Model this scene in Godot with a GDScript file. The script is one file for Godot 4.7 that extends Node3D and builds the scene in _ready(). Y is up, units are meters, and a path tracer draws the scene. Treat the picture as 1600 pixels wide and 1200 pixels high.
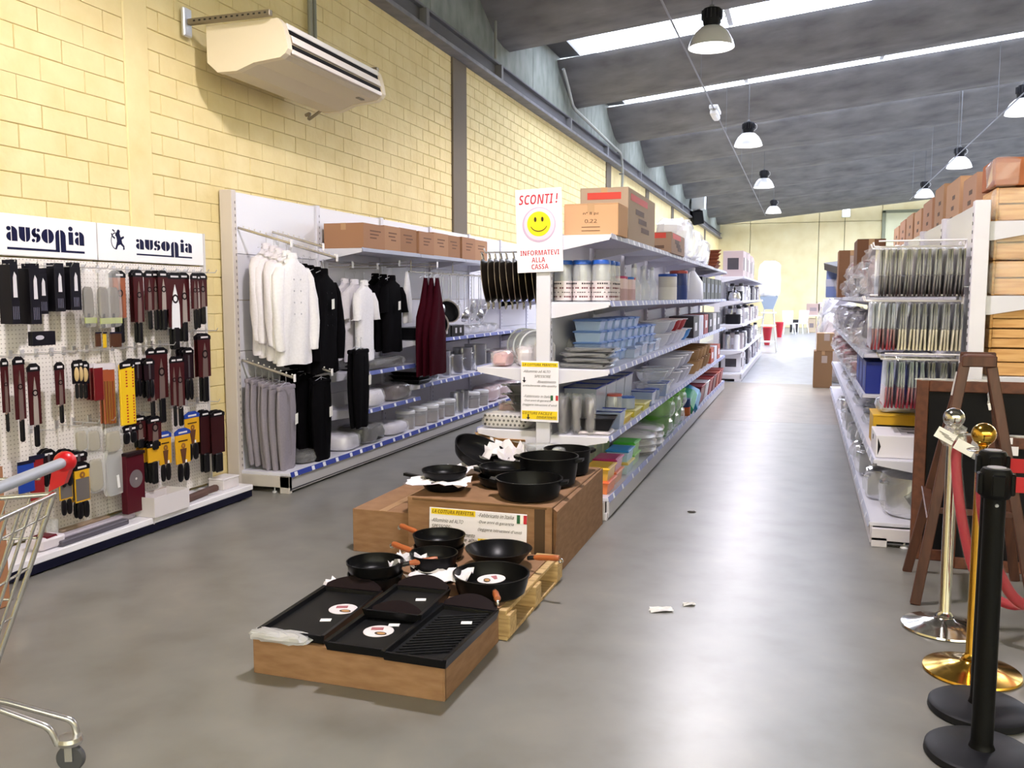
extends Node3D
# Discount housewares hall: yellow block wall, knife display, wall shelving, long gondolas, pans on cartons, rope posts.

func _ready() -> void:
	rng.seed = 20
	var cam := Camera3D.new()
	cam.name = "camera"
	cam.position = Vector3(0, 1.52, 0)
	cam.rotation = Vector3(-deg_to_rad(5.587), deg_to_rad(18.279), 0)
	cam.fov = rad_to_deg(2.0 * atan(600.0 / 1380.0))
	cam.near = 0.05
	cam.far = 200.0
	add_child(cam)
	cam.current = true
	var env := Environment.new()
	env.background_mode = Environment.BG_SKY
	var sky := Sky.new()
	var sm := ProceduralSkyMaterial.new()     # bright overcast noon above the roof lights
	sm.sky_top_color = Color(0.9, 0.93, 1.0)
	sm.sky_horizon_color = Color(0.88, 0.915, 1.0)
	sm.ground_horizon_color = Color(0.5, 0.5, 0.5)
	sm.ground_bottom_color = Color(0.4, 0.4, 0.4)
	sm.sky_energy_multiplier = 2.5
	sm.ground_energy_multiplier = 1.0
	sky.sky_material = sm
	env.sky = sky
	env.tonemap_mode = Environment.TONE_MAPPER_LINEAR
	env.tonemap_exposure = 2.2
	env.sdfgi_enabled = true
	env.ssao_enabled = true
	env.ssil_enabled = true
	var we := WorldEnvironment.new()
	we.name = "world"
	we.environment = env
	add_child(we)
	high_bay_lamps()
	shell()
	knife_display()
	knife_products()
	wall_unit()
	clothes()
	wall_goods()
	middle_gondola()
	gondola_goods()
	gondola_left_side()
	second_gondola()
	right_gondola()
	pan_island()
	queue_posts()
	easel_and_boards()
	shopping_cart()
	far_end()

# ---------------------------------------------------------------- helpers
const ORD := ["first", "second", "third", "fourth", "fifth", "sixth", "seventh", "eighth", "ninth", "tenth", "eleventh", "twelfth", "thirteenth", "fourteenth", "fifteenth", "sixteenth", "seventeenth", "eighteenth", "nineteenth", "twentieth", "twenty-first", "twenty-second", "twenty-third", "twenty-fourth", "twenty-fifth", "twenty-sixth", "twenty-seventh", "twenty-eighth", "twenty-ninth", "thirtieth"]
var mats := {}
var taken := {}
var cache := {}
var rng := RandomNumberGenerator.new()

class M:
	# collects closed pieces (turned outward by their own volume) and open sheets into one mesh
	var v := PackedVector3Array()
	var n := PackedVector3Array()
	var uv := PackedVector2Array()
	var ix := PackedInt32Array()
	var t := Transform3D()
	func at(p := Vector3.ZERO, r := Vector3.ZERO) -> M:
		t = Transform3D(Basis.from_euler(r), p)
		return self
	func put(pv: PackedVector3Array, pn: PackedVector3Array, pi: PackedInt32Array, closed := true, puv := PackedVector2Array()) -> void:
		var flip := false
		if closed:
			var vol := 0.0
			var c := pv[0]
			for i in range(0, pi.size(), 3):
				vol += (pv[pi[i]] - c).dot((pv[pi[i + 1]] - c).cross(pv[pi[i + 2]] - c))
			flip = vol < 0.0
		var o := v.size()
		var nb := t.basis
		for i in pv.size():
			v.append(t * pv[i])
			n.append((nb * pn[i] * (-1.0 if flip else 1.0)).normalized())
			uv.append(puv[i] if puv.size() else Vector2(pv[i].x, -pv[i].y))
		for i in range(0, pi.size(), 3):
			ix.append(o + pi[i])
			ix.append(o + (pi[i + 1] if flip else pi[i + 2]))
			ix.append(o + (pi[i + 2] if flip else pi[i + 1]))
	func convex(faces: Array, c := Vector3.ZERO) -> void:
		# flat faces of a convex piece round c
		var pv := PackedVector3Array()
		var pn := PackedVector3Array()
		var pi := PackedInt32Array()
		for f in faces:
			var nn: Vector3 = (f[1] - f[0]).cross(f[2] - f[0])
			if nn.length_squared() < 1e-16:
				continue
			nn = nn.normalized()
			var mid := Vector3.ZERO
			for p in f: mid += p
			mid /= f.size()
			var rev: bool = nn.dot(mid - c) < 0.0
			if rev: nn = -nn
			var o := pv.size()
			for k in f.size():
				pv.append(f[f.size() - 1 - k] if rev else f[k])
				pn.append(nn)
			for k in range(1, f.size() - 1):
				pi.append_array([o, o + k, o + k + 1])
		put(pv, pn, pi, false)
	func box(c: Vector3, s: Vector3, b := 0.0) -> M:
		var h := s / 2.0
		b = minf(b, minf(h.x, minf(h.y, h.z)) * 0.9)
		var P := func(sx, sy, sz, k):
			var q := Vector3(sx * h.x, sy * h.y, sz * h.z)
			for j in 3:
				if j != k: q[j] -= signf(q[j]) * b
			return c + q
		var F := []
		for k in 3:
			for sg in [-1.0, 1.0]:
				var f := []
				for w in [[-1, -1], [1, -1], [1, 1], [-1, 1]]:
					var e := [0.0, 0.0, 0.0]
					e[k] = sg; e[(k + 1) % 3] = w[0]; e[(k + 2) % 3] = w[1]
					f.append(P.call(e[0], e[1], e[2], k))
				F.append(f)
		if b > 0.0:
			for k in 3:
				var a1 := (k + 1) % 3
				var a2 := (k + 2) % 3
				for s1 in [-1.0, 1.0]:
					for s2 in [-1.0, 1.0]:
						var lo := [0.0, 0.0, 0.0]
						var hi := [0.0, 0.0, 0.0]
						lo[k] = -1.0; hi[k] = 1.0
						lo[a1] = s1; hi[a1] = s1; lo[a2] = s2; hi[a2] = s2
						F.append([P.call(lo[0], lo[1], lo[2], a1), P.call(hi[0], hi[1], hi[2], a1), P.call(hi[0], hi[1], hi[2], a2), P.call(lo[0], lo[1], lo[2], a2)])
			for x in [-1.0, 1.0]:
				for y in [-1.0, 1.0]:
					for z in [-1.0, 1.0]:
						F.append([P.call(x, y, z, 0), P.call(x, y, z, 1), P.call(x, y, z, 2)])
		convex(F, c)
		return self
	func span(a: Vector3, b: Vector3, bev := 0.0) -> M:
		return box((a + b) / 2.0, (b - a).abs(), bev)
	func hexa(p: Array) -> M:
		# eight corners: bottom four round, top four round
		var c := Vector3.ZERO
		for q in p: c += q / 8.0
		convex([[p[0], p[1], p[2], p[3]], [p[4], p[5], p[6], p[7]], [p[0], p[1], p[5], p[4]], [p[1], p[2], p[6], p[5]], [p[2], p[3], p[7], p[6]], [p[3], p[0], p[4], p[7]]], c)
		return self
	func grid(rows: Array, wrap := false, closed := false, puv := false) -> M:
		# smooth sheet through rows of points; wrap joins the row ends
		var R := rows.size()
		var C: int = rows[0].size()
		var pv := PackedVector3Array()
		var pn := PackedVector3Array()
		var pi := PackedInt32Array()
		var pu := PackedVector2Array()
		for i in R:
			for j in C:
				pv.append(rows[i][j])
				var l: Vector3 = rows[i][(j - 1 + C) % C] if wrap else rows[i][maxi(j - 1, 0)]
				var r: Vector3 = rows[i][(j + 1) % C] if wrap else rows[i][mini(j + 1, C - 1)]
				var u: Vector3 = rows[maxi(i - 1, 0)][j]
				var d: Vector3 = rows[mini(i + 1, R - 1)][j]
				var nn := (r - l).cross(d - u)
				if nn.length_squared() < 1e-14:
					var i2 := 1 if i == 0 else (R - 2 if i == R - 1 else i)
					nn = ((rows[i2][(j + 1) % C] if wrap else rows[i2][mini(j + 1, C - 1)]) - (rows[i2][(j - 1 + C) % C] if wrap else rows[i2][maxi(j - 1, 0)])).cross(d - u)
				pn.append(nn.normalized() if nn.length_squared() > 1e-14 else Vector3.UP)
				pu.append(Vector2(float(j) / maxf(C - 1, 1), float(i) / maxf(R - 1, 1)))
		for i in R - 1:
			for j in (C if wrap else C - 1):
				var a := i * C + j
				var b := i * C + (j + 1) % C
				pi.append_array([a, b, a + C, b, b + C, a + C])
		put(pv, pn, pi, closed, pu if puv else PackedVector2Array())
		return self
	func loft(rows: Array) -> M:
		# closed rings joined to a solid, ends capped to their middle
		var a := []
		var first := Vector3.ZERO
		var last := Vector3.ZERO
		for p in rows[0]: first += p / float(rows[0].size())
		for p in rows[-1]: last += p / float(rows[0].size())
		var fa := []
		var la := []
		for p in rows[0]:
			fa.append(first)
			la.append(last)
		a.append(fa)
		a.append(rows[0])
		a.append_array(rows)
		a.append(rows[-1])
		a.append(la)
		grid(a, true, true)
		return self
	func lathe(prof: Array, segs := 24, crease := 35.0, sx := 1.0, sz := 1.0) -> M:
		# profile of (radius, height) turned round y; sharp where it turns by more than crease
		var pv := PackedVector3Array()
		var pn := PackedVector3Array()
		var pi := PackedInt32Array()
		var N := prof.size()
		var dn := []
		for i in N - 1:
			var d: Vector2 = prof[i + 1] - prof[i]
			dn.append(Vector2(d.y, -d.x).normalized() if d.length() > 1e-7 else Vector2.ZERO)
		for i in N - 1:
			if dn[i] == Vector2.ZERO: continue
			var na: Vector2 = dn[i]
			var nb: Vector2 = dn[i]
			if i > 0 and dn[i - 1].dot(dn[i]) > cos(deg_to_rad(crease)): na = (dn[i] + dn[i - 1]).normalized()
			if i < N - 2 and dn[i + 1].dot(dn[i]) > cos(deg_to_rad(crease)): nb = (dn[i] + dn[i + 1]).normalized()
			var o := pv.size()
			for s in segs:
				var an := TAU * s / segs
				var cs := Vector2(cos(an), sin(an))
				for w in [[prof[i], na], [prof[i + 1], nb]]:
					pv.append(Vector3(w[0].x * cs.x * sx, w[0].y, w[0].x * cs.y * sz))
					pn.append(Vector3(w[1].x * cs.x / sx, w[1].y, w[1].x * cs.y / sz).normalized())
			for s in segs:
				var a := o + 2 * s
				var b := o + 2 * ((s + 1) % segs)
				if prof[i].x > 1e-6: pi.append_array([a, a + 1, b])
				if prof[i + 1].x > 1e-6: pi.append_array([b, a + 1, b + 1])
		var vol := 0.0
		for i in range(0, pi.size(), 3): vol += pv[pi[i]].dot(pv[pi[i + 1]].cross(pv[pi[i + 2]]))
		# the normals follow the profile, not the volume: fix both on their own
		if vol < 0.0:
			for i in range(0, pi.size(), 3):
				var q := pi[i + 1]
				pi[i + 1] = pi[i + 2]
				pi[i + 2] = q
		var k := 0
		var side := 0.0
		while k < pi.size():
			side += (pv[pi[k + 1]] - pv[pi[k]]).cross(pv[pi[k + 2]] - pv[pi[k]]).dot(pn[pi[k]])
			k += 3
		if side < 0.0:
			for i in pn.size(): pn[i] = -pn[i]
		put(pv, pn, pi, false)
		return self
	func tube(path: Array, r: float, segs := 8, round_joints := 0) -> M:
		var pts := path
		if round_joints > 0:
			pts = [path[0]]
			for i in range(1, path.size() - 1):
				var d1: float = minf((path[i] - path[i - 1]).length() * 0.4, r * 6.0)
				var d2: float = minf((path[i + 1] - path[i]).length() * 0.4, r * 6.0)
				var d := minf(d1, d2)
				var p0: Vector3 = path[i] + (path[i - 1] - path[i]).normalized() * d
				var p1: Vector3 = path[i] + (path[i + 1] - path[i]).normalized() * d
				for k in round_joints + 1:
					var f := float(k) / round_joints
					pts.append(p0.lerp(path[i], f).lerp(path[i].lerp(p1, f), f))
			pts.append(path[-1])
		var rows := []
		var prev := Vector3.ZERO
		for i in pts.size():
			var d: Vector3 = (pts[mini(i + 1, pts.size() - 1)] - pts[maxi(i - 1, 0)]).normalized()
			if prev == Vector3.ZERO:
				prev = d.cross(Vector3.UP if absf(d.y) < 0.9 else Vector3.RIGHT).normalized()
			prev = (prev - d * prev.dot(d)).normalized()
			var o := d.cross(prev)
			var ring := []
			for s in segs:
				var an := TAU * s / segs
				ring.append(pts[i] + (prev * cos(an) + o * sin(an)) * r)
			rows.append(ring)
		loft(rows)
		return self
	func slab(poly: PackedVector2Array, depth: float) -> M:
		# polygon in x y, thick from z = 0 to z = depth
		var tri := Geometry2D.triangulate_polygon(poly)
		var pv := PackedVector3Array()
		var pn := PackedVector3Array()
		var pi := PackedInt32Array()
		var N := poly.size()
		for z in [0.0, depth]:
			for p in poly:
				pv.append(Vector3(p.x, p.y, z))
				pn.append(Vector3(0, 0, 1 if z > 0.0 else -1) * signf(depth))
		var area := 0.0
		for i in N: area += poly[i].cross(poly[(i + 1) % N])
		for i in range(0, tri.size(), 3):
			var a := tri[i]
			var b := tri[i + 1]
			var c := tri[i + 2]
			if (poly[b] - poly[a]).cross(poly[c] - poly[a]) < 0.0:
				var q := b
				b = c
				c = q
			pi.append_array([N + a, N + b, N + c, a, c, b])
		for i in N:
			var j := (i + 1) % N
			var e := (poly[j] - poly[i])
			var nn := Vector3(e.y, -e.x, 0).normalized() * (1.0 if area > 0.0 else -1.0)
			var o := pv.size()
			pv.append_array([Vector3(poly[i].x, poly[i].y, 0), Vector3(poly[j].x, poly[j].y, 0), Vector3(poly[j].x, poly[j].y, depth), Vector3(poly[i].x, poly[i].y, depth)])
			for k in 4: pn.append(nn)
			if area > 0.0: pi.append_array([o, o + 1, o + 2, o, o + 2, o + 3])
			else: pi.append_array([o, o + 2, o + 1, o, o + 3, o + 2])
		if depth < 0.0:
			for i in range(0, pi.size(), 3):
				var q := pi[i + 1]
				pi[i + 1] = pi[i + 2]
				pi[i + 2] = q
		put(pv, pn, pi, false)
		return self
	func sheet(w: float, h: float, bump: float, seed_: int, nx := 10, ny := 10, flat := true) -> M:
		# crumpled sheet lying in x z
		var g := RandomNumberGenerator.new()
		g.seed = seed_
		var rows := []
		for i in ny + 1:
			var row := []
			for j in nx + 1:
				row.append(Vector3((float(j) / nx - 0.5) * w + g.randf_range(-0.25, 0.25) * w / nx, g.randf() * bump, (float(i) / ny - 0.5) * h + g.randf_range(-0.25, 0.25) * h / ny))
			rows.append(row)
		if not flat: return grid(rows)
		var pv := PackedVector3Array()
		var pn := PackedVector3Array()
		var pi := PackedInt32Array()
		for i in ny:
			for j in nx:
				for f in [[rows[i][j], rows[i + 1][j], rows[i][j + 1]], [rows[i][j + 1], rows[i + 1][j], rows[i + 1][j + 1]]]:
					var nn: Vector3 = (f[1] - f[0]).cross(f[2] - f[0]).normalized()
					for p in f:
						pi.append(pv.size())
						pv.append(p)
						pn.append(nn)
		put(pv, pn, pi, false)
		return self
	func lump(c: Vector3, s: Vector3, rough: float, seed_: int, segs := 14, rings := 8, square := 0.55, crinkle := true) -> M:
		# crinkled closed bag: a rounded box with uneven skin
		var g := RandomNumberGenerator.new()
		g.seed = seed_
		var rows := []
		for i in rings + 1:
			var ph := -PI / 2 + PI * i / rings
			var row := []
			for j in segs:
				var th := TAU * j / segs
				var k := 1.0 + (g.randf_range(-rough, rough) if i > 0 and i < rings else 0.0)
				var f := func(x): return signf(x) * pow(absf(x), square)
				row.append(c + Vector3(f.call(cos(th)) * f.call(cos(ph)) * s.x / 2 * k, maxf(f.call(sin(ph)) * s.y / 2 * k, -s.y / 2 + (0.001 if i > 0 else 0.0)), f.call(sin(th)) * f.call(cos(ph)) * s.z / 2 * k))
			rows.append(row)
		if not crinkle:
			grid(rows, true, true)
			return self
		var pv := PackedVector3Array()
		var pn := PackedVector3Array()
		var pi := PackedInt32Array()
		for i in rings:
			for j in segs:
				var j2 := (j + 1) % segs
				for f in [[rows[i][j], rows[i + 1][j], rows[i][j2]], [rows[i][j2], rows[i + 1][j], rows[i + 1][j2]]]:
					var nn: Vector3 = (f[1] - f[0]).cross(f[2] - f[0])
					if nn.length_squared() < 1e-16: continue
					nn = nn.normalized()
					if nn.dot(f[0] - c) < 0.0: nn = -nn
					for p in f:
						pi.append(pv.size())
						pv.append(p)
						pn.append(nn)
		put(pv, pn, pi, true)
		return self
	func done() -> ArrayMesh:
		var a := []
		a.resize(Mesh.ARRAY_MAX)
		a[Mesh.ARRAY_VERTEX] = v
		a[Mesh.ARRAY_NORMAL] = n
		a[Mesh.ARRAY_TEX_UV] = uv
		a[Mesh.ARRAY_INDEX] = ix
		var m := ArrayMesh.new()
		m.add_surface_from_arrays(Mesh.PRIMITIVE_TRIANGLES, a)
		return m

func V(x: float, y: float, z: float) -> Vector3: return Vector3(x, y, z)

func mk() -> M: return M.new()

func mat(hex: String, rough := 0.6, metal := 0.0, alpha := 1.0) -> StandardMaterial3D:
	var key := "%s %s %s %s" % [hex, rough, metal, alpha]
	if not mats.has(key):
		var m := StandardMaterial3D.new()
		m.albedo_color = Color(hex)
		m.roughness = rough
		m.metallic = metal
		if Color(hex).get_luminance() < 0.14 and metal < 0.5: m.metallic_specular = 0.28   # dull dark plastic and cast iron
		if alpha < 1.0:
			m.albedo_color.a = alpha
			m.transparency = BaseMaterial3D.TRANSPARENCY_ALPHA
			m.cull_mode = BaseMaterial3D.CULL_DISABLED
		m.cull_mode = BaseMaterial3D.CULL_DISABLED
		mats[key] = m
	return mats[key]

func noise_tex(freq: float, ramp: Array, size := 512, oct := 4, seed_ := 1, kind := FastNoiseLite.TYPE_SIMPLEX_SMOOTH) -> NoiseTexture2D:
	var f := FastNoiseLite.new()
	f.noise_type = kind
	f.frequency = freq
	f.fractal_octaves = oct
	f.seed = seed_
	var t := NoiseTexture2D.new()
	t.noise = f
	t.width = size
	t.height = size
	t.seamless = true
	if ramp.size():
		var g := Gradient.new()
		g.offsets = PackedFloat32Array()
		g.colors = PackedColorArray()
		var off := PackedFloat32Array()
		var col := PackedColorArray()
		for r in ramp:
			off.append(r[0])
			col.append(Color(r[1]))
		g.offsets = off
		g.colors = col
		t.color_ramp = g
	return t

func tri_mat(key: String, tex: Texture2D, scale: Vector3, rough := 0.7, tint := "ffffff", bump: Texture2D = null, bump_cm := 0.3, world := true) -> StandardMaterial3D:
	if mats.has(key): return mats[key]
	var m := StandardMaterial3D.new()
	m.albedo_color = Color(tint)
	m.albedo_texture = tex
	m.uv1_triplanar = true
	m.uv1_world_triplanar = world
	m.uv1_scale = scale
	m.roughness = rough
	m.cull_mode = BaseMaterial3D.CULL_DISABLED
	if bump:
		m.heightmap_enabled = true
		m.heightmap_texture = bump
		m.heightmap_scale = bump_cm
	mats[key] = m
	return m

func numbered(called: String) -> String:
	if not taken.has(called):
		taken[called] = 0
		return called
	taken[called] += 1
	return "%s_%03d" % [called, taken[called]]

func meta(o: Node, label: String, category: String, group := "") -> void:
	o.set_meta("label", label)
	o.set_meta("category", category)
	if group: o.set_meta("group", group)

func thing(called: String, label: String, category: String, at := Vector3.ZERO, turn := 0.0, group := "") -> Node3D:
	var o := Node3D.new()
	o.name = numbered(called)
	add_child(o)
	o.position = at + Vector3(0, 0.0015 if at.y > 0.05 else 0.0, 0)
	o.rotation.y = turn
	meta(o, label, category, group)
	return o

func part(parent: Node, called: String, m, mater: Material, at := Vector3.ZERO, rot := Vector3.ZERO) -> MeshInstance3D:
	var o := MeshInstance3D.new()
	o.name = called
	o.mesh = m.done() if m is M else m
	o.material_override = mater
	o.position = at
	o.rotation = rot
	parent.add_child(o, true)
	return o

func solo(called: String, label: String, category: String, m, mater: Material, at := Vector3.ZERO, turn := 0.0, group := "") -> MeshInstance3D:
	var o := part(self, numbered(called), m, mater, at, Vector3(0, turn, 0))
	meta(o, label, category, group)
	return o

func copy(o: Node3D, label: String, at: Vector3, turn := INF, group := "") -> Node3D:
	var base := String(o.name)
	var cut := base.rfind("_")
	if cut > 0 and base.substr(cut + 1).is_valid_int(): base = base.substr(0, cut)
	var c: Node3D = o.duplicate()
	c.name = numbered(base)
	add_child(c)
	c.position = at
	if turn != INF: c.rotation.y = turn
	c.set_meta("label", label)
	if group: c.set_meta("group", group)
	return c

func structure(called: String) -> Node3D:
	var o := Node3D.new()
	o.name = called
	add_child(o)
	o.set_meta("kind", "structure")
	return o

func stuff(o: Node) -> Node:
	o.set_meta("kind", "stuff")
	return o

func text_mesh(s: String, bold := true, serif := false) -> TextMesh:
	var key := "t %s %s %s" % [s, bold, serif]
	if not cache.has(key):
		var f := SystemFont.new()
		f.font_names = PackedStringArray(["Droid Serif" if serif else "Droid Sans"])
		f.font_weight = 700 if bold else 400
		var t := TextMesh.new()
		t.text = s
		t.font = f
		t.font_size = 32
		t.pixel_size = 0.01
		t.depth = 0.02
		t.curve_step = 2.5
		cache[key] = t
	return cache[key]

func lettering(parent: Node, s: String, at: Vector3, basis: Basis, width: float, height: float, mater: Material, bold := true, slant := 0.0, serif := false) -> MeshInstance3D:
	# flat print: the text fitted into width by height, facing basis.z
	var t := text_mesh(s, bold, serif)
	var box := t.get_aabb()
	var o := MeshInstance3D.new()
	o.name = "lettering"
	o.mesh = t
	o.material_override = mater
	var k := Basis(Vector3(width / maxf(box.size.x, 0.01), 0, 0), Vector3(slant * height / maxf(box.size.y, 0.01), height / maxf(box.size.y, 0.01), 0), Vector3(0, 0, 0.04))
	var tr := Transform3D(basis * k, at)
	tr.origin -= tr.basis * (box.position + box.size / 2.0)
	o.transform = tr
	parent.add_child(o, true)
	return o

const FACE_X := Basis(Vector3(0, 0, -1), Vector3(0, 1, 0), Vector3(1, 0, 0))   # print that looks along +x
const FACE_Z := Basis(Vector3(1, 0, 0), Vector3(0, 1, 0), Vector3(0, 0, 1))

func circle(r: float, k := 20, c := Vector2.ZERO, sx := 1.0) -> PackedVector2Array:
	var p := PackedVector2Array()
	for i in k: p.append(c + Vector2(cos(TAU * i / k) * r * sx, sin(TAU * i / k) * r))
	return p

# ---------------------------------------------------------------- lamps
const LAMP_E := 4.8
func lamp_light(at: Vector3, strength := 0.9) -> void:
	var l := SpotLight3D.new()
	l.name = numbered("lamp_light")
	l.position = at
	l.rotation.x = -PI / 2
	l.spot_angle = 82.0
	l.spot_angle_attenuation = 0.35
	l.spot_range = 60.0
	l.spot_attenuation = 2.0
	l.light_energy = LAMP_E * strength
	l.light_color = Color(1.0, 0.965, 0.985)
	l.light_size = 0.16
	l.shadow_enabled = true
	add_child(l)

func high_bay_lamps() -> void:
	var glow := StandardMaterial3D.new()
	glow.albedo_color = Color(1, 1, 1)
	glow.emission_enabled = true
	glow.emission = Color(1.0, 0.99, 0.96)
	glow.emission_energy_multiplier = 5.0
	var shade := mat("e9eaee", 0.3, 0.1)
	var dome := mk().lathe([Vector2(0.09, 0.245), Vector2(0.13, 0.235), Vector2(0.2, 0.17), Vector2(0.25, 0.08), Vector2(0.275, 0.0), Vector2(0.268, 0.0), Vector2(0.242, 0.08), Vector2(0.19, 0.165), Vector2(0.12, 0.225), Vector2(0.0, 0.228)], 32)
	var bulb := mk().lathe([Vector2(0.0, 0.06), Vector2(0.21, 0.055), Vector2(0.245, 0.045), Vector2(0.25, 0.035), Vector2(0.2, 0.02), Vector2(0.0, 0.012)], 28)
	var head := mk().lathe([Vector2(0.0, 0.245), Vector2(0.085, 0.245), Vector2(0.1, 0.27), Vector2(0.11, 0.33), Vector2(0.11, 0.43), Vector2(0.1, 0.45), Vector2(0.0, 0.45)], 20)
	var fin := mk()
	for k in 8: fin.at(Vector3.ZERO, Vector3(0, k * PI / 8, 0)).box(V(0, 0.38, 0), V(0.25, 0.1, 0.008))
	var stem := mk().tube([V(0, 0.45, 0), V(0, 1.97, 0)], 0.006, 6)
	stem.box(V(0, 0.47, 0), V(0.06, 0.05, 0.06), 0.008)
	var loop := mk().tube([V(0.1, 0.28, 0), V(0.16, 0.33, 0), V(0.16, 0.4, 0), V(0.1, 0.43, 0)], 0.006, 5, 3)
	var first: Node3D
	var names := {0: "row over the main aisle", 1: "row over the shelves beside the easel"}
	for row in [[-1.16, [-3.9, -11.13, -18.38, -25.35, -33.05], 0], [3.28, [-16.63, -22.94, -29.25, -10.3], 1]]:
		for k in row[1].size():
			var p := V(row[0], 4.5, row[1][k])
			var ok: bool = absf(p.z) > 10.5 and p.z < 0
			lamp_light(p + V(0, -0.05, 0), 1.6 if p.z > -5.0 else 0.9)
			var lab := "bell shaped silver high-bay lamp, %s from the camera side in the %s" % [ORD[k if row[2] == 0 else k], names[row[2]]]
			if row[2] == 0: lab = ["bell shaped high-bay lamp overhead before the air conditioner", "largest glowing bell lamp with black top, nearest the skylight strip", "second glowing bell lamp of the main aisle row, behind the largest", "third glowing bell lamp along the main aisle row of ceiling lamps", "smallest and farthest glowing bell lamp, before the yellow end wall"][k]
			else: lab = ["glowing bell lamp cut by the frame edge, over the shelves at the right", "middle glowing bell lamp above the cartons of the white post shelving", "glowing bell lamp of the side row farthest back, above taped cartons", "bell lamp over the white post shelving, near end"][k]
			if first == null:
				first = thing("high_bay_lamp", lab, "lamp", p, 0.0, "high-bay lamps on the ceiling tracks")
				part(first, "reflector", dome, shade)
				part(first, "bulb", bulb, glow)
				var b := part(first, "gear_housing", head, mat("1d1e24", 0.5))
				part(b, "cooling_fin", fin, mat("24252b", 0.5))
				part(first, "stem", stem, mat("6a6d74", 0.6))
				part(first, "cable", loop, mat("c9ccd2", 0.4))
			else:
				copy(first, lab, p)
	# trunking beside them
	for row in [[-1.47, -34.0, 6.0, "thin grey cable trunking above the main aisle lamp row"], [2.96, -30.0, 6.0, "thin grey cable trunking above the side row of bell lamps"]]:
		var t := thing("cable_trunking", row[3], "cable tray", V(row[0], 4.5, 0))
		part(t, "tray", mk().span(V(-0.01, 0, row[1]), V(0.01, 0.016, row[2]), 0.003), mat("85888f", 0.6))
		var z := -29.3
		while z < row[2]:
			part(t, "hanger", mk().tube([V(0, 0.02, z), V(0, 0.8 + (row[0] - WX) * TILT, z)], 0.004, 4), mat("80848c", 0.5, 0.5))
			z += 4.12
	var e := thing("emergency_light", "small white emergency light box on the trunking between two bell lamps", "light", V(-1.47, 4.37, -14.9))
	part(e, "housing", mk().box(V(0, 0.16, 0), V(0.14, 0.06, 0.55), 0.01), mat("e8e9ec", 0.5))
	part(e, "diffuser", mk().box(V(0, 0.08, 0), V(0.12, 0.1, 0.52), 0.03), mat("f4f5f8", 0.4))
	part(e, "bracket", mk().box(V(0, 0.2, 0), V(0.05, 0.05, 0.1), 0.005), mat("9a9da5", 0.5))

# ---------------------------------------------------------------- the hall
const WX := -4.32
const TILT := 0.098

func beam_profile() -> Array:
	var p := []
	for q in [[-0.97, 0.6], [-0.9, 0.48], [-0.5, 0.22], [-0.1, 0.04], [0.0, 0.0], [0.3, 0.0], [0.62, 0.05], [1.05, 0.25], [1.4, 0.43], [1.47, 0.54]]: p.append(Vector2(q[0], q[1]))
	return p

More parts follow.
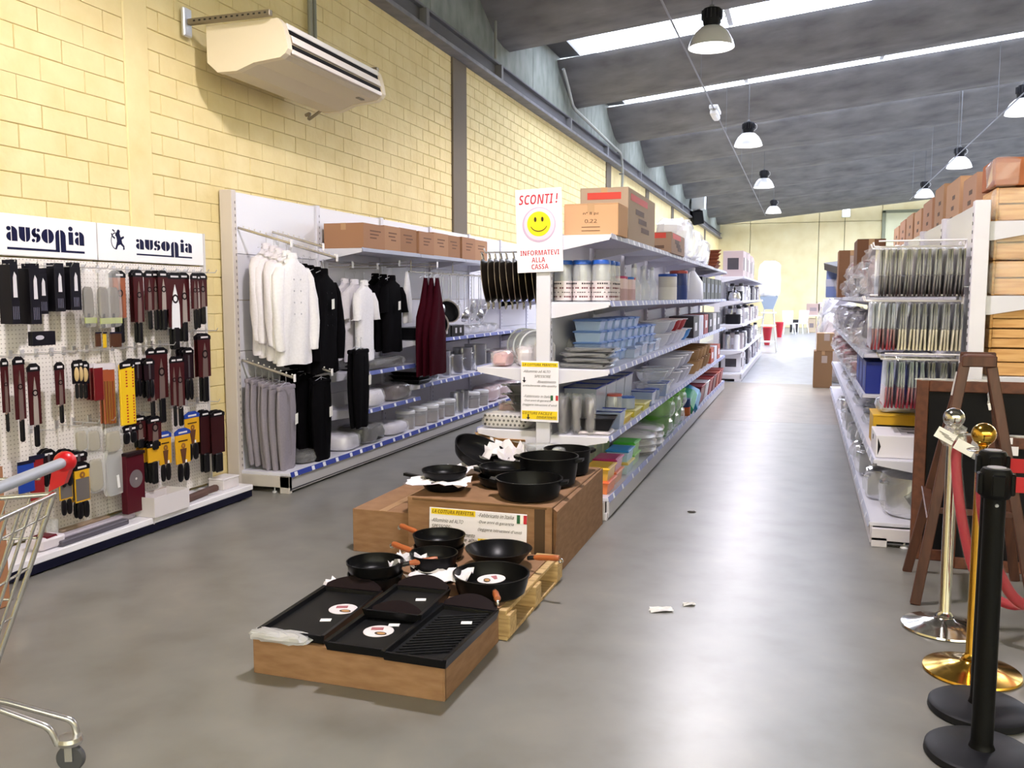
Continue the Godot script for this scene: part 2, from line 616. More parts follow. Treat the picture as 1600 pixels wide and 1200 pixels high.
func shell() -> void:
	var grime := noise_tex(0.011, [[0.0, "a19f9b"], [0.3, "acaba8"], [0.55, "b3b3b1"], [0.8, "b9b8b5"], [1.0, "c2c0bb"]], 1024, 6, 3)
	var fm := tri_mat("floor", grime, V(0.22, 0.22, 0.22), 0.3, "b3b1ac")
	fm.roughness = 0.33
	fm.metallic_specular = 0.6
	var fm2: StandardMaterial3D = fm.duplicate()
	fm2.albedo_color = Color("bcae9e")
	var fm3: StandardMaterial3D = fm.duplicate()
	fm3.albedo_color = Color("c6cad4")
	var floor_ := structure("floor")
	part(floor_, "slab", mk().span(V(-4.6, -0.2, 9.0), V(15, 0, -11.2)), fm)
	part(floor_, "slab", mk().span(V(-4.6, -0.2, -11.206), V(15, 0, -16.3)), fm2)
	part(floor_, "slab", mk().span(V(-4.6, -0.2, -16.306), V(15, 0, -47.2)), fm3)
	part(floor_, "joint", mk().span(V(-4.6, -0.2, -11.2), V(15, -0.004, -11.206)).span(V(-4.6, -0.2, -16.3), V(15, -0.004, -16.306)), mat("4a4844", 0.9))

	# the yellow wall of painted blocks
	var paint := noise_tex(0.01, [[0.0, "ebe0bc"], [0.4, "f1e8ca"], [0.7, "f4ecd0"], [1.0, "f7f1da"]], 512, 5, 5)
	var pores := noise_tex(0.05, [], 512, 4, 9)
	var ym := tri_mat("yellow", paint, V(0.5, 0.5, 0.5), 0.75, "f6eccb", pores, 0.35)
	var joint := tri_mat("joint", paint, V(0.5, 0.5, 0.5), 0.85, "ddd2a8")
	var wall := structure("wall_left")
	part(wall, "mortar_bed", mk().span(V(WX - 0.3, 0, 9.0), V(WX - 0.003, 4.54, -47.2)), joint)
	var cy := 0.1395
	var cl := 0.345
	var shapes := []
	for k in 3:
		var b: float = [0.003, 0.004, 0.0015][k]
		var s := mk()
		var w := cl - (0.005 if k < 2 else 0.0025)
		var h := cy - (0.0045 if k < 2 else 0.0025)
		var x0 := -0.02
		var x1 := 0.004
		var f := [V(x1, -h / 2 + b, -w / 2 + b), V(x1, -h / 2 + b, w / 2 - b), V(x1, h / 2 - b, w / 2 - b), V(x1, h / 2 - b, -w / 2 + b)]
		var g := [V(x0, -h / 2, -w / 2), V(x0, -h / 2, w / 2), V(x0, h / 2, w / 2), V(x0, h / 2, -w / 2)]
		var m2 := [V(x1 - b, -h / 2, -w / 2), V(x1 - b, -h / 2, w / 2), V(x1 - b, h / 2, w / 2), V(x1 - b, h / 2, -w / 2)]
		var F := [f]
		for i in 4:
			F.append([f[i], f[(i + 1) % 4], m2[(i + 1) % 4], m2[i]])
			F.append([m2[i], m2[(i + 1) % 4], g[(i + 1) % 4], g[i]])
		s.convex(F)
		shapes.append(s)
	var meshes := []
	for s in shapes: meshes.append(s.done())
	var cols := [[-4.9, -5.13, true], [-10.62, -11.1, false], [-19.75, -20.22, false], [-24.9, -25.4, false], [-29.9, -30.4, false], [-35.0, -35.5, false], [-40, -40.5, false]]
	var rest := mk()
	var cand := []
	for r in 33:
		var off := (cl / 2.0 if r % 2 else 0.0)
		var z := 2.0 + off
		while z > -47.0:
			var yc := r * cy + cy / 2
			var zc := z - cl / 2
			var z0 := zc - cl / 2
			var z1 := zc + cl / 2
			var cut := false
			var full := true
			for c in cols:
				if z0 < c[0] and z1 > c[1]:
					full = false
					# keep what stands clear of the column
					for seg in [[z0, c[1]], [c[0], z1]]:
						if seg[1] - seg[0] > 0.02: rest.span(V(WX - 0.02, yc - cy / 2 + 0.003, seg[0] + 0.003), V(WX + 0.005, yc + cy / 2 - 0.003, seg[1] - 0.003), 0.004)
			if full: cand.append([yc, zc])
			z -= cl
	var shown := []
	var other := []
	for c in cand:
		var vis: bool = c[1] < -3.6 and c[1] > -13.5 and (c[0] > 2.33 or (c[0] > 1.95 and c[1] > -5.9) or (c[1] < -5.5 and c[1] > -5.95))
		if vis: shown.append(c)
		else: other.append(c)
	shown.sort_custom(func(a, b): return a[1] > b[1])
	for k in shown.size():
		var c = shown[k]
		if k < 300:
			var o := part(wall, "block", meshes[(k * 7 + int(c[0] * 50)) % 3], ym, V(WX + 0.001 * ((k * 5) % 3), c[0], c[1]))
		else: other.append(c)
	for c in other:
		if c[1] > -20.0:
			rest.t = Transform3D(Basis(), V(WX, c[0], c[1]))
			var b := 0.005
			var w := cl - 0.006
			var h := cy - 0.005
			var f := [V(0.005, -h / 2 + b, -w / 2 + b), V(0.005, -h / 2 + b, w / 2 - b), V(0.005, h / 2 - b, w / 2 - b), V(0.005, h / 2 - b, -w / 2 + b)]
			var m2 := [V(-0.008, -h / 2, -w / 2), V(-0.008, -h / 2, w / 2), V(-0.008, h / 2, w / 2), V(-0.008, h / 2, -w / 2)]
			rest.convex([f, [f[0], f[1], m2[1], m2[0]], [f[1], f[2], m2[2], m2[1]], [f[2], f[3], m2[3], m2[2]], [f[3], f[0], m2[0], m2[3]]])
	rest.t = Transform3D()
	rest.span(V(WX - 0.01, 0, -20.2), V(WX + 0.003, 4.54, -47.0))
	stuff(part(wall, "block_field", rest, ym))
	for c in cols:
		if c[2]: part(wall, "pilaster", mk().span(V(WX - 0.02, 0, c[0]), V(WX + 0.012, 4.54, c[1]), 0.008), ym)
		else: part(wall, "column", mk().span(V(WX - 0.02, 0, c[0]), V(WX + 0.03, 4.6, c[1]), 0.008), mat("6f6558", 0.8))
	# gutter beam along the top of the blocks and the pale panels above it
	var steel := tri_mat("steel", noise_tex(0.02, [[0.0, "7b7b80"], [1.0, "98989c"]], 256, 3, 11), V(0.6, 0.6, 0.6), 0.6, "d8d8de")
	var tr := structure("trim_1")
	part(tr, "bottom_flange", mk().span(V(WX, 4.53, 9), V(-4.14, 4.58, -47), 0.006), steel)
	part(tr, "web", mk().span(V(WX, 4.58, 9), V(-4.24, 4.78, -47)), mat("5d5d62", 0.8))
	part(tr, "top_flange", mk().span(V(WX, 4.78, 9), V(-4.18, 4.81, -47), 0.006), mat("66666b", 0.7))
	var st := mk()
	for z in [-7.0, -9.5, -12.1, -16.0, -19.2, -23.3, -27.5, -31.6]: st.span(V(-4.25, 4.58, z), V(-4.15, 4.78, z - 0.08), 0.005)
	part(tr, "stub", st, mat("77777c", 0.7))
	var up := structure("wall_left_upper")
	var pm := tri_mat("panel", noise_tex(0.02, [[0.0, "8f9690"], [0.5, "a4aca6"], [1.0, "b4bab4"]], 512, 4, 21), V(0.35, 0.2, 0.35), 0.8, "c0c0be")
	for k in 14:
		var z := 6.0 - k * 4.12 + 0.62
		part(up, "panel", mk().span(V(WX - 0.3, 4.54, z), V(WX + 0.06, 6.6, z - 4.11), 0.01), pm)
	# roof: winged concrete beams across the hall, rising to the right, with roof lights between
	var conc := tri_mat("concrete", noise_tex(0.008, [[0.0, "7c7b7a"], [0.3, "949391"], [0.55, "a4a39f"], [0.8, "aeada9"], [1.0, "bebdb9"]], 1024, 6, 31), V(0.12, 0.3, 0.3), 0.9, "b9b9be", noise_tex(0.06, [], 512, 4, 33), 0.5)
	var ceil := structure("ceiling")
	var prof := beam_profile()
	var X0 := WX + 0.06
	var X1 := 15.0
	for k in 14:
		var zb := 3.7 - 4.12 * k
		var bm := mk()
		var rows := []
		for i in prof.size():
			var q: Vector2 = prof[i]
			rows.append([V(X0, 5.13 + q.y, zb + q.x), V(X1, 5.13 + (X1 - X0) * TILT + q.y, zb + q.x)])
		bm.grid(rows)
		for x in [X0, X1]:
			var dy: float = (x - X0) * TILT
			var f := []
			for i in prof.size() - 1:
				bm.convex([[V(x, 5.13 + dy + 0.54, zb + prof[i].x), V(x, 5.13 + dy + prof[i].y, zb + prof[i].x), V(x, 5.13 + dy + prof[i + 1].y, zb + prof[i + 1].x), V(x, 5.13 + dy + 0.54, zb + prof[i + 1].x)]], V(5, 5.5, zb))
		bm.convex([[V(X0, 5.73, zb - 0.97), V(X0, 5.67, zb + 1.47), V(X1, 5.67 + (X1 - X0) * TILT, zb + 1.47), V(X1, 5.73 + (X1 - X0) * TILT, zb - 0.97)]], V(5, 0, zb))
		part(ceil, "beam", bm, conc)
		# roof light between this beam and the next: frosted panes on frames, closed at the wall end
		var za := zb - 0.97
		var zn := zb - 4.12 + 1.47
		var L := func(x, dy): return 5.73 + (x - X0) * TILT + dy
		part(ceil, "roof_deck", mk().hexa([V(X0 - 0.4, L.call(X0, 0.0), za + 0.2), V(-3.9, L.call(-3.9, 0.0), za + 0.2), V(-3.9, L.call(-3.9, 0.0), zn - 0.2), V(X0 - 0.4, L.call(X0, 0.0), zn - 0.2), V(X0 - 0.4, L.call(X0, 0.12), za + 0.2), V(-3.9, L.call(-3.9, 0.12), za + 0.2), V(-3.9, L.call(-3.9, 0.12), zn - 0.2), V(X0 - 0.4, L.call(X0, 0.12), zn - 0.2)]), mat("4e4d4c", 0.9))
		var x := -3.9
		while x < 14.5:
			var x2 := minf(x + 2.6, 15.0)
			var pane: Material = mat("f4f8ff", 0.2, 0.0, 0.25) if zb < -12.0 else mat("77766f", 0.8)
			part(ceil, "skylight_pane", mk().hexa([V(x + 0.03, L.call(x, 0.02), za + 0.1), V(x2 - 0.03, L.call(x2, 0.02), za + 0.1), V(x2 - 0.03, L.call(x2, 0.02), zn - 0.1), V(x + 0.03, L.call(x, 0.02), zn - 0.1), V(x + 0.03, L.call(x, 0.03), za + 0.1), V(x2 - 0.03, L.call(x2, 0.03), za + 0.1), V(x2 - 0.03, L.call(x2, 0.03), zn - 0.1), V(x + 0.03, L.call(x, 0.03), zn - 0.1)]), pane)
			part(ceil, "skylight_bar", mk().hexa([V(x2 - 0.04, L.call(x2, -0.03), za + 0.05), V(x2 + 0.04, L.call(x2, -0.03), za + 0.05), V(x2 + 0.04, L.call(x2, -0.03), zn - 0.05), V(x2 - 0.04, L.call(x2, -0.03), zn - 0.05), V(x2 - 0.04, L.call(x2, 0.06), za + 0.05), V(x2 + 0.04, L.call(x2, 0.06), za + 0.05), V(x2 + 0.04, L.call(x2, 0.06), zn - 0.05), V(x2 - 0.04, L.call(x2, 0.06), zn - 0.05)]), mat("c8cace", 0.5, 0.4))
			x = x2
	# far wall of pale precast panels with a framed gate, right wall and wall behind the camera
	var far := structure("wall_back")
	var fy := tri_mat("faryellow", paint, V(0.2, 0.2, 0.2), 0.8, "f3efdc")
	var xs := [-4.6, -2.75, 0.55, 1.75, 3.45, 6.3, 9.0, 12.0, 15.0]
	for k in xs.size() - 1:
		part(far, "panel", mk().span(V(xs[k] + 0.012, 0, -47.3), V(xs[k + 1] - 0.012, 5.25, -47.0), 0.015), fy)
		part(far, "panel", mk().span(V(xs[k] + 0.012, 5.27, -47.3), V(xs[k + 1] - 0.012, 8.6, -47.0), 0.015), fy)
	part(far, "backing", mk().span(V(-4.6, 0, -47.5), V(15, 8.6, -47.25)), mat("8f8868", 0.9))
	var d := structure("door_1")
	part(d, "leaf", mk().span(V(3.6, 0, -46.99), V(6.9, 5.6, -46.93), 0.01), mat("dfe0be", 0.7))
	part(d, "frame", mk().span(V(3.44, 0, -46.99), V(3.6, 5.72, -46.88), 0.01).span(V(3.44, 5.6, -46.99), V(7.06, 5.74, -46.88), 0.01).span(V(6.9, 0, -46.99), V(7.06, 5.72, -46.88), 0.01), mat("8d917c", 0.7))
	var w1 := structure("window_1")
	var lit := StandardMaterial3D.new()
	lit.albedo_color = Color.WHITE
	lit.emission_enabled = true
	lit.emission = Color(0.95, 0.98, 1.0)
	lit.emission_energy_multiplier = 2.5
	part(w1, "pane", mk().span(V(1.62, 5.48, -46.99), V(1.96, 5.84, -46.95), 0.01), lit)
	part(w1, "window_frame", mk().span(V(1.58, 5.44, -46.99), V(2.0, 5.48, -46.93)).span(V(1.58, 5.84, -46.99), V(2.0, 5.88, -46.93)).span(V(1.58, 5.44, -46.99), V(1.62, 5.88, -46.93)).span(V(1.96, 5.44, -46.99), V(2.0, 5.88, -46.93)), mat("dcdccf", 0.6))
	var rw := structure("wall_right")
	for q in [[0.0, 2.0, 9.0, -47.3], [6.4, 8.7, 9.0, -47.3], [2.0, 6.4, 9.0, -27.0]]: part(rw, "panel", mk().span(V(15.0, q[0], q[2]), V(15.3, q[1], q[3])), fy)
	var wz := -27.0
	var wn := 2
	while wz > -46.0:
		# daylight windows of the right wall, beyond the shelving
		part(rw, "pier", mk().span(V(15.0, 2.0, wz), V(15.3, 6.4, wz - 0.5)), fy)
		var w2 := structure("window_%d" % wn)
		part(w2, "pane", mk().span(V(15.14, 2.04, wz - 0.55), V(15.15, 6.36, wz - 4.85)), mat("f4f8ff", 0.1, 0.0, 0.1))
		part(w2, "mullion", mk().span(V(15.1, 2.0, wz - 2.67), V(15.2, 6.4, wz - 2.73)), mat("8d9098", 0.5))
		wz -= 4.9
		wn += 1
	var nw := structure("wall_front")
	part(nw, "panel", mk().span(V(-4.6, 0, 9.0), V(15.3, 8.7, 9.3)), fy)
	# conduits on the wall
	var c1 := thing("conduit", "twisted pale conduit running along the gutter beam and dropping down the wall", "conduit", V(-4.2, 0, 0))
	part(c1, "pipe", mk().tube([V(0.06, 5.5, -15.4), V(0.06, 5.3, -15.7), V(0.06, 4.98, -16.1), V(0.07, 4.92, -17.6), V(0.06, 4.86, -19.6), V(0.06, 4.84, -20.6), V(0.06, 4.4, -20.8), V(0.02, 3.9, -20.85)], 0.03, 8, 4), mat("a3a5a0", 0.5, 0.2))
	part(c1, "clip", mk().box(V(0.03, 4.4, -20.8), V(0.1, 0.03, 0.09)).box(V(0.03, 4.84, -20.5), V(0.1, 0.03, 0.09)), mat("77797c", 0.5, 0.4))
	var c2 := thing("conduit", "two thin grey pipes dropping from the roof behind the air conditioner", "conduit", V(-4.28, 0, 0))
	part(c2, "pipe", mk().tube([V(0, 3.5, -7.2), V(0, 4.52, -7.2)], 0.022, 8), mat("9a9c96", 0.5, 0.2))
	part(c2, "pipe", mk().tube([V(0, 3.5, -7.28), V(0, 4.52, -7.28)], 0.018, 8), mat("8c8e88", 0.5, 0.2))
	var c3 := thing("conduit", "short grey drain pipe rising from the gutter beam above the grey column", "conduit", V(-4.2, 0, 0))
	part(c3, "pipe", mk().tube([V(0.03, 4.81, -11.9), V(0.03, 5.45, -11.9)], 0.02, 8), mat("8c8e88", 0.5, 0.2))
	air_conditioner()

func air_conditioner() -> void:
	# ceiling unit hung on the wall: rear at the wall, slotted outlet towards the hall
	var a := thing("air_conditioner", "cream air conditioner unit hung high on the yellow block wall", "air conditioner", V(-4.25, 3.13, -5.53))
	var cream := mat("e9dcc4", 0.45)
	var L := 1.52
	var sec := [Vector2(0.2, 0.0), Vector2(0.36, 0.0), Vector2(0.5, 0.045), Vector2(0.71, 0.065), Vector2(0.75, 0.085), Vector2(0.77, 0.115), Vector2(0.755, 0.2), Vector2(0.73, 0.285), Vector2(0.7, 0.32), Vector2(0.12, 0.315), Vector2(0.12, 0.07)]
	var end := [Vector2(0.2, -0.005), Vector2(0.36, -0.005), Vector2(0.5, 0.04), Vector2(0.72, 0.06), Vector2(0.76, 0.085), Vector2(0.782, 0.115), Vector2(0.767, 0.2), Vector2(0.74, 0.29), Vector2(0.705, 0.327), Vector2(0.115, 0.322), Vector2(0.115, 0.07)]
	var poly := PackedVector2Array(sec)
	var b := mk()
	b.t = Transform3D(Basis.IDENTITY, V(0, 0, -L + 0.06))
	b.slab(poly, L - 0.12)
	part(a, "casing", b, mat("d9cdb9", 0.5))
	for z in [-0.06, -L]:
		var e := mk()
		e.t = Transform3D(Basis.IDENTITY, V(0, 0, z))
		e.slab(PackedVector2Array(end), 0.06)
		part(a, "end_panel", e, cream)
	# outlet slots on the slanted front
	var tilt := atan2(0.025, 0.09)
	for k in 3:
		var y: float = [0.155, 0.215, 0.262][k]
		if k == 1: part(a, "louvre", mk().at(V(0.768, 0.196, -L / 2), V(0, 0, 0.27)).box(Vector3.ZERO, V(0.012, 0.055, L - 0.16), 0.004), mat("eee6e2", 0.4))
		else: part(a, "outlet_slot", mk().at(V(0.765 - k * 0.012, [0.143, 0.0, 0.248][k], -L / 2), V(0, 0, 0.27)).box(Vector3.ZERO, V(0.012, 0.03, L - 0.16)), mat("141214", 0.7))
	part(a, "top_lip", mk().at(V(0.738, 0.286, -L / 2), V(0, 0, 0.27)).box(Vector3.ZERO, V(0.012, 0.045, L - 0.13), 0.004), mat("f1edea", 0.4))
	part(a, "bottom_lip", mk().at(V(0.773, 0.11, -L / 2), V(0, 0, 0.1)).box(Vector3.ZERO, V(0.012, 0.035, L - 0.13), 0.004), mat("e6dcd6", 0.4))
	part(a, "badge", mk().box(V(0.64, 0.054, -L + 0.2), V(0.03, 0.006, 0.1)), mat("8e8578", 0.5))
	var steel := mat("8b8170", 0.45, 0.6)
	for z in [0.04, -L - 0.06]:
		var br := part(a, "bracket", mk().span(V(0.0, 0.33, z - 0.02), V(0.68, 0.37, z + 0.02), 0.003), steel)
		var hole := mk()
		for k in 14: hole.box(V(0.06 + k * 0.045, 0.351, z + 0.0205), V(0.018, 0.012, 0.002))
		part(br, "slot", hole, mat("2f2c28", 0.8))
		part(br, "wall_plate", mk().box(V(-0.02, 0.35, z), V(0.03, 0.2, 0.09), 0.008), mat("d9dce2", 0.35, 0.6))
	part(a, "drain_pipe", mk().tube([V(-0.02, 0.0, -L - 0.02), V(0.03, 0.02, -L - 0.02), V(0.03, -0.05, -L + 0.02), V(0.25, 0.03, -L + 0.1)], 0.014, 6, 3), mat("9b8f7c", 0.5))

# ---------------------------------------------------------------- knife display
const PACKS := [
	["box", -3.713, 1.696, 0.053, 0.321, 0.00, 2, "top"], ["box", -3.858, 1.680, 0.073, 0.309, 0.00, 2, "top"], ["box", -3.924, 1.656, 0.062, 0.230, 0.00, 1, "top"], ["box", -4.019, 1.688, 0.073, 0.249, 0.00, 2, "top"], ["box", -4.148, 1.696, 0.081, 0.251, 0.00, 1, "top"], ["bag", -4.267, 1.688, 0.100, 0.348, 0.00, 0, "top"], ["bag", -4.361, 1.691, 0.098, 0.358, 0.00, 0, "top"], ["bag", -4.457, 1.690, 0.117, 0.356, 0.00, 0, "top"], ["tan", -4.527, 1.688, 0.109, 0.449, 0.66, 1, "top"], ["knife", -4.667, 1.696, 0.091, 0.464, 0.72, 1, "top"], ["knife", -4.777, 1.695, 0.083, 0.380, 0.68, 0, "top"], ["knife", -4.849, 1.697, 0.085, 0.389, 0.66, 0, "top"], ["pale", -4.898, 1.699, 0.099, 0.392, 0.66, 1, "top"], ["big", -5.024, 1.689, 0.141, 0.518, 0.72, 1, "top"], ["pale", -5.134, 1.692, 0.120, 0.473, 0.72, 1, "top"], ["knife", -5.218, 1.690, 0.075, 0.390, 0.64, 0, "top"], ["pale", -5.269, 1.687, 0.069, 0.379, 0.64, 0, "top"], ["knife", -5.336, 1.693, 0.106, 0.360, 0.66, 1, "top"], ["flat", -3.890, 1.330, 0.223, 0.079, 0.00, 0, "flat"], ["yel", -4.371, 1.308, 0.031, 0.098, 0.00, 0, "small"], ["brn", -4.330, 1.310, 0.051, 0.090, 0.00, 0, "small"], ["brn", -4.429, 1.306, 0.064, 0.095, 0.00, 0, "small"], ["brn", -4.482, 1.304, 0.065, 0.096, 0.00, 0, "small"], ["knife", -3.654, 1.193, 0.048, 0.398, 0.74, 0, "mid"], ["knife", -3.724, 1.199, 0.074, 0.467, 0.74, 0, "mid"], ["pale", -3.831, 1.153, 0.086, 0.466, 0.74, 0, "mid"], ["knife", -4.024, 1.147, 0.069, 0.353, 0.70, 0, "mid"], ["spoon", -4.121, 1.151, 0.057, 0.223, 0.62, 0, "mid"], ["spoon", -4.165, 1.152, 0.058, 0.229, 0.62, 0, "mid"], ["spoon", -4.211, 1.141, 0.074, 0.223, 0.62, 0, "mid"], ["red", -4.292, 1.116, 0.081, 0.222, 0.00, 2, "mid"], ["orange", -4.364, 1.115, 0.052, 0.376, 0.00, 1, "mid"], ["orange", -4.420, 1.111, 0.069, 0.379, 0.00, 1, "mid"], ["yellow", -4.519, 1.125, 0.115, 0.414, 0.00, 0, "mid"], ["yellow", -4.587, 1.116, 0.045, 0.407, 0.00, 0, "mid"], ["dark", -4.656, 1.124, 0.081, 0.245, 0.55, 2, "mid"], ["dark", -4.736, 1.123, 0.100, 0.261, 0.55, 1, "mid"], ["knife", -4.769, 1.188, 0.089, 0.499, 0.70, 0, "mid"], ["knife", -4.876, 1.187, 0.136, 0.503, 0.68, 0, "mid"], ["knife", -4.969, 1.121, 0.070, 0.476, 0.70, 0, "mid"], ["knife", -5.043, 1.120, 0.104, 0.482, 0.72, 0, "mid"], ["dark", -5.159, 1.171, 0.108, 0.368, 0.60, 2, "mid"], ["knife", -5.303, 1.265, 0.141, 0.486, 0.64, 1, "mid"], ["clear", -4.150, 0.750, 0.097, 0.146, 0.00, 0, "low"], ["clear", -4.257, 0.736, 0.126, 0.153, 0.00, 0, "low"], ["clear", -4.394, 0.716, 0.148, 0.156, 0.00, 0, "low"], ["clear", -4.250, 0.583, 0.142, 0.251, 0.00, 0, "low"], ["silver", -4.408, 0.573, 0.182, 0.294, 0.00, 0, "low"], ["maroonbox", -4.547, 0.533, 0.230, 0.389, 0.00, 0, "low"], ["dark", -4.553, 0.711, 0.168, 0.123, 0.40, 0, "low"], ["knife", -4.656, 0.760, 0.110, 0.218, 0.72, 1, "low"], ["knife", -4.765, 0.738, 0.132, 0.222, 0.72, 1, "low"], ["ystack", -4.764, 0.574, 0.126, 0.287, 0.50, 3, "low"], ["face", -4.887, 0.617, 0.125, 0.340, 0.66, 0, "low"], ["face", -5.037, 0.618, 0.197, 0.371, 0.66, 0, "low"], ["face", -5.156, 0.720, 0.204, 0.345, 0.66, 0, "low"], ["stick", -5.316, 0.709, 0.114, 0.451, 0.70, 1, "low"], ["stick", -5.428, 0.696, 0.169, 0.454, 0.70, 1, "low"], ["blue", -3.745, 0.617, 0.117, 0.179, 0.00, 0, "low"], ["redpack", -3.828, 0.635, 0.104, 0.258, 0.00, 0, "low"], ["yelgrey", -4.130, 0.541, 0.121, 0.339, 0.70, 1, "low"], ["yelgrey", -4.018, 0.553, 0.102, 0.305, 0.70, 0, "low"], ["dark", -3.914, 0.654, 0.098, 0.214, 0.50, 1, "low"], ["dark", -4.018, 0.636, 0.111, 0.218, 0.50, 1, "low"], ["dark", -4.122, 0.612, 0.135, 0.138, 0.50, 1, "low"]]

func logo_letters() -> Array:
	# bold split letters with an underline that rises into the n; x height 1, 5.65 wide
	var R := func(x0, y0, x1, y1): return PackedVector2Array([Vector2(x0, y0), Vector2(x1, y0), Vector2(x1, y1), Vector2(x0, y1)])
	var arc := func(c: Vector2, rx, ry, a0, a1):
		var p := PackedVector2Array()
		for i in 11:
			var a := deg_to_rad(lerpf(a0, a1, i / 10.0))
			p.append(c + Vector2(cos(a) * rx, sin(a) * ry))
		return p
	var P := []
	for ox in [0.0, 4.9]:
		P.append(circle(0.15, 14, Vector2(ox + 0.17, 0.83)))
		var st: PackedVector2Array = arc.call(Vector2(ox + 0.36, 0.62), 0.38, 0.38, 0, 90)
		st.append(Vector2(ox + 0.36, 0.0)); st.append(Vector2(ox + 0.74, 0.0))
		P.append(st)
		var bl: PackedVector2Array = arc.call(Vector2(ox + 0.3, 0.3), 0.3, 0.3, 90, 270)
		P.append(bl)
	var u: PackedVector2Array = arc.call(Vector2(1.26, 0.4), 0.41, 0.4, 180, 270)
	u.append(Vector2(1.26, 1.0)); u.append(Vector2(0.85, 1.0))
	P.append(u)
	var u2: PackedVector2Array = arc.call(Vector2(1.32, 0.4), 0.3, 0.4, 270, 360)
	u2.append(Vector2(1.62, 1.0)); u2.append(Vector2(1.32, 1.0))
	P.append(u2)
	P.append(arc.call(Vector2(2.05, 0.66), 0.33, 0.34, 90, 250))
	P.append(arc.call(Vector2(2.0, 0.34), 0.34, 0.34, -90, 70))
	P.append(PackedVector2Array([Vector2(1.76, 0.62), Vector2(1.95, 0.36), Vector2(2.3, 0.36), Vector2(2.02, 0.66)]))
	P.append(circle(0.12, 12, Vector2(2.2, 0.86)))
	P.append(circle(0.12, 12, Vector2(1.83, 0.13)))
	P.append(arc.call(Vector2(2.85, 0.5), 0.44, 0.5, 90, 270))
	P.append(arc.call(Vector2(2.92, 0.5), 0.4, 0.5, -90, 90))
	P.append(PackedVector2Array([Vector2(0.02, -0.42), Vector2(3.42, -0.42), Vector2(3.42, 0.62), Vector2(3.46, 0.82), Vector2(3.56, 0.95), Vector2(3.72, 1.02), Vector2(3.72, -0.58), Vector2(0.02, -0.58)]))
	P.append(PackedVector2Array([Vector2(3.8, 1.02), Vector2(4.0, 0.98), Vector2(4.14, 0.84), Vector2(4.2, 0.62), Vector2(4.2, -0.42), Vector2(5.64, -0.42), Vector2(5.64, -0.58), Vector2(3.8, -0.58)]))
	P.append(R.call(4.42, 0.0, 4.78, 0.92))
	P.append(circle(0.17, 14, Vector2(4.6, 1.16)))
	return P

func print_polys(parent: Node, called: String, polys: Array, at: Vector3, b: Basis, kx: float, ky: float, m: Material, depth := 0.0015) -> void:
	var s := mk()
	for p in polys:
		var q := PackedVector2Array()
		for w in p: q.append(Vector2(w.x * kx, w.y * ky))
		s.slab(q, depth)
	var o := part(parent, called, s, m, at)
	o.basis = b

func peg_mat() -> Material:
	if not mats.has("peg"):
		var im := Image.create(32, 32, false, Image.FORMAT_RGB8)
		im.fill(Color("efe9e4"))
		for y in 32:
			for x in 32:
				if Vector2(x - 15.5, y - 15.5).length() < 5.0: im.set_pixel(x, y, Color("b5aca6"))
		tri_mat("peg", ImageTexture.create_from_image(im), V(40, 40, 40), 0.5, "ffffff", null, 0.3, false)
	return mats["peg"]

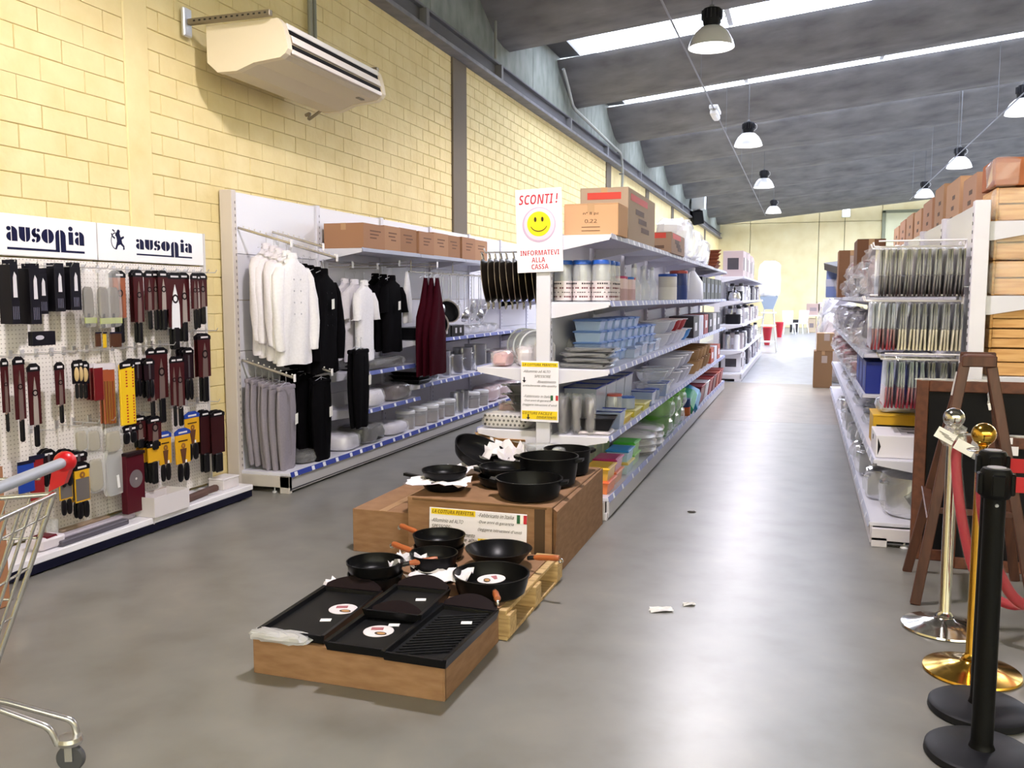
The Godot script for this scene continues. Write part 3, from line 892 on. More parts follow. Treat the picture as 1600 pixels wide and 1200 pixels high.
func knife_display() -> void:
	var d := thing("knife_display", "white pegboard knife display with two blue lettered header boards and low white ledge", "display stand", V(0, 0, 0))
	var white := mat("f1f0f2", 0.4)
	var navy := mat("10123a", 0.5)
	for k in 2:
		var z1: float = [-3.49, -4.53][k]
		var z0 := z1 - 1.03
		part(d, "pegboard", mk().span(V(-4.28, 0.12, z0), V(-4.255, 1.745, z1), 0.003), peg_mat())
		var h := part(d, "header_board", mk().span(V(-4.28, 1.755, z0), V(-4.245, 1.99, z1), 0.004), mat("f6f5f8", 0.35))
		var lg := logo_letters()
		if k == 0: print_polys(h, "lettering", lg, V(-4.246, 1.838, -3.85), FACE_X, 0.1, 0.083, navy)
		else:
			print_polys(h, "lettering", lg, V(-4.246, 1.842, -4.862), FACE_X, 0.1005, 0.068, navy)
			# small rearing lion emblem with a word under it
			var e := []
			for q in [[[0.5, 0.98], [0.62, 1.0], [0.7, 0.92], [0.66, 0.8], [0.74, 0.62], [0.98, 0.7], [1.0, 0.6], [0.8, 0.5], [0.84, 0.34], [1.0, 0.2], [1.02, 0.02], [0.88, 0.0], [0.9, 0.14], [0.7, 0.26], [0.52, 0.2], [0.42, 0.05], [0.28, 0.02], [0.36, 0.2], [0.44, 0.42], [0.4, 0.62], [0.3, 0.72], [0.4, 0.82]], [[0.3, 0.6], [0.16, 0.66], [0.06, 0.8], [0.0, 0.76], [0.12, 0.58], [0.3, 0.5]], [[0.3, 0.92], [0.14, 1.0], [0.1, 0.94], [0.28, 0.84]]]:
				var pl := PackedVector2Array()
				for w in q: pl.append(Vector2(w[0], w[1]))
				e.append(pl)
			var ring := PackedVector2Array()
			for i in 15: ring.append(Vector2(0.34, 0.42) + Vector2(cos(0.9 + i * 0.29), sin(0.9 + i * 0.29)) * Vector2(0.36, 0.42))
			for i in 15: ring.append(Vector2(0.34, 0.42) + Vector2(cos(0.9 + (14 - i) * 0.29), sin(0.9 + (14 - i) * 0.29)) * Vector2(0.31, 0.37))
			e.append(ring)
			print_polys(h, "emblem", e, V(-4.246, 1.83, -4.64), FACE_X, 0.115, 0.13, navy)
			lettering(h, "AUSONIA", V(-4.2455, 1.805, -4.7), FACE_X, 0.14, 0.022, navy)
	part(d, "side_edge", mk().span(V(-4.285, 0.05, -5.575), V(-4.24, 1.99, -5.562)), mat("d9d6d8", 0.5))
	part(d, "ledge", mk().span(V(-4.28, 0.06, -5.69), V(-3.965, 0.1, -3.2), 0.004), mat("eceaf0", 0.35))
	part(d, "ledge_joint", mk().span(V(-3.966, 0.058, -4.595), V(-3.958, 0.135, -4.6)), mat("c9c6cc", 0.4))
	part(d, "kick_board", mk().span(V(-4.2, 0.012, -5.67), V(-3.962, 0.06, -3.2)), mat("0d0e24", 0.5))
	for z in [-5.55, -4.6, -3.5]: part(d, "foot", mk().at(V(-4.0, 0, z)).lathe([Vector2(0, 0), Vector2(0.025, 0), Vector2(0.025, 0.008), Vector2(0.008, 0.014), Vector2(0.0, 0.014)], 10), mat("2a2a30", 0.6))
	var wire := mat("d4d2d6", 0.3, 0.5)
	var hook := mk().tube([V(0, 0.0, 0), V(0.19, 0.0, 0), V(0.205, 0.02, 0)], 0.003, 5).box(V(0.003, 0.0, 0), V(0.006, 0.05, 0.03), 0.002).done()
	var at := []
	for z in [-3.72, -3.87, -3.99, -4.12, -4.22, -4.31, -4.4, -4.52, -4.66, -4.78, -4.9, -5.02, -5.14, -5.28, -5.36, -5.45]: at.append([z, 1.7])
	for z in [-3.66, -3.73, -3.84, -3.92, -4.02, -4.13, -4.22, -4.3, -4.4, -4.52, -4.62, -4.7, -4.82, -4.98, -5.06]: at.append([z, 1.2])
	for z in [-5.16, -5.32, -5.44]: at.append([z, 1.28])
	for z in [-3.95, -4.14, -4.27, -4.4, -4.66, -4.78, -5.03, -5.16, -5.32, -5.44]: at.append([z, 0.76])
	for p in at: part(d, "hook", hook, wire, V(-4.256, p[1], p[0]))

func ppart(o: Node, called: String, key: String, make: Callable, m: Material, at := Vector3.ZERO, rot := Vector3.ZERO) -> MeshInstance3D:
	if not cache.has(key): cache[key] = make.call().done()
	return part(o, called, cache[key], m, at, rot)

func knife_products() -> void:
	# every carded knife, boxed knife and bag on the hooks; fronts look along +x, z runs along the board
	var count := {}
	var black := mat("121014", 0.35)
	var sleeve := mat("43191c", 0.3)
	var words := {"top": "top pegboard row", "mid": "middle pegboard row", "low": "bottom pegboard row", "flat": "pegboard", "small": "pegboard gap"}
	for i in PACKS.size():
		var p = PACKS[i]
		var z: float = p[1]
		var w: float = clampf(p[3], 0.03, 0.16)
		var h: float = p[4]
		var f: float = p[5]
		var kind: String = p[0]
		for s in range(p[6] + 1):
			var x := -4.07 - 0.04 * s - 0.012 * ((i * 7) % 3)
			var zz := z - 0.012 * s
			var at := V(x, p[2] - h, zz)
			var nm := "carded_knife"
			var cat := "knife"
			var say := "knife on dark maroon card"
			if kind == "box": nm = "knife_box"; cat = "box"; say = "black knife box with pale blade print"
			elif kind == "bag": nm = "bagged_utensil"; cat = "kitchen tool"; say = "clear bag with grey and black tool"
			elif kind == "tan": nm = "carded_tool"; cat = "kitchen tool"; say = "orange brown card with black tool handle"
			elif kind == "pale": say = "knife with pale grey blade on maroon card"
			elif kind == "big": say = "large chef knife with shining white blade"
			elif kind == "flat": nm = "knife_box"; cat = "box"; say = "black box lying crosswise with white oval logo, alone on the"
			elif kind in ["yel", "brn"]: nm = "hanging_gadget"; cat = "kitchen tool"; say = "small yellow gadget" if kind == "yel" else "small brown gadget"
			elif kind == "spoon": nm = "wooden_spoon"; cat = "spoon"; say = "pale wooden spoon on black card"
			elif kind == "red": nm = "red_packet"; cat = "packet"; say = "dark red glossy packet"
			elif kind == "orange": nm = "skewer_packet"; cat = "packet"; say = "clear packet of reddish orange skewers"
			elif kind == "yellow": nm = "yellow_blade_pack"; cat = "knife"; say = "long yellow card with black header and red print"
			elif kind == "dark": nm = "carded_scissors"; cat = "scissors"; say = "black scissors on a dark card"
			elif kind == "clear": nm = "bagged_utensil"; cat = "kitchen tool"; say = "clear bag of beige brushes"
			elif kind == "silver": nm = "bagged_utensil"; cat = "kitchen tool"; say = "silver wrapped spatula in crinkled bag"
			elif kind == "maroonbox": nm = "plate_box"; cat = "box"; say = "maroon box with a grey disc picture"
			elif kind == "ystack": nm = "carded_shears"; cat = "scissors"; say = "yellow card of black handled shears"
			elif kind == "face": nm = "carded_shears"; cat = "scissors"; say = "yellow card with blue header and black shears"
			elif kind == "stick": nm = "carded_peeler"; cat = "peeler"; say = "long brown card with black handle"
			elif kind == "blue": nm = "blue_packet"; cat = "packet"; say = "blue packet"
			elif kind == "redpack": nm = "red_packet"; cat = "packet"; say = "red net packet"
			elif kind == "yelgrey": nm = "carded_shears"; cat = "scissors"; say = "yellow and grey card with black handles"
			var key: String = say + p[7]
			count[key] = count.get(key, -1) + 1
			var label: String = "%s, %s from cart side, %s" % [say, ORD[count[key]], words[p[7]]]
			if kind == "flat": label = say + " pegboard"
			var o := thing(nm, label, cat, at, 0.0, "%ss in the %s" % [nm.replace("_", " "), words[p[7]]])
			var u := "%s%.3f%.3f%.2f" % [kind, w, h, f]
			var ch := h * f
			match kind:
				"box", "flat":
					ppart(o, "carton", u + "c", func(): return mk().box(V(0, h / 2, 0), V(0.034, h, w), 0.002), mat("15131c", 0.4))
					if kind == "box":
						ppart(o, "hang_tab", u + "t", func(): return mk().box(V(0.015, h + 0.012, 0), V(0.002, 0.03, w * 0.9)), mat("15131c", 0.4))
						ppart(o, "blade_picture", u + "w", func(): return mk().at(V(0.0168, h * 0.88, 0), V(0, PI / 2, 0)).slab(PackedVector2Array([Vector2(0, 0), Vector2(0.012, -0.02), Vector2(0.014, -h * 0.43), Vector2(-0.012, -h * 0.43), Vector2(-0.01, -0.03)]), 0.0012), mat("d5d2da", 0.4))
						for k in 4: ppart(o, "print_line", u + "l", func(): return mk().box(Vector3.ZERO, V(0.001, h * 0.22, 0.003)), mat("74748c", 0.6), V(0.0173, h * 0.19, (k - 1.5) * 0.011))
					else:
						var b := mk().at(V(0.0172, 0.045, 0.03), V(0, PI / 2, 0)).slab(circle(0.013, 16, Vector2.ZERO, 2.2), 0.001)
						part(o, "oval_logo", b, mat("b9b5c2", 0.5))
				"bag", "clear", "silver":
					var body := "6b6358" if kind == "bag" else ("9c937c" if kind == "clear" else "77777c")
					ppart(o, "tool", u + "b", func(): return mk().lump(V(0, h * 0.42, 0), V(0.025, h * (0.8 if kind != "bag" else 0.55), w * 0.75), 0.08, 3, 12, 8, 0.5, false), mat(body, 0.5))
					if kind == "bag":
						ppart(o, "tool_handle", u + "h", func(): return mk().box(V(0.002, h * 0.13, w * 0.1), V(0.022, h * 0.26, 0.03), 0.008), black)
						ppart(o, "card_band", u + "g", func(): return mk().box(V(0.014, h * 0.12, 0), V(0.001, h * 0.1, w * 0.95)), mat("a3ad5e", 0.5))
					if kind == "silver": ppart(o, "price_tag", u + "g", func(): return mk().at(V(0.022, h * 0.3, -w * 0.1), V(0.1, 0, 0)).box(Vector3.ZERO, V(0.002, h * 0.28, 0.02)), mat("f4f4f6", 0.5))
					ppart(o, "bag", u + "p", func(): return mk().lump(V(0, h * 0.5, 0), V(0.036, h, w), 0.05, i, 12, 9, 0.35), mat("ffffff", 0.15, 0.0, 0.16 if kind != "silver" else 0.3))
				"red", "orange", "blue", "redpack", "yellow", "yel", "brn":
					var c: String = {"red": "6e1218", "orange": "a4522f", "blue": "1d3f9c", "redpack": "8f1d22", "yellow": "e9bf1e", "yel": "d8b01c", "brn": "4a2a18"}[kind]
					ppart(o, "packet", u + "k", func(): return mk().box(V(0, h * 0.47, 0), V(0.016 if kind == "yellow" else 0.01, h * 0.94, w * 0.94), 0.004), mat(c, 0.3))
					if kind == "yellow":
						ppart(o, "header_card", u + "h", func(): return mk().at(V(0.009, 0, 0), V(0, PI / 2, 0)).slab(PackedVector2Array([Vector2(-w / 2, h * 0.87), Vector2(w / 2, h * 0.9), Vector2(w / 2, h * 0.97), Vector2(0, h), Vector2(-w / 2, h * 0.96)]), 0.003), black)
						ppart(o, "header_print", u + "hp", func(): return mk().box(V(0.0128, h * 0.925, 0), V(0.001, 0.012, w * 0.55)), mat("d9d6da", 0.5))
						for k in 16: ppart(o, "red_print", "yp", func(): return mk().box(Vector3.ZERO, V(0.001, 0.009, 0.014)), mat("b2241c", 0.5), V(0.0085, h * (0.05 + 0.045 * k) + (0.1 * h if k > 9 else 0.0), 0.0))
					else:
						ppart(o, "header_card", u + "h", func(): return mk().box(V(0.006, h * 0.95, 0), V(0.003, h * 0.1, w)), mat("d7d0d6" if kind in ["orange", "red"] else "1c1c30", 0.4))
						if kind == "orange":
							for k in 4: ppart(o, "skewer", u + "sk", func(): return mk().box(V(0.007, h * 0.36, 0), V(0.004, h * 0.7, 0.006), 0.001), mat(["8e6a24", "7a3c1c"][k % 2], 0.4), V(0, 0, (k - 1.5) * w * 0.22))
						elif kind == "blue": ppart(o, "print_line", u + "l", func(): return mk().box(V(0.006, h * 0.45, 0), V(0.001, 0.014, w * 0.5)), mat("9fb0e0", 0.5))
				"maroonbox":
					ppart(o, "carton", u + "c", func(): return mk().box(V(0, h * 0.48, 0), V(0.05, h * 0.96, w), 0.003), mat("4d1420", 0.35))
					ppart(o, "flap", u + "f", func(): return mk().box(V(0.01, h * 0.98, 0), V(0.05, h * 0.05, w * 1.02), 0.002), mat("1f1014", 0.4))
					ppart(o, "disc_picture", u + "d", func(): return mk().at(V(0.0255, h * 0.56, 0), V(0, PI / 2, 0)).slab(circle(0.058, 24), 0.0012), mat("6d6468", 0.4))
					ppart(o, "disc_centre", u + "e", func(): return mk().at(V(0.0268, h * 0.56, 0), V(0, PI / 2, 0)).slab(circle(0.008, 12), 0.001), mat("c3bcc0", 0.4))
				_:
					var card: Color
					var cm: Material = sleeve
					if kind == "tan": cm = mat("9a5738", 0.35)
					elif kind == "dark": cm = mat("221319", 0.35)
					elif kind in ["face", "ystack"]: cm = mat("dca51a", 0.4)
					elif kind == "yelgrey": cm = mat("d9a61c", 0.4)
					elif kind == "stick": cm = mat("35171a", 0.35)
					elif kind == "spoon": cm = mat("17131a", 0.35)
					var lowy := h - ch
					ppart(o, "card", u + "c", func(): return mk().at(V(-0.004, lowy, 0), V(0, PI / 2, 0)).slab(PackedVector2Array([Vector2(-w * 0.46, 0), Vector2(w * 0.46, 0), Vector2(w * 0.48, ch - 0.03), Vector2(-w * 0.48, ch - 0.03)]), 0.006), cm)
					ppart(o, "header_card", u + "h", func(): return mk().at(V(-0.005, h - 0.045, 0), V(0, PI / 2, 0)).slab(PackedVector2Array([Vector2(-w * 0.5, 0), Vector2(w * 0.5, 0), Vector2(w * 0.5, 0.024), Vector2(w * 0.2, 0.045), Vector2(-w * 0.2, 0.045), Vector2(-w * 0.5, 0.024)]), 0.009), mat("1c3f9e", 0.4) if kind == "face" else black)
					ppart(o, "header_print", u + "hp", func(): return mk().box(V(0.0046, h - 0.028, 0), V(0.001, 0.012, w * 0.55)), mat("d9d6da", 0.5))
					if kind in ["knife", "pale", "big", "tan"]:
						var bc: String = {"knife": "72605c", "pale": "a59a94", "big": "eef0f4", "tan": "7a4a36"}[kind]
						var bw := w * (0.2 if kind != "big" else 0.3)
						ppart(o, "blade", u + "b", func(): return mk().at(V(0.003, lowy, 0), V(0, PI / 2, 0)).slab(PackedVector2Array([Vector2(-bw, -0.01), Vector2(bw, -0.01), Vector2(bw * 0.95, ch * 0.4), Vector2(bw * 0.6, ch * 0.56), Vector2(0, ch * 0.78), Vector2(-bw * 0.5, ch * 0.6), Vector2(-bw * 0.8, ch * 0.4)]), 0.003), mat(bc, 0.3, 0.1))
						ppart(o, "ring_print", u + "r", func(): return mk().at(V(0.0062, lowy + ch * 0.52, 0), V(PI / 2, 0, PI / 2)).lathe([Vector2(w * 0.13, 0), Vector2(w * 0.22, 0), Vector2(w * 0.22, 0.0015), Vector2(w * 0.13, 0.0015), Vector2(w * 0.13, 0)], 16), mat("1a1013", 0.4))
					elif kind == "spoon":
						ppart(o, "spoon_bowl", u + "b", func(): return mk().lump(V(0.006, lowy + ch * 0.4, 0), V(0.018, ch * 0.62, w * 0.6), 0.0, 1, 14, 8, 1.0, false), mat("c7ab78", 0.55))
					elif kind == "face":
						ppart(o, "blade", u + "b", func(): return mk().at(V(0.003, lowy, 0), V(0, PI / 2, 0)).slab(PackedVector2Array([Vector2(-0.012, 0.0), Vector2(0.012, 0.0), Vector2(w * 0.2, ch * 0.42), Vector2(-w * 0.2, ch * 0.42)]), 0.003), mat("5d3722", 0.4))
						ppart(o, "pivot_ring", u + "r", func(): return mk().at(V(0.006, lowy + ch * 0.5, 0), V(PI / 2, 0, PI / 2)).lathe([Vector2(0.007, 0), Vector2(0.02, 0), Vector2(0.02, 0.002), Vector2(0.007, 0.002), Vector2(0.007, 0)], 14), mat("8d5d2a", 0.4))
						ppart(o, "print_line", u + "l", func(): return mk().box(V(0.003, lowy + ch * 0.64, 0), V(0.002, 0.008, w * 0.6)), mat("2d2018", 0.5))
					elif kind == "yelgrey":
						ppart(o, "grey_panel", u + "b", func(): return mk().box(V(0.003, lowy + ch * 0.32, 0), V(0.002, ch * 0.56, w * 0.84)), mat("66605e", 0.5))
						ppart(o, "pivot_ring", u + "r", func(): return mk().at(V(0.005, lowy + ch * 0.68, 0), V(PI / 2, 0, PI / 2)).lathe([Vector2(0.008, 0), Vector2(0.02, 0), Vector2(0.02, 0.002), Vector2(0.008, 0.002), Vector2(0.008, 0)], 14), mat("8d5d2a", 0.4))
					elif kind == "dark":
						ppart(o, "blade", u + "b", func(): return mk().box(V(0.004, lowy + ch * 0.4, 0), V(0.003, ch * 0.7, w * 0.16), 0.001), mat("5a5258", 0.3, 0.5))
					if kind == "dark" or kind == "face" or kind == "yelgrey":
						for sgn in [-1, 1]:
							ppart(o, "handle", u + "H%d" % sgn, func(): return mk().at(V(0, lowy * 0.5, sgn * w * 0.2), V(0, 0, 0)).lump(Vector3.ZERO, V(0.02, lowy * 1.05, w * 0.34), 0.0, 1, 12, 7, 0.7, false), black)
						if kind == "face": ppart(o, "price_sticker", u + "s", func(): return mk().box(V(0.0045, lowy + 0.012, -0.015), V(0.001, 0.02, 0.035)), mat("f4f2f2", 0.5))
					else:
						ppart(o, "handle", u + "H", func(): return mk().box(V(0, lowy * 0.5 - 0.002, -0.003), V(0.022, lowy * 1.06, w * (0.42 if kind != "stick" else 0.5)), 0.009), black)
	ledge_goods()

func ledge_goods() -> void:
	var kraft := mat("b9a58f", 0.8)
	var b := thing("open_box", "open white carton on the ledge under the maroon box", "box", V(-4.04, 0.1, -4.76), 0.0)
	for sx in [-0.0925, 0.0925]: part(b, "side_panel", mk().box(V(sx, 0.065, 0), V(0.005, 0.13, 0.34)), mat("d8d2d6", 0.6))
	part(b, "end_panel", mk().span(V(-0.09, 0, -0.17), V(0.09, 0.13, -0.165)), mat("e4dfe2", 0.6))
	part(b, "end_panel", mk().span(V(-0.09, 0, 0.165), V(0.09, 0.13, 0.17)), mat("d0cacc", 0.6))
	part(b, "inside", mk().span(V(-0.088, 0.002, -0.163), V(0.088, 0.012, 0.163)), mat("8b6a52", 0.8))
	part(b, "flap", mk().at(V(-0.09, 0.125, 0), V(0, 0, 0.5)).box(V(-0.03, 0.0, 0), V(0.06, 0.004, 0.33)), mat("8f6448", 0.8))
	var c := solo("cardboard_strip", "brown cardboard tube lying on the ledge by the small white box", "cardboard", mk().at(Vector3.ZERO, V(0, 0.12, 0)).box(V(0, 0.024, 0), V(0.05, 0.048, 0.42), 0.012), mat("5a4038", 0.7), V(-4.06, 0.1, -5.2))
	var s := thing("small_carton", "small white carton at the far end of the knife display ledge", "box", V(-4.1, 0.1, -5.52))
	part(s, "body", mk().box(V(0, 0.035, 0), V(0.13, 0.07, 0.19), 0.003), mat("d9d2d4", 0.6))
	part(s, "lid", mk().box(V(0.0, 0.078, 0.0), V(0.135, 0.012, 0.195), 0.003), mat("e6e1e4", 0.6))
	var tag := solo("price_card", "folded white price card on the ledge near the cardboard tube", "card", mk().at(Vector3.ZERO, V(0, 0, 0.35)).box(V(0, 0.02, 0), V(0.045, 0.003, 0.05)), mat("f4f2f4", 0.6), V(-4.005, 0.1, -5.27))
	for q in [[-4.02, -4.15, 0.55, 0.03, "long grey metal bar lying along the front edge of the white ledge", "57535e"], [-4.11, -4.28, 0.6, 0.02, "flat pale packed bar lying behind the grey bar on the ledge", "b5adb8"], [-4.2, -4.2, 0.5, -0.02, "brown paper edged flat pack lying at the pegboard foot", "96816c"]]:
		solo("packed_bar", q[4], "packet", mk().at(Vector3.ZERO, V(0, q[3], 0)).box(V(0, 0.017, 0), V(0.055, 0.034, q[2]), 0.006), mat(q[5], 0.45), V(q[0], 0.1, q[1]))
	var k := thing("small_packet", "small white and maroon wrapped packet on the ledge beside the cart", "packet", V(-4.07, 0.1, -3.84))
	part(k, "wrapper", mk().lump(V(0, 0.035, 0), V(0.13, 0.07, 0.19), 0.05, 4, 12, 7, 0.4), mat("d9d2d8", 0.3))
	part(k, "band", mk().box(V(0, 0.06, 0.0), V(0.11, 0.03, 0.09), 0.01), mat("5d1020", 0.4))
	var g := thing("glass_tumbler", "clear tumbler standing on the ledge behind the grey bar", "glass", V(-4.16, 0.1, -3.98))
	part(g, "glass", mk().lathe([Vector2(0, 0), Vector2(0.03, 0), Vector2(0.036, 0.12), Vector2(0.033, 0.12), Vector2(0.027, 0.008), Vector2(0, 0.008)], 16), mat("eef2f4", 0.1, 0.0, 0.2))
	part(g, "base", mk().lathe([Vector2(0, 0), Vector2(0.031, 0), Vector2(0.031, 0.01), Vector2(0, 0.01)], 16), mat("d8dcde", 0.2))

# ---------------------------------------------------------------- shelving parts shared by the wall unit and the gondolas

func cream() -> Material: return mat("d8d7e2", 0.4)
func strip_mat() -> Material: return mat("3d4c96", 0.35)

func shelf(o: Node, y: float, z0: float, z1: float, xb: float, xt: float, strip := "3d4c96", n_tags := 5, seed_ := 1) -> void:
	# a steel shelf: board from back xb to tip xt, lip with a coloured price rail and paper tags, a tapered bracket at each end
	var sg := signf(xt - xb)
	var b := part(o, "shelf_board", mk().span(V(xb, y - 0.025, z0), V(xt, y, z1), 0.003), cream())
	part(b, "price_rail", mk().at(V(xt + sg * 0.004, y - 0.012, (z0 + z1) / 2), V(0, 0, sg * 0.25)).box(Vector3.ZERO, V(0.006, 0.04, absf(z1 - z0) - 0.006), 0.001), mat(strip, 0.35))
	var g := RandomNumberGenerator.new()
	g.seed = seed_ * 31 + int(y * 100)
	for k in n_tags:
		var z := lerpf(z0, z1, (k + 0.3 + g.randf() * 0.4) / n_tags)
		ppart(b, "price_tag", "ptag", func(): return mk().box(Vector3.ZERO, V(0.002, 0.034, 0.04)), mat("e9ebf4", 0.4), V(xt + sg * 0.0085, y - 0.012, z), V(0, 0, sg * 0.25))

func bracket(o: Node, y: float, z: float, xb: float, xt: float) -> void:
	var w := xt - xb
	var m := mk()
	m.t = Transform3D(Basis(), V(xb, y, z - 0.003))
	var p := PackedVector2Array([Vector2(0, -0.005), Vector2(w, -0.005), Vector2(w, -0.035), Vector2(w * 0.05, -0.11), Vector2(0, -0.11)])
	m.slab(p, 0.006)
	part(o, "bracket", m, cream())

func slots(o: Node, x: float, y0: float, y1: float, z: float, pitch := 0.05) -> void:
	var m := mk()
	var y := y0
	while y < y1:
		m.box(V(x, y, z), V(0.003, 0.02, 0.006))
		y += pitch
	stuff(part(o, "slot_holes", m, mat("2a2a30", 0.8)))

const UZ := [-5.87, -7.12, -8.39, -9.66, -10.93, -12.2, -13.47, -14.74]
func wall_unit() -> void:
	var u := thing("shelving_unit", "long cream steel wall shelving with slotted posts along the yellow block wall", "shelving")
	for k in UZ.size():
		var z: float = UZ[k]
		part(u, "post", mk().span(V(-4.3, 0, z - 0.03), V(-4.19, 2.345, z + 0.03), 0.004), mat("cfc6c0", 0.45) if k == 0 else cream())
		slots(u, -4.1905, 0.2, 2.3, z - 0.012)
		if k == UZ.size() - 1: continue
		var z2: float = UZ[k + 1]
		var ys := [0.15, 0.62, 1.1, 1.5, 1.86, 2.335]
		for j in 5: part(u, "back_panel", mk().span(V(-4.26, ys[j] + 0.002, z2 + 0.03), V(-4.21, ys[j + 1] - 0.002, z - 0.03), 0.003), mat("d3d2da" if j < 4 else "e6e6ee", 0.4))
		# base with plinth, toe gap and blue rail
		part(u, "plinth", mk().span(V(-3.775, 0.02, z2), V(-3.755, 0.135, z)), mat("b4b1b2", 0.5))
		shelf(u, 0.16, z2, z, -4.2, -3.75, "2c3f98", 6, k)
		part(u, "plinth_line", mk().span(V(-3.7545, 0.03, z2), V(-3.752, 0.038, z)), mat("2b2b30", 0.8))
		if k > 0: bracket(u, 0.135, z, -4.2, -3.76)
	var e := part(u, "end_foot", mk().span(V(-4.2, 0.045, -5.9), V(-3.755, 0.135, -5.86), 0.003).span(V(-3.84, 0.0, -5.9), V(-3.755, 0.135, -5.86), 0.003), mat("c4bcb6", 0.5))
	part(e, "levelling_foot", mk().at(V(-3.9, 0, -5.88)).lathe([Vector2(0, 0), Vector2(0.02, 0), Vector2(0.02, 0.012), Vector2(0.006, 0.02), Vector2(0.006, 0.05), Vector2(0, 0.05)], 10), mat("c9c9cc", 0.4, 0.5))
	# top shelf over bays two to four, lower shelves per bay
	for k in [1, 2, 3]: shelf(u, 1.96, UZ[k + 1], UZ[k], -4.2, -3.76, "8d90a0", 0, k)
	for k in [1, 2, 3, 4]: bracket(u, 1.96, UZ[k] + 0.0, -4.2, -3.76)
	for q in [[0.84, 1, 5], [0.49, 1, 5], [1.07, 2, 5], [1.07, 3, 5], [0.61, 2, 6], [0.61, 3, 6], [1.07, 4, 5], [0.61, 4, 5], [1.5, 4, 4], [1.5, 5, 4], [1.0, 5, 4], [0.6, 5, 4]]:
		shelf(u, q[0], UZ[q[1] + 1], UZ[q[1]], -4.2, -3.78, "5663a8", q[2], q[1])
		bracket(u, q[0], UZ[q[1]], -4.2, -3.78)
		bracket(u, q[0], UZ[q[1] + 1], -4.2, -3.78)
	# sloping garment arms and hanging rails
	var chrome := mat("c6c0b4", 0.25, 0.7)
	for a in [[2.06, -5.93], [2.06, -6.4], [1.03, -5.93], [1.03, -6.5], [1.98, -6.62]]:
		var r := part(u, "garment_arm", mk().tube([V(-4.2, a[0], a[1]), V(-3.73, a[0] - 0.13, a[1])], 0.011, 6), chrome)
		for k in 9: ppart(r, "stop_bead", "bead", func(): return mk().lathe([Vector2(0, -0.008), Vector2(0.008, 0), Vector2(0, 0.008)], 8), mat("efece6", 0.3, 0.3), V(-4.15 + 0.05 * k, a[0] + 0.007 - 0.0138 * k, a[1]))
		ppart(r, "end_plate", "endplate", func(): return mk().box(Vector3.ZERO, V(0.008, 0.06, 0.03), 0.003), mat("f1eef0", 0.3), V(-3.728, a[0] - 0.13, a[1]))
	for q in [[-7.3, -3.95, 1.8], [-7.7, -3.9, 1.8], [-8.1, -3.86, 1.84], [-8.5, -3.62, 1.84]]:
		var r := part(u, "hook_rail", mk().tube([V(-4.2, q[2], q[0]), V(q[1], q[2], q[0])], 0.006, 6).tube([V(-4.2, q[2] + 0.03, q[0]), V(q[1], q[2] + 0.03, q[0])], 0.004, 6), chrome)
		part(r, "rail_tag", mk().box(V(q[1], q[2] + 0.02, q[0]), V(0.003, 0.06, 0.035)), mat("f3f2f5", 0.4))
	var rail := part(u, "hanging_rail", mk().tube([V(-3.92, 1.79, -8.45), V(-3.92, 1.79, -10.9)], 0.009, 8), chrome)
	for z in [-8.5, -9.66, -10.85]: part(rail, "rail_arm", mk().tube([V(-3.92, 1.79, z), V(-3.92, 1.95, z)], 0.006, 6), chrome)
	# cartons on the top shelf
	var kraft := [mat("a3785a", 0.85), mat("ac8262", 0.85), mat("9a7050", 0.85)]
	var z := -7.14
	for k in 8:
		var w: float = [0.44, 0.36, 0.4, 0.4, 0.42, 0.38, 0.44, 0.45][k]
		var hgt: float = [0.225, 0.235, 0.24, 0.235, 0.25, 0.25, 0.255, 0.25][k]
		var c := thing("carton", "brown carton on the top shelf over the clothes, %s from the shirts" % ORD[k], "box", V(-3.955 - 0.01 * (k % 3), 1.96, z - w / 2), 0.0, "cartons on the wall unit top shelf")
		carton(c, V(0.4, hgt, w - 0.012), kraft[k % 3], k)
		z -= w
	
func carton(c: Node, s: Vector3, m: Material, k := 0, printed := true) -> void:
	part(c, "body", mk().box(V(0, s.y / 2 - 0.002, 0), V(s.x, s.y - 0.006, s.z), 0.004), m)
	part(c, "flap", mk().box(V(-s.x * 0.25, s.y - 0.003, 0), V(s.x * 0.49, 0.005, s.z)), m)
	part(c, "flap", mk().box(V(s.x * 0.25, s.y - 0.003, 0), V(s.x * 0.49, 0.005, s.z)), m)
	part(c, "tape", mk().box(V(0, s.y, 0), V(0.05, 0.001, s.z)).box(V(0, s.y - 0.03, s.z / 2 + 0.0005), V(0.05, 0.06, 0.001)), mat("b58f68", 0.35))
	if printed:
		for j in 3: part(c, "print_line", mk().box(V(s.x / 2 + 0.0005, s.y * (0.72 - 0.14 * j), s.z * (0.05 * ((k + j) % 3) - 0.05)), V(0.001, 0.012, s.z * (0.5 - 0.1 * j))), mat("6b4a36", 0.8))

# ---------------------------------------------------------------- clothes
func cloth(hex: String) -> StandardMaterial3D:
	var key := "cloth" + hex
	if not mats.has(key):
		var m := tri_mat(key, noise_tex(0.05, [[0.0, "f0f0f0"], [1.0, "ffffff"]], 256, 3, 41), V(3, 3, 3), 0.85, hex)
		m.rim_enabled = Color(hex).get_luminance() > 0.3
		m.rim = 0.2
		if not m.rim_enabled: m.metallic_specular = 0.15
	return mats[key]

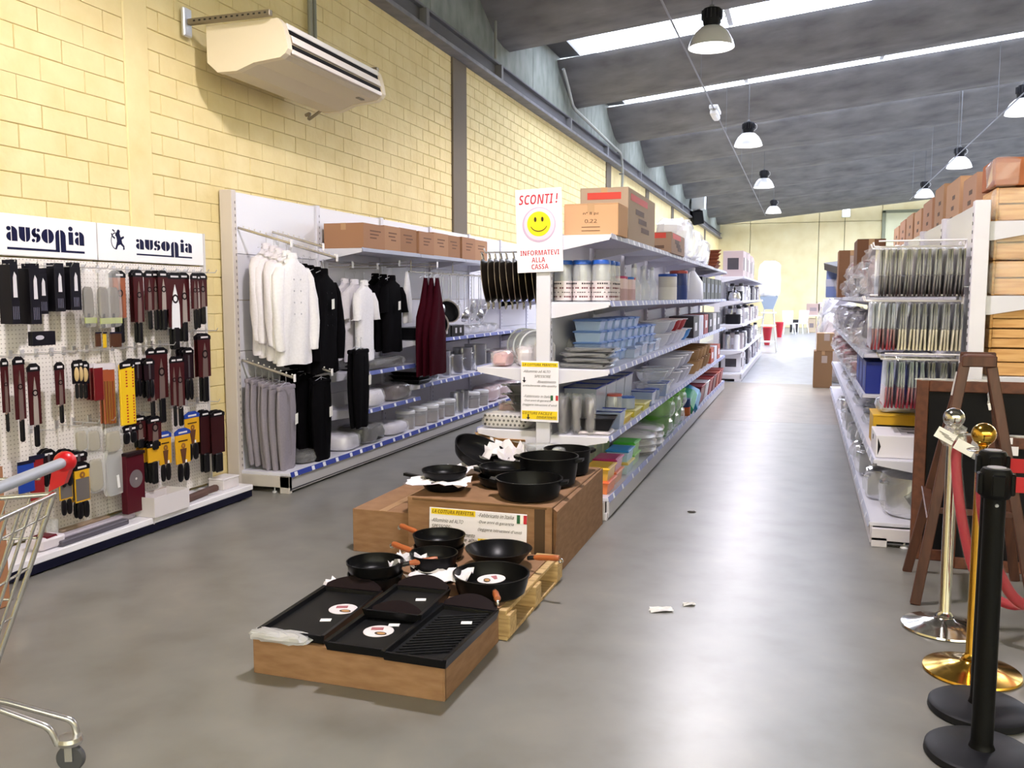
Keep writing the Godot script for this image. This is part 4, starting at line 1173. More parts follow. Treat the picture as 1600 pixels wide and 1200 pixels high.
func garment(kind: String) -> M:
	# hangs from y = 0 down, front towards +x
	var m := mk()
	var g := RandomNumberGenerator.new()
	g.seed = kind.hash()
	var rows := []
	var spec := []   # y, half width z, half depth x
	match kind:
		"jacket": spec = [[0.0, 0.055, 0.03], [-0.03, 0.08, 0.04], [-0.06, 0.16, 0.045], [-0.1, 0.22, 0.05], [-0.2, 0.235, 0.06], [-0.4, 0.23, 0.055], [-0.6, 0.235, 0.055], [-0.8, 0.245, 0.06], [-0.84, 0.245, 0.058]]
		"tee": spec = [[0.0, 0.06, 0.02], [-0.03, 0.1, 0.03], [-0.06, 0.19, 0.035], [-0.2, 0.23, 0.04], [-0.45, 0.22, 0.04], [-0.7, 0.225, 0.04], [-0.72, 0.225, 0.038]]
		"trousers": spec = [[0.0, 0.17, 0.014], [-0.05, 0.178, 0.02], [-0.18, 0.19, 0.026], [-0.3, 0.185, 0.03], [-0.42, 0.172, 0.03], [-0.54, 0.155, 0.028], [-0.66, 0.135, 0.026], [-0.68, 0.13, 0.022]]
		"apron": spec = [[0.0, 0.03, 0.015], [-0.08, 0.06, 0.02], [-0.25, 0.12, 0.03], [-0.4, 0.2, 0.04], [-0.6, 0.24, 0.03], [-0.95, 0.25, 0.025], [-1.0, 0.25, 0.02]]
		"cone": spec = [[0.0, 0.02, 0.012], [-0.1, 0.06, 0.02], [-0.3, 0.1, 0.03], [-0.5, 0.11, 0.03], [-0.52, 0.1, 0.028]]
	var S := 28
	for q in spec:
		var ring := []
		for s in S:
			var a := TAU * s / S
			var fold := 1.0 + 0.3 * sin(a * 5.0 + q[0] * 5.0) * clampf(-q[0] * 3.0, 0.0, 1.0)
			ring.append(V(signf(cos(a)) * pow(absf(cos(a)), 0.8) * q[2] * fold, q[0] + 0.006 * sin(a * 3.0), sin(a) * q[1] * (1.0 + 0.03 * sin(a * 7.0))))
		rows.append(ring)
	m.loft(rows)
	return m

func sleeve(long_: bool, side: float) -> M:
	var path := [[V(0, -0.085, 0.17), 0.05], [V(0.01, -0.16, 0.225), 0.06], [V(0.022, -0.32, 0.262), 0.058]]
	if long_: path.append_array([[V(0.03, -0.5, 0.268), 0.055], [V(0.034, -0.62, 0.262), 0.05], [V(0.034, -0.72, 0.255), 0.048], [V(0.034, -0.73, 0.255), 0.04]])
	else: path.append_array([[V(0.012, -0.33, 0.287), 0.055]])
	var rows := []
	for i in path.size():
		var ring := []
		for s in 12:
			var a := TAU * s / 12
			var c: Vector3 = path[i][0]
			var r: float = path[i][1] * (1.0 + 0.12 * sin(a * 3.0 + i * 1.9))
			ring.append(V(c.x + cos(a) * r * 0.75, c.y + sin(a) * r * 0.25 * (1.0 if i < 2 else 0.2), (c.z + sin(a) * r) * side))
		rows.append(ring)
	return mk().loft(rows)

func hang(kind: String, nm: String, label: String, cat: String, mt: Material, at: Vector3, turn := 0.0, group := "", tag := false, long_ := true) -> Node3D:
	var o := thing(nm, label, cat, at, turn, group)
	ppart(o, "body" if kind in ["jacket", "tee"] else "cloth", "gm" + kind, func(): return garment(kind), mt)
	if kind in ["jacket", "tee"]:
		for s in [-1.0, 1.0]: ppart(o, "sleeve", "slv%s%s" % [long_ and kind == "jacket", s], func(): return sleeve(long_ and kind == "jacket", s), mt)
		ppart(o, "collar", "collar", func(): return mk().lathe([Vector2(0.05, 0.0), Vector2(0.062, -0.01), Vector2(0.058, 0.035), Vector2(0.048, 0.04), Vector2(0.046, 0.0)], 18, 35, 0.6, 1.0), mt)
	if kind == "jacket":
		for k in 4:
			for s in [-1, 1]: ppart(o, "button", "btn", func(): return mk().lump(Vector3.ZERO, V(0.008, 0.014, 0.014), 0.0, 1, 8, 5, 1.0, false), mat("b9b9c4" if mt == cloth("f4f2f6") else "0b0b0d", 0.4), V(0.06, -0.17 - 0.09 * k, s * 0.05 + 0.02))
	if kind == "trousers":
		ppart(o, "waistband", "waist", func(): return mk().box(V(0, -0.012, 0), V(0.034, 0.04, 0.345), 0.01), mt)
		ppart(o, "seam", "seam", func(): return mk().box(V(0.034, -0.3, 0.0), V(0.004, 0.5, 0.006), 0.001), mt)
	ppart(o, "hanger", "hngr" + ("t" if kind == "trousers" else ""), func(): return mk().tube([V(0, 0.0, 0), V(0, 0.07, 0), V(0.0, 0.1, 0.012), V(0, 0.115, -0.008), V(0, 0.1, -0.025)], 0.0025, 5, 3).tube([V(0, 0.0, -0.15), V(0, 0.03, 0), V(0, 0.0, 0.15)], 0.003, 5), mat("c8c8ce", 0.3, 0.7))
	o.scale.z = 0.84 if kind in ["jacket", "tee", "trousers"] else 1.0
	if tag: ppart(o, "paper_tag", "gtag", func(): return mk().box(Vector3.ZERO, V(0.003, 0.085, 0.055)), mat("efeeea", 0.5), V(0.072, -0.26, -0.03), V(0.1, 0, -0.06))
	return o

func clothes() -> void:
	var white := cloth("f4f2f6")
	var white2 := cloth("e7e2e9")
	var black := cloth("0b0a0d")
	var grey := cloth("8d8690")
	var maroon := cloth("3a0a16")
	for k in 5: hang("jacket", "chef_jacket", "white chef jacket on the sloping arm, %s from the wall" % ORD[k], "jacket", white if k > 2 else white2, V(-4.09 + 0.058 * k, 1.91 - 0.02 * k, -6.14 - 0.015 * (k % 2)), [0.05, -0.06, 0.1, 0.0, -0.1][k], "white chef jackets on the wall unit")
	for k in 5: hang("jacket", "black_jacket", "black chef jacket beside the white jackets, %s from the wall%s" % [ORD[k], ", with paper tag" if k == 4 else ""], "jacket", black, V(-4.12 + 0.065 * k, 1.78 - 0.014 * k, -6.62), [0.03, -0.05, 0.06, 0.0, 0.04][k], "black chef jackets on the wall unit", k == 4)
	for k in 3: hang("tee", "white_tunic", "white short-sleeved tunic between black jackets and black shirts, %s from the wall" % ORD[k], "shirt", white2 if k < 2 else white, V(-4.1 + 0.1 * k, 1.66 - 0.01 * k, -7.42), [0.05, -0.05, 0.08][k], "white tunics on the wall unit", false, false)
	for k in 3: hang("tee", "black_shirt", "black polo shirt beside the white tunics, %s from the wall%s" % [ORD[k], ", with paper tag" if k == 2 else ""], "shirt", black, V(-4.08 + 0.09 * k, 1.72 - 0.01 * k, -8.0), [0.0, 0.05, -0.04][k], "black shirts on the wall unit", k == 2, false)
	hang("cone", "white_apron", "white cloth apron hung folded behind the black polo shirts", "apron", white, V(-3.9, 1.78, -8.36), 0.1)
	for k in 3: hang("apron", "maroon_apron", "dark maroon apron hung by the steel utensils, %s from the wall" % ORD[k], "apron", maroon, V(-3.72 + 0.04 * k, 1.72, -8.42 - 0.06 * k), 0.03 * k, "maroon aprons on the wall unit")
	for k in 6: hang("trousers", "grey_trousers", "checked grey trousers on the low arm, %s from the wall%s" % [ORD[k], ", with paper tag" if k == 5 else ""], "trousers", grey, V(-4.14 + 0.052 * k, 0.88 - 0.012 * k, -6.02 - 0.012 * (k % 3)), [0.05, -0.04, 0.03, -0.05, 0.02, 0.12][k], "grey trousers on the wall unit", k == 5)
	for k in 5: hang("trousers", "black_trousers", "black folded trousers beside the grey ones, %s from wall%s" % [ORD[k], ", with paper tag" if k > 2 else ""], "trousers", black, V(-4.12 + 0.075 * k, 0.9 - 0.018 * k, -6.48 - 0.1 * (k % 2)), [0.05, -0.04, 0.03, -0.05, 0.02][k], "black trousers on the wall unit", k > 2)
	for k in 2: hang("trousers", "black_trousers", "black trousers below the white tunics, %s from the wall" % ORD[k], "trousers", black, V(-3.735 + 0.05 * k, 1.06, -6.93), 0.05, "black trousers below the tunics", k == 1)
	# folded and bagged clothes on the base
	for q in [[-3.97, 0.16, -6.42, 0.3, 0.09, 0.42, "18171c", "black bagged folded garment under the black trousers"], [-3.95, 0.16, -6.98, 0.32, 0.14, 0.3, "dcd9e4", "white bagged garment on the base shelf by the black bag"], [-3.96, 0.16, -7.42, 0.36, 0.17, 0.42, "17161b", "shiny black bagged garment on the base shelf, farther one"], [-3.96, 0.16, -7.95, 0.34, 0.12, 0.42, "d9d6e0", "pale bagged cloth on the base shelf before the canisters"], [-3.95, 0.49, -7.5, 0.3, 0.16, 0.32, "e8e6ee", "white folded cloth heap on the second shelf"], [-3.98, 0.49, -8.08, 0.34, 0.16, 0.4, "3a2326", "dark reddish bagged cloth on the second shelf by the white heap"], [-3.98, 0.84, -7.7, 0.36, 0.1, 0.9, "101014", "black folded cloth on the upper small shelf behind the trousers"]]:
		var o := thing("folded_garment", q[7], "clothing", V(q[0], q[1], q[2]))
		part(o, "cloth", mk().lump(V(0, q[4] / 2, 0), V(q[3], q[4], q[5]), 0.06, int(q[2] * -100), 16, 8, 0.5, false), mat(q[6], 0.7))
		part(o, "plastic_bag", mk().lump(V(0, q[4] / 2 + 0.004, 0), V(q[3] * 1.06, q[4] + 0.008, q[5] * 1.06), 0.05, int(q[2] * -77), 18, 8, 0.45), mat("ffffff", 0.12, 0.0, 0.14))

# ---------------------------------------------------------------- pots and tools along the wall unit
func pot(o: Node, r: float, h: float, m: Material, inner: Material, handles := "loop", key := "") -> void:
	var k := "pot%.3f%.3f" % [r, h]
	ppart(o, "body", k, func(): return mk().lathe([Vector2(0, 0), Vector2(r * 0.9, 0), Vector2(r * 0.97, 0.008), Vector2(r, 0.025), Vector2(r, h - 0.006), Vector2(r + 0.006, h - 0.003), Vector2(r + 0.005, h), Vector2(r - 0.004, h), Vector2(r - 0.005, 0.03), Vector2(r * 0.9, 0.01), Vector2(0, 0.008)], 32), m)
	if handles == "loop":
		for s in [-1.0, 1.0]: ppart(o, "handle", k + "h%s" % s, func(): return mk().tube([V(s * (r - 0.004), h * 0.78, -0.04), V(s * (r + 0.035), h * 0.8, -0.036), V(s * (r + 0.035), h * 0.8, 0.036), V(s * (r - 0.004), h * 0.78, 0.04)], 0.006, 6, 3), inner)

func wall_goods() -> void:
	var steel := mat("cfd0d4", 0.22, 0.9)
	var dark := mat("111113", 0.35)
	# ladles, skimmers and pans on the hanging rail
	var ladle := mk().tube([V(0, 0, 0), V(0, -0.02, 0), V(0, -0.34, 0)], 0.006, 6)
	for k in 16:
		var z := -8.85 - 0.125 * k
		var len: float = 0.3 + 0.04 * ((k * 3) % 4)
		var kind: int = [3, 3, 0, 0, 3, 0, 0, 1, 2, 0, 1, 2, 1, 0, 2, 1][k]
		var say: String = ["steel ladle with long flat handle", "steel skimmer spoon with long thin handle", "wire whisk with steel loops", "frying pan with pale rim and black inside"][kind]
		var o := thing(["ladle", "skimmer", "whisk", "frying_pan"][kind], "%s on the rail, %s from the maroon aprons" % [say, ORD[k]], ["ladle", "skimmer", "whisk", "pan"][kind], V(-3.92 + 0.02 * (k % 2), 1.775, z), 0.0, "kitchen tools on the wall unit rail")
		ppart(o, "handle", "lh%.2f%s" % [len, kind == 1], func(): return mk().box(V(0, -len / 2, 0), V(0.006, len, 0.022 if kind != 1 else 0.01), 0.002), steel)
		ppart(o, "hang_hook", "lhook", func(): return mk().tube([V(0, -0.02, 0), V(0.012, 0.0, 0), V(0.012, 0.022, 0), V(0, 0.032, 0), V(-0.012, 0.022, 0)], 0.003, 5, 2), steel)
		match kind:
			0: ppart(o, "bowl", "lbowl", func(): return mk().at(Vector3.ZERO, V(0, 0, 1.2)).lathe([Vector2(0, -0.05), Vector2(0.04, -0.042), Vector2(0.07, -0.015), Vector2(0.078, 0.012), Vector2(0.074, 0.012), Vector2(0.06, -0.012), Vector2(0.035, -0.036), Vector2(0, -0.043)], 20), steel, V(0.01, -len - 0.06, 0))
			1: ppart(o, "disc", "ldisc", func(): return mk().at(Vector3.ZERO, V(0, 0, 1.35)).lathe([Vector2(0, -0.015), Vector2(0.06, -0.008), Vector2(0.085, 0.008), Vector2(0.083, 0.011), Vector2(0.058, -0.004), Vector2(0, -0.011)], 20), steel, V(0, -len - 0.075, 0))
			2:
				for a in 5: ppart(o, "wire_loop", "lwire%d" % a, func(): return mk().at(Vector3.ZERO, V(0, a * PI / 5, 0)).tube([V(0.006, 0, 0), V(0.04, -0.09, 0), V(0.045, -0.16, 0), V(0, -0.21, 0), V(-0.045, -0.16, 0), V(-0.04, -0.09, 0), V(-0.006, 0, 0)], 0.0018, 4, 2), steel, V(0, -len, 0))
			3:
				ppart(o, "pan_bowl", "lpan", func(): return mk().at(Vector3.ZERO, V(0, -0.75, -1.2)).lathe([Vector2(0, 0), Vector2(0.1, 0), Vector2(0.135, 0.05), Vector2(0.14, 0.055), Vector2(0.132, 0.054), Vector2(0.098, 0.006), Vector2(0, 0.006)], 28), mat("c9c2b8", 0.3, 0.6), V(0.05, -len - 0.13, 0))
				ppart(o, "coating", "lcoat", func(): return mk().at(Vector3.ZERO, V(0, -0.75, -1.2)).lathe([Vector2(0, 0.007), Vector2(0.098, 0.007), Vector2(0.125, 0.045), Vector2(0.122, 0.046), Vector2(0.095, 0.012), Vector2(0, 0.012)], 28), dark, V(0.05, -len - 0.13, 0))
	# shelf 1.07
	for k in 3:
		var o := thing("black_carton", "flat black carton on the shelf under the hanging pans, %s from the aprons" % ORD[k], "box", V(-3.98, 1.07, -8.75 - 0.42 * k), 0.0, "black cartons under the hanging tools")
		ppart(o, "carton", "bcart", func(): return mk().box(V(0, 0.065, 0), V(0.3, 0.13, 0.39), 0.004), dark)
		for j in 2: ppart(o, "white_label", "bcl", func(): return mk().box(Vector3.ZERO, V(0.001, 0.06, 0.05)), mat("c9c6cc", 0.5), V(0.151, 0.07, -0.08 + j * 0.14))
	for k in 4:
		var o := thing("wrapped_bowl", "cling wrapped steel bowl on the rail shelf, %s past the black cartons" % ORD[k], "bowl", V(-3.98, 1.07, -10.1 - 0.3 * k), 0.0, "wrapped bowls on the wall unit")
		ppart(o, "bowl", "wbowl", func(): return mk().lathe([Vector2(0, 0), Vector2(0.06, 0), Vector2(0.11, 0.05), Vector2(0.13, 0.11), Vector2(0.124, 0.11), Vector2(0.1, 0.05), Vector2(0.05, 0.008), Vector2(0, 0.008)], 24), steel)
		ppart(o, "wrapping", "wwrap", func(): return mk().lump(V(0, 0.065, 0), V(0.28, 0.13, 0.28), 0.07, 6, 16, 7, 0.6), mat("ffffff", 0.12, 0.0, 0.15))
	# shelf 0.61: tall steel pots, black trays
	for q in [[-3.97, -9.0, 0.13, 0.18], [-3.98, -9.35, 0.14, 0.3], [-3.96, -9.72, 0.13, 0.24], [-3.97, -10.08, 0.12, 0.3], [-3.96, -10.5, 0.14, 0.32], [-3.97, -10.85, 0.12, 0.2]]:
		var i: int = int(q[1] * -10) - 90
		var o := thing("stock_pot", "tall steel stock pot on the shelf above the canisters, height %d cm" % int(q[3] * 100) if i != 7 else "steel stock pot with low rim beside the wall post", "pot", V(q[0], 0.61, q[1]), 0.3, "steel stock pots on the wall unit")
		o.set_meta("label", "tall steel stock pot above the canisters, %s from the black tray" % ORD[clampi(int((-q[1] - 9.0) / 0.36 + 0.5), 0, 9)])
		pot(o, q[2], q[3], steel, steel)
	for k in 3:
		var o := thing("black_tray", "black oven tray stacked above the second shelf, %s from the bottom" % ORD[k], "tray", V(-3.96, 0.65 + 0.03 * k if k else 0.65, -8.15 + 0.03 * k), 0.0, "black trays on the wall unit")
		o.position = V(-3.98, 0.61 + 0.045 * k, -8.62)
		ppart(o, "tray", "btray", func(): return mk().hexa([V(-0.14, 0, -0.14), V(0.14, 0, -0.14), V(0.14, 0, 0.14), V(-0.14, 0, 0.14), V(-0.17, 0.04, -0.18), V(0.17, 0.04, -0.18), V(0.17, 0.04, 0.18), V(-0.17, 0.04, 0.18)]), dark)
		ppart(o, "rim", "btrim", func(): return mk().box(V(0, 0.041, 0), V(0.36, 0.006, 0.38), 0.002), mat("26262a", 0.3))
	# base: glass canisters, steel beakers, wrapped packs
	for k in 9:
		var z := -8.32 - 0.27 * k
		var st: bool = k in [5, 6]
		var o := thing("beaker" if st else "canister", ("tall steel beaker" if st else "clear food canister with pale lid") + " on the base shelf, %s past the pale bagged cloth" % ORD[k], "canister", V(-3.92 + 0.02 * (k % 3), 0.16, z), 0.0, "canisters on the wall unit base")
		if st: ppart(o, "body", "beak", func(): return mk().lathe([Vector2(0, 0), Vector2(0.075, 0), Vector2(0.085, 0.24), Vector2(0.08, 0.24), Vector2(0.07, 0.008), Vector2(0, 0.008)], 24), steel)
		else:
			ppart(o, "contents", "cancon", func(): return mk().lathe([Vector2(0, 0.004), Vector2(0.088, 0.004), Vector2(0.088, 0.11), Vector2(0, 0.11)], 20), mat("77675a", 0.7))
			ppart(o, "jar", "canjar", func(): return mk().lathe([Vector2(0, 0), Vector2(0.095, 0), Vector2(0.1, 0.02), Vector2(0.1, 0.16), Vector2(0.097, 0.16), Vector2(0.094, 0.02), Vector2(0, 0.003)], 24), mat("eef0f4", 0.1, 0.0, 0.18))
			ppart(o, "lid", "canlid", func(): return mk().lathe([Vector2(0, 0.16), Vector2(0.103, 0.16), Vector2(0.103, 0.185), Vector2(0.09, 0.195), Vector2(0, 0.195)], 24), mat("d9dade", 0.35))
	for k in 6:
		var o := thing("wrapped_pack", "clear wrapped pinkish pack on far wall shelves, %s past the beakers" % ORD[k], "packet", V(-3.97, 0.16 if k < 3 else 0.61, (-10.9 if k < 3 else -11.2) - 0.42 * (k % 3)), 0.0, "wrapped packs on the wall unit")
		ppart(o, "pack", "wpk", func(): return mk().lump(V(0, 0.1, 0), V(0.3, 0.2, 0.38), 0.06, 5, 14, 7, 0.5), mat("bfa3a6", 0.35))
		ppart(o, "film", "wpf", func(): return mk().lump(V(0, 0.105, 0), V(0.32, 0.21, 0.4), 0.06, 8, 14, 7, 0.5), mat("ffffff", 0.12, 0.0, 0.15))

# ---------------------------------------------------------------- gondolas of the middle row

func gondola(nm: String, label: String, px: float, z0: float, z1: float, bays: int, h: float, right: Array, left: Array, xr: float, xl: float, col := "8f96c4") -> Node3D:
	# double-sided steel shelf run from z0 back to z1 round the posts at px
	var o := thing(nm, label, "shelving")
	for k in bays + 1:
		var z := lerpf(z0, z1, float(k) / bays)
		part(o, "post", mk().span(V(px - 0.05, 0, z - 0.035), V(px + 0.05, h, z + 0.035), 0.004), cream())
		slots(o, px + 0.0505, 0.2, h - 0.05, z - 0.0)
		for q in [[right, xr, 0.05], [left, xl, -0.05]]:
			for y in q[0]: bracket(o, y, z, px + q[2], q[1] + (-0.01 if q[2] > 0 else 0.01))
		if k == bays: break
		var z2 := lerpf(z0, z1, float(k + 1) / bays)
		part(o, "back_panel", mk().span(V(px - 0.015, 0.15, z2 + 0.035), V(px + 0.015, h * 0.5, z - 0.035), 0.003), mat("c9c9d2", 0.4))
		part(o, "back_panel", mk().span(V(px - 0.015, h * 0.5 + 0.004, z2 + 0.035), V(px + 0.015, h, z - 0.035), 0.003), mat("cfcfd8", 0.4))
		for q in [[right, xr, 0.05], [left, xl, -0.05]]:
			for y in q[0]: shelf(o, y, z2, z, px + q[2], q[1], col if y < h - 0.2 else "a9acbe", 6 if q[2] > 0 and z > -13.0 else 3, k + int(px * 10))
			shelf(o, 0.15, z2, z, px + q[2], q[1], col, 4, k)
			part(o, "plinth", mk().span(V(q[1] - 0.012, 0.015, z2), V(q[1] + 0.006, 0.125, z)), mat("c3c0c4", 0.5))
	part(o, "end_foot", mk().span(V(xl + 0.02, 0.045, z0 - 0.002), V(xr - 0.02, 0.125, z0 + 0.036), 0.003), mat("d2ced2", 0.45))
	for s in [xl + 0.06, xr - 0.06]: part(o, "end_foot", mk().span(V(s - 0.06, 0.0, z0 - 0.002), V(s + 0.06, 0.05, z0 + 0.036), 0.003), mat("d2ced2", 0.45))
	return o

func middle_gondola() -> void:
	gondola("gondola_shelving", "long white steel gondola shelving of plastic ware in the middle, behind the pans", -1.7, -5.86, -15.0, 7, 1.98, [1.94, 1.49, 1.03, 0.57], [1.03, 0.59], -1.24, -2.2)
	# discount sign and leaflet on the end post
	var s := thing("discount_sign", "white SCONTI card with a yellow smiling disc on the gondola end post", "sign", V(-1.725, 1.97, -5.81))
	s.rotation.z = 0.03
	part(s, "board", mk().box(V(0, 0, 0), V(0.325, 0.56, 0.006), 0.002), mat("f7f1f8", 0.45))
	var red := mat("b9283c", 0.5)
	lettering(s, "SCONTI !", V(0.0, 0.21, 0.0035), FACE_Z, 0.27, 0.065, red, true, 0.12)
	lettering(s, "INFORMATEVI", V(0.0, -0.148, 0.0035), FACE_Z, 0.275, 0.034, red)
	lettering(s, "ALLA", V(-0.01, -0.196, 0.0035), FACE_Z, 0.095, 0.034, red)
	lettering(s, "CASSA", V(0.0, -0.242, 0.0035), FACE_Z, 0.12, 0.034, red)
	part(s, "disc_rim", mk().at(V(0, 0.04, 0.003)).slab(circle(0.118, 40), 0.002), mat("c3a9c4", 0.5))
	part(s, "disc_border", mk().at(V(0.003, 0.043, 0.0035)).slab(circle(0.108, 40), 0.002), mat("dcc9d9", 0.5))
	part(s, "disc_face", mk().at(V(0, 0.045, 0.0045)).slab(circle(0.083, 36), 0.002), mat("f4d313", 0.45))
	for x in [-0.024, 0.026]: part(s, "eye", mk().at(V(x, 0.075, 0.006)).slab(circle(0.017, 16, Vector2.ZERO, 0.55), 0.0015), mat("33290c", 0.5))
	var sm := PackedVector2Array()
	for i in 15: sm.append(Vector2(cos(PI * 1.12 + i * PI * 0.76 / 14) * 0.062, sin(PI * 1.12 + i * PI * 0.76 / 14) * 0.056))
	for i in 15: sm.append(Vector2(cos(PI * 1.88 - i * PI * 0.76 / 14) * 0.058, sin(PI * 1.88 - i * PI * 0.76 / 14) * 0.049))
	part(s, "smile", mk().at(V(0, 0.048, 0.006)).slab(sm, 0.0015), mat("33290c", 0.5))
	leaflet("leaflet", "upright white leaflet with yellow bands on the gondola end, above the pans", V(-1.715, 0.875, -5.8), 0.27, 0.42, true)

func flag(o: Node, at: Vector3, w: float, h: float) -> void:
	for k in 3: part(o, "flag_stripe", mk().box(at + V((k - 1) * w / 3, 0, 0), V(w / 3, h, 0.001)), mat(["1d5c38", "f2f2f0", "c02431"][k], 0.5))

func leaflet(nm: String, label: String, at: Vector3, w: float, h: float, upright: bool, tilt := 0.0) -> void:
	# printed sheet on a card: yellow highlighted headings, slanted dark lines, small tricolour flag
	var o := thing(nm, label, "sign", at)
	o.rotation.x = tilt
	part(o, "sheet", mk().box(Vector3.ZERO, V(w, h, 0.004), 0.001), mat("eeebf4", 0.35))
	var ink := mat("26222c", 0.6)
	var yel := mat("f0d21e", 0.5)
	var hd := mat("7a5a10", 0.6)
	var z := 0.0028
	if upright:
		part(o, "yellow_band", mk().box(V(0, h * 0.44, z), V(w * 0.96, h * 0.07, 0.001)), yel)
		lettering(o, "LA COTTURA PERFETTA", V(0, h * 0.44, z + 0.0012), FACE_Z, w * 0.88, 0.016, hd, true, 0.2)
		for q in [["-Alluminio ad ALTO", -0.08, 0.33, 0.72], ["SPESSORE", 0.08, 0.25, 0.42], ["-Rivestimento", 0.18, 0.16, 0.5], ["antiaderente alto quality", 0, 0.09, 0.9], ["-Fabbricato in Italia", -0.06, -0.08, 0.72], ["-Due anni di garanzia", -0.06, -0.155, 0.72], ["(leggere istruzioni d'uso)", 0, -0.225, 0.9]]:
			lettering(o, q[0], V(q[1] * w, q[2] * h, z), FACE_Z, q[3] * w, 0.018, ink, false, 0.25)
		flag(o, V(w * 0.39, -h * 0.1, z), w * 0.2, h * 0.085)
		part(o, "yellow_band", mk().box(V(0, -h * 0.39, z), V(w * 0.94, h * 0.14, 0.001)), yel)
		lettering(o, "COTTURE FACILI E", V(-w * 0.06, -h * 0.36, z + 0.0012), FACE_Z, w * 0.78, 0.018, hd, true, 0.2)
		lettering(o, "DIVERTENTI", V(w * 0.18, -h * 0.425, z + 0.0012), FACE_Z, w * 0.5, 0.016, hd, true, 0.2)
		for q in [[-0.41, 0.19], [-0.3, -0.42]]: part(o, "arrow", mk().at(V(w * q[0], h * q[1], z + 0.001)).slab(PackedVector2Array([Vector2(0, -0.022), Vector2(0.014, -0.004), Vector2(0.004, -0.004), Vector2(0.004, 0.018), Vector2(-0.004, 0.018), Vector2(-0.004, -0.004), Vector2(-0.014, -0.004)]), 0.001), ink)
	else:
		part(o, "yellow_band", mk().box(V(-w * 0.25, h * 0.42, z), V(w * 0.46, h * 0.13, 0.001)), yel)
		lettering(o, "LA COTTURA PERFETTA", V(-w * 0.25, h * 0.42, z + 0.0012), FACE_Z, w * 0.43, 0.02, hd, true, 0.2)
		for q in [["-Alluminio ad ALTO", -0.31, 0.22, 0.33], ["SPESSORE:", -0.37, 0.08, 0.2], ["-Rivestimento", -0.13, -0.07, 0.22], ["antiaderente alto", -0.2, -0.18, 0.4], ["-Fabbricato in Italia", 0.19, 0.41, 0.36], ["-Due anni di garanzia", 0.19, 0.25, 0.36], ["(leggere istruzioni d'uso)", 0.23, 0.08, 0.44]]:
			lettering(o, q[0], V(q[1] * w, q[2] * h, z), FACE_Z, q[3] * w, 0.021, ink, false, 0.25)
		flag(o, V(w * 0.45, h * 0.38, z), w * 0.1, h * 0.19)
		part(o, "yellow_band", mk().box(V(w * 0.25, -h * 0.22, z), V(w * 0.48, h * 0.2, 0.001)), yel)
		lettering(o, "COTTURE FACILI E", V(w * 0.25, -h * 0.18, z + 0.0012), FACE_Z, w * 0.44, 0.022, hd, true, 0.2)

func jar(o: Node, r: float, h: float, body: Material, lid: Material, band: Material = null) -> void:
	var k := "jar%.3f%.3f" % [r, h]
	ppart(o, "jar", k, func(): return mk().lathe([Vector2(0, 0), Vector2(r * 0.94, 0), Vector2(r, 0.012), Vector2(r, h * 0.88), Vector2(r * 0.92, h * 0.93), Vector2(r * 0.88, h * 0.93), Vector2(r * 0.95, h * 0.86), Vector2(r * 0.95, 0.016), Vector2(0, 0.006)], 22), body)
	if lid: ppart(o, "lid", k + "l", func(): return mk().lathe([Vector2(0, h * 0.9), Vector2(r * 1.02, h * 0.9), Vector2(r * 1.02, h * 0.98), Vector2(r * 0.96, h), Vector2(0, h)], 22), lid)
	if band: ppart(o, "label_band", k + "b", func(): return mk().lathe([Vector2(r * 1.008, 0.01), Vector2(r * 1.012, 0.01), Vector2(r * 1.012, h * 0.5), Vector2(r * 1.008, h * 0.5)], 22), band)

func bowl(o: Node, r: float, h: float, m: Material, called := "bowl", at := Vector3.ZERO) -> void:
	ppart(o, called, "bowl%.3f%.3f" % [r, h], func(): return mk().lathe([Vector2(0, 0), Vector2(r * 0.5, 0), Vector2(r * 0.8, h * 0.4), Vector2(r, h), Vector2(r * 1.03, h), Vector2(r * 1.02, h * 0.96), Vector2(r * 0.96, h * 0.94), Vector2(r * 0.76, h * 0.42), Vector2(r * 0.45, 0.008), Vector2(0, 0.008)], 26), m, at)

func tub(o: Node, s: Vector3, body: Material, lid: Material) -> void:
	var k := "tub%.3f%.3f%.3f" % [s.x, s.y, s.z]
	var a := s.x / 2 - 0.012
	var c := s.z / 2 - 0.012
	ppart(o, "body", k, func(): return mk().hexa([V(-a * 0.88, 0, -c * 0.88), V(a * 0.88, 0, -c * 0.88), V(a * 0.88, 0, c * 0.88), V(-a * 0.88, 0, c * 0.88), V(-a, s.y * 0.84, -c), V(a, s.y * 0.84, -c), V(a, s.y * 0.84, c), V(-a, s.y * 0.84, c)]), body)
	ppart(o, "lid", k + "l", func(): return mk().box(V(0, s.y * 0.91, 0), V(s.x, s.y * 0.18, s.z), 0.008).box(V(0, s.y, 0), V(s.x * 0.84, 0.006, s.z * 0.84), 0.002), lid)

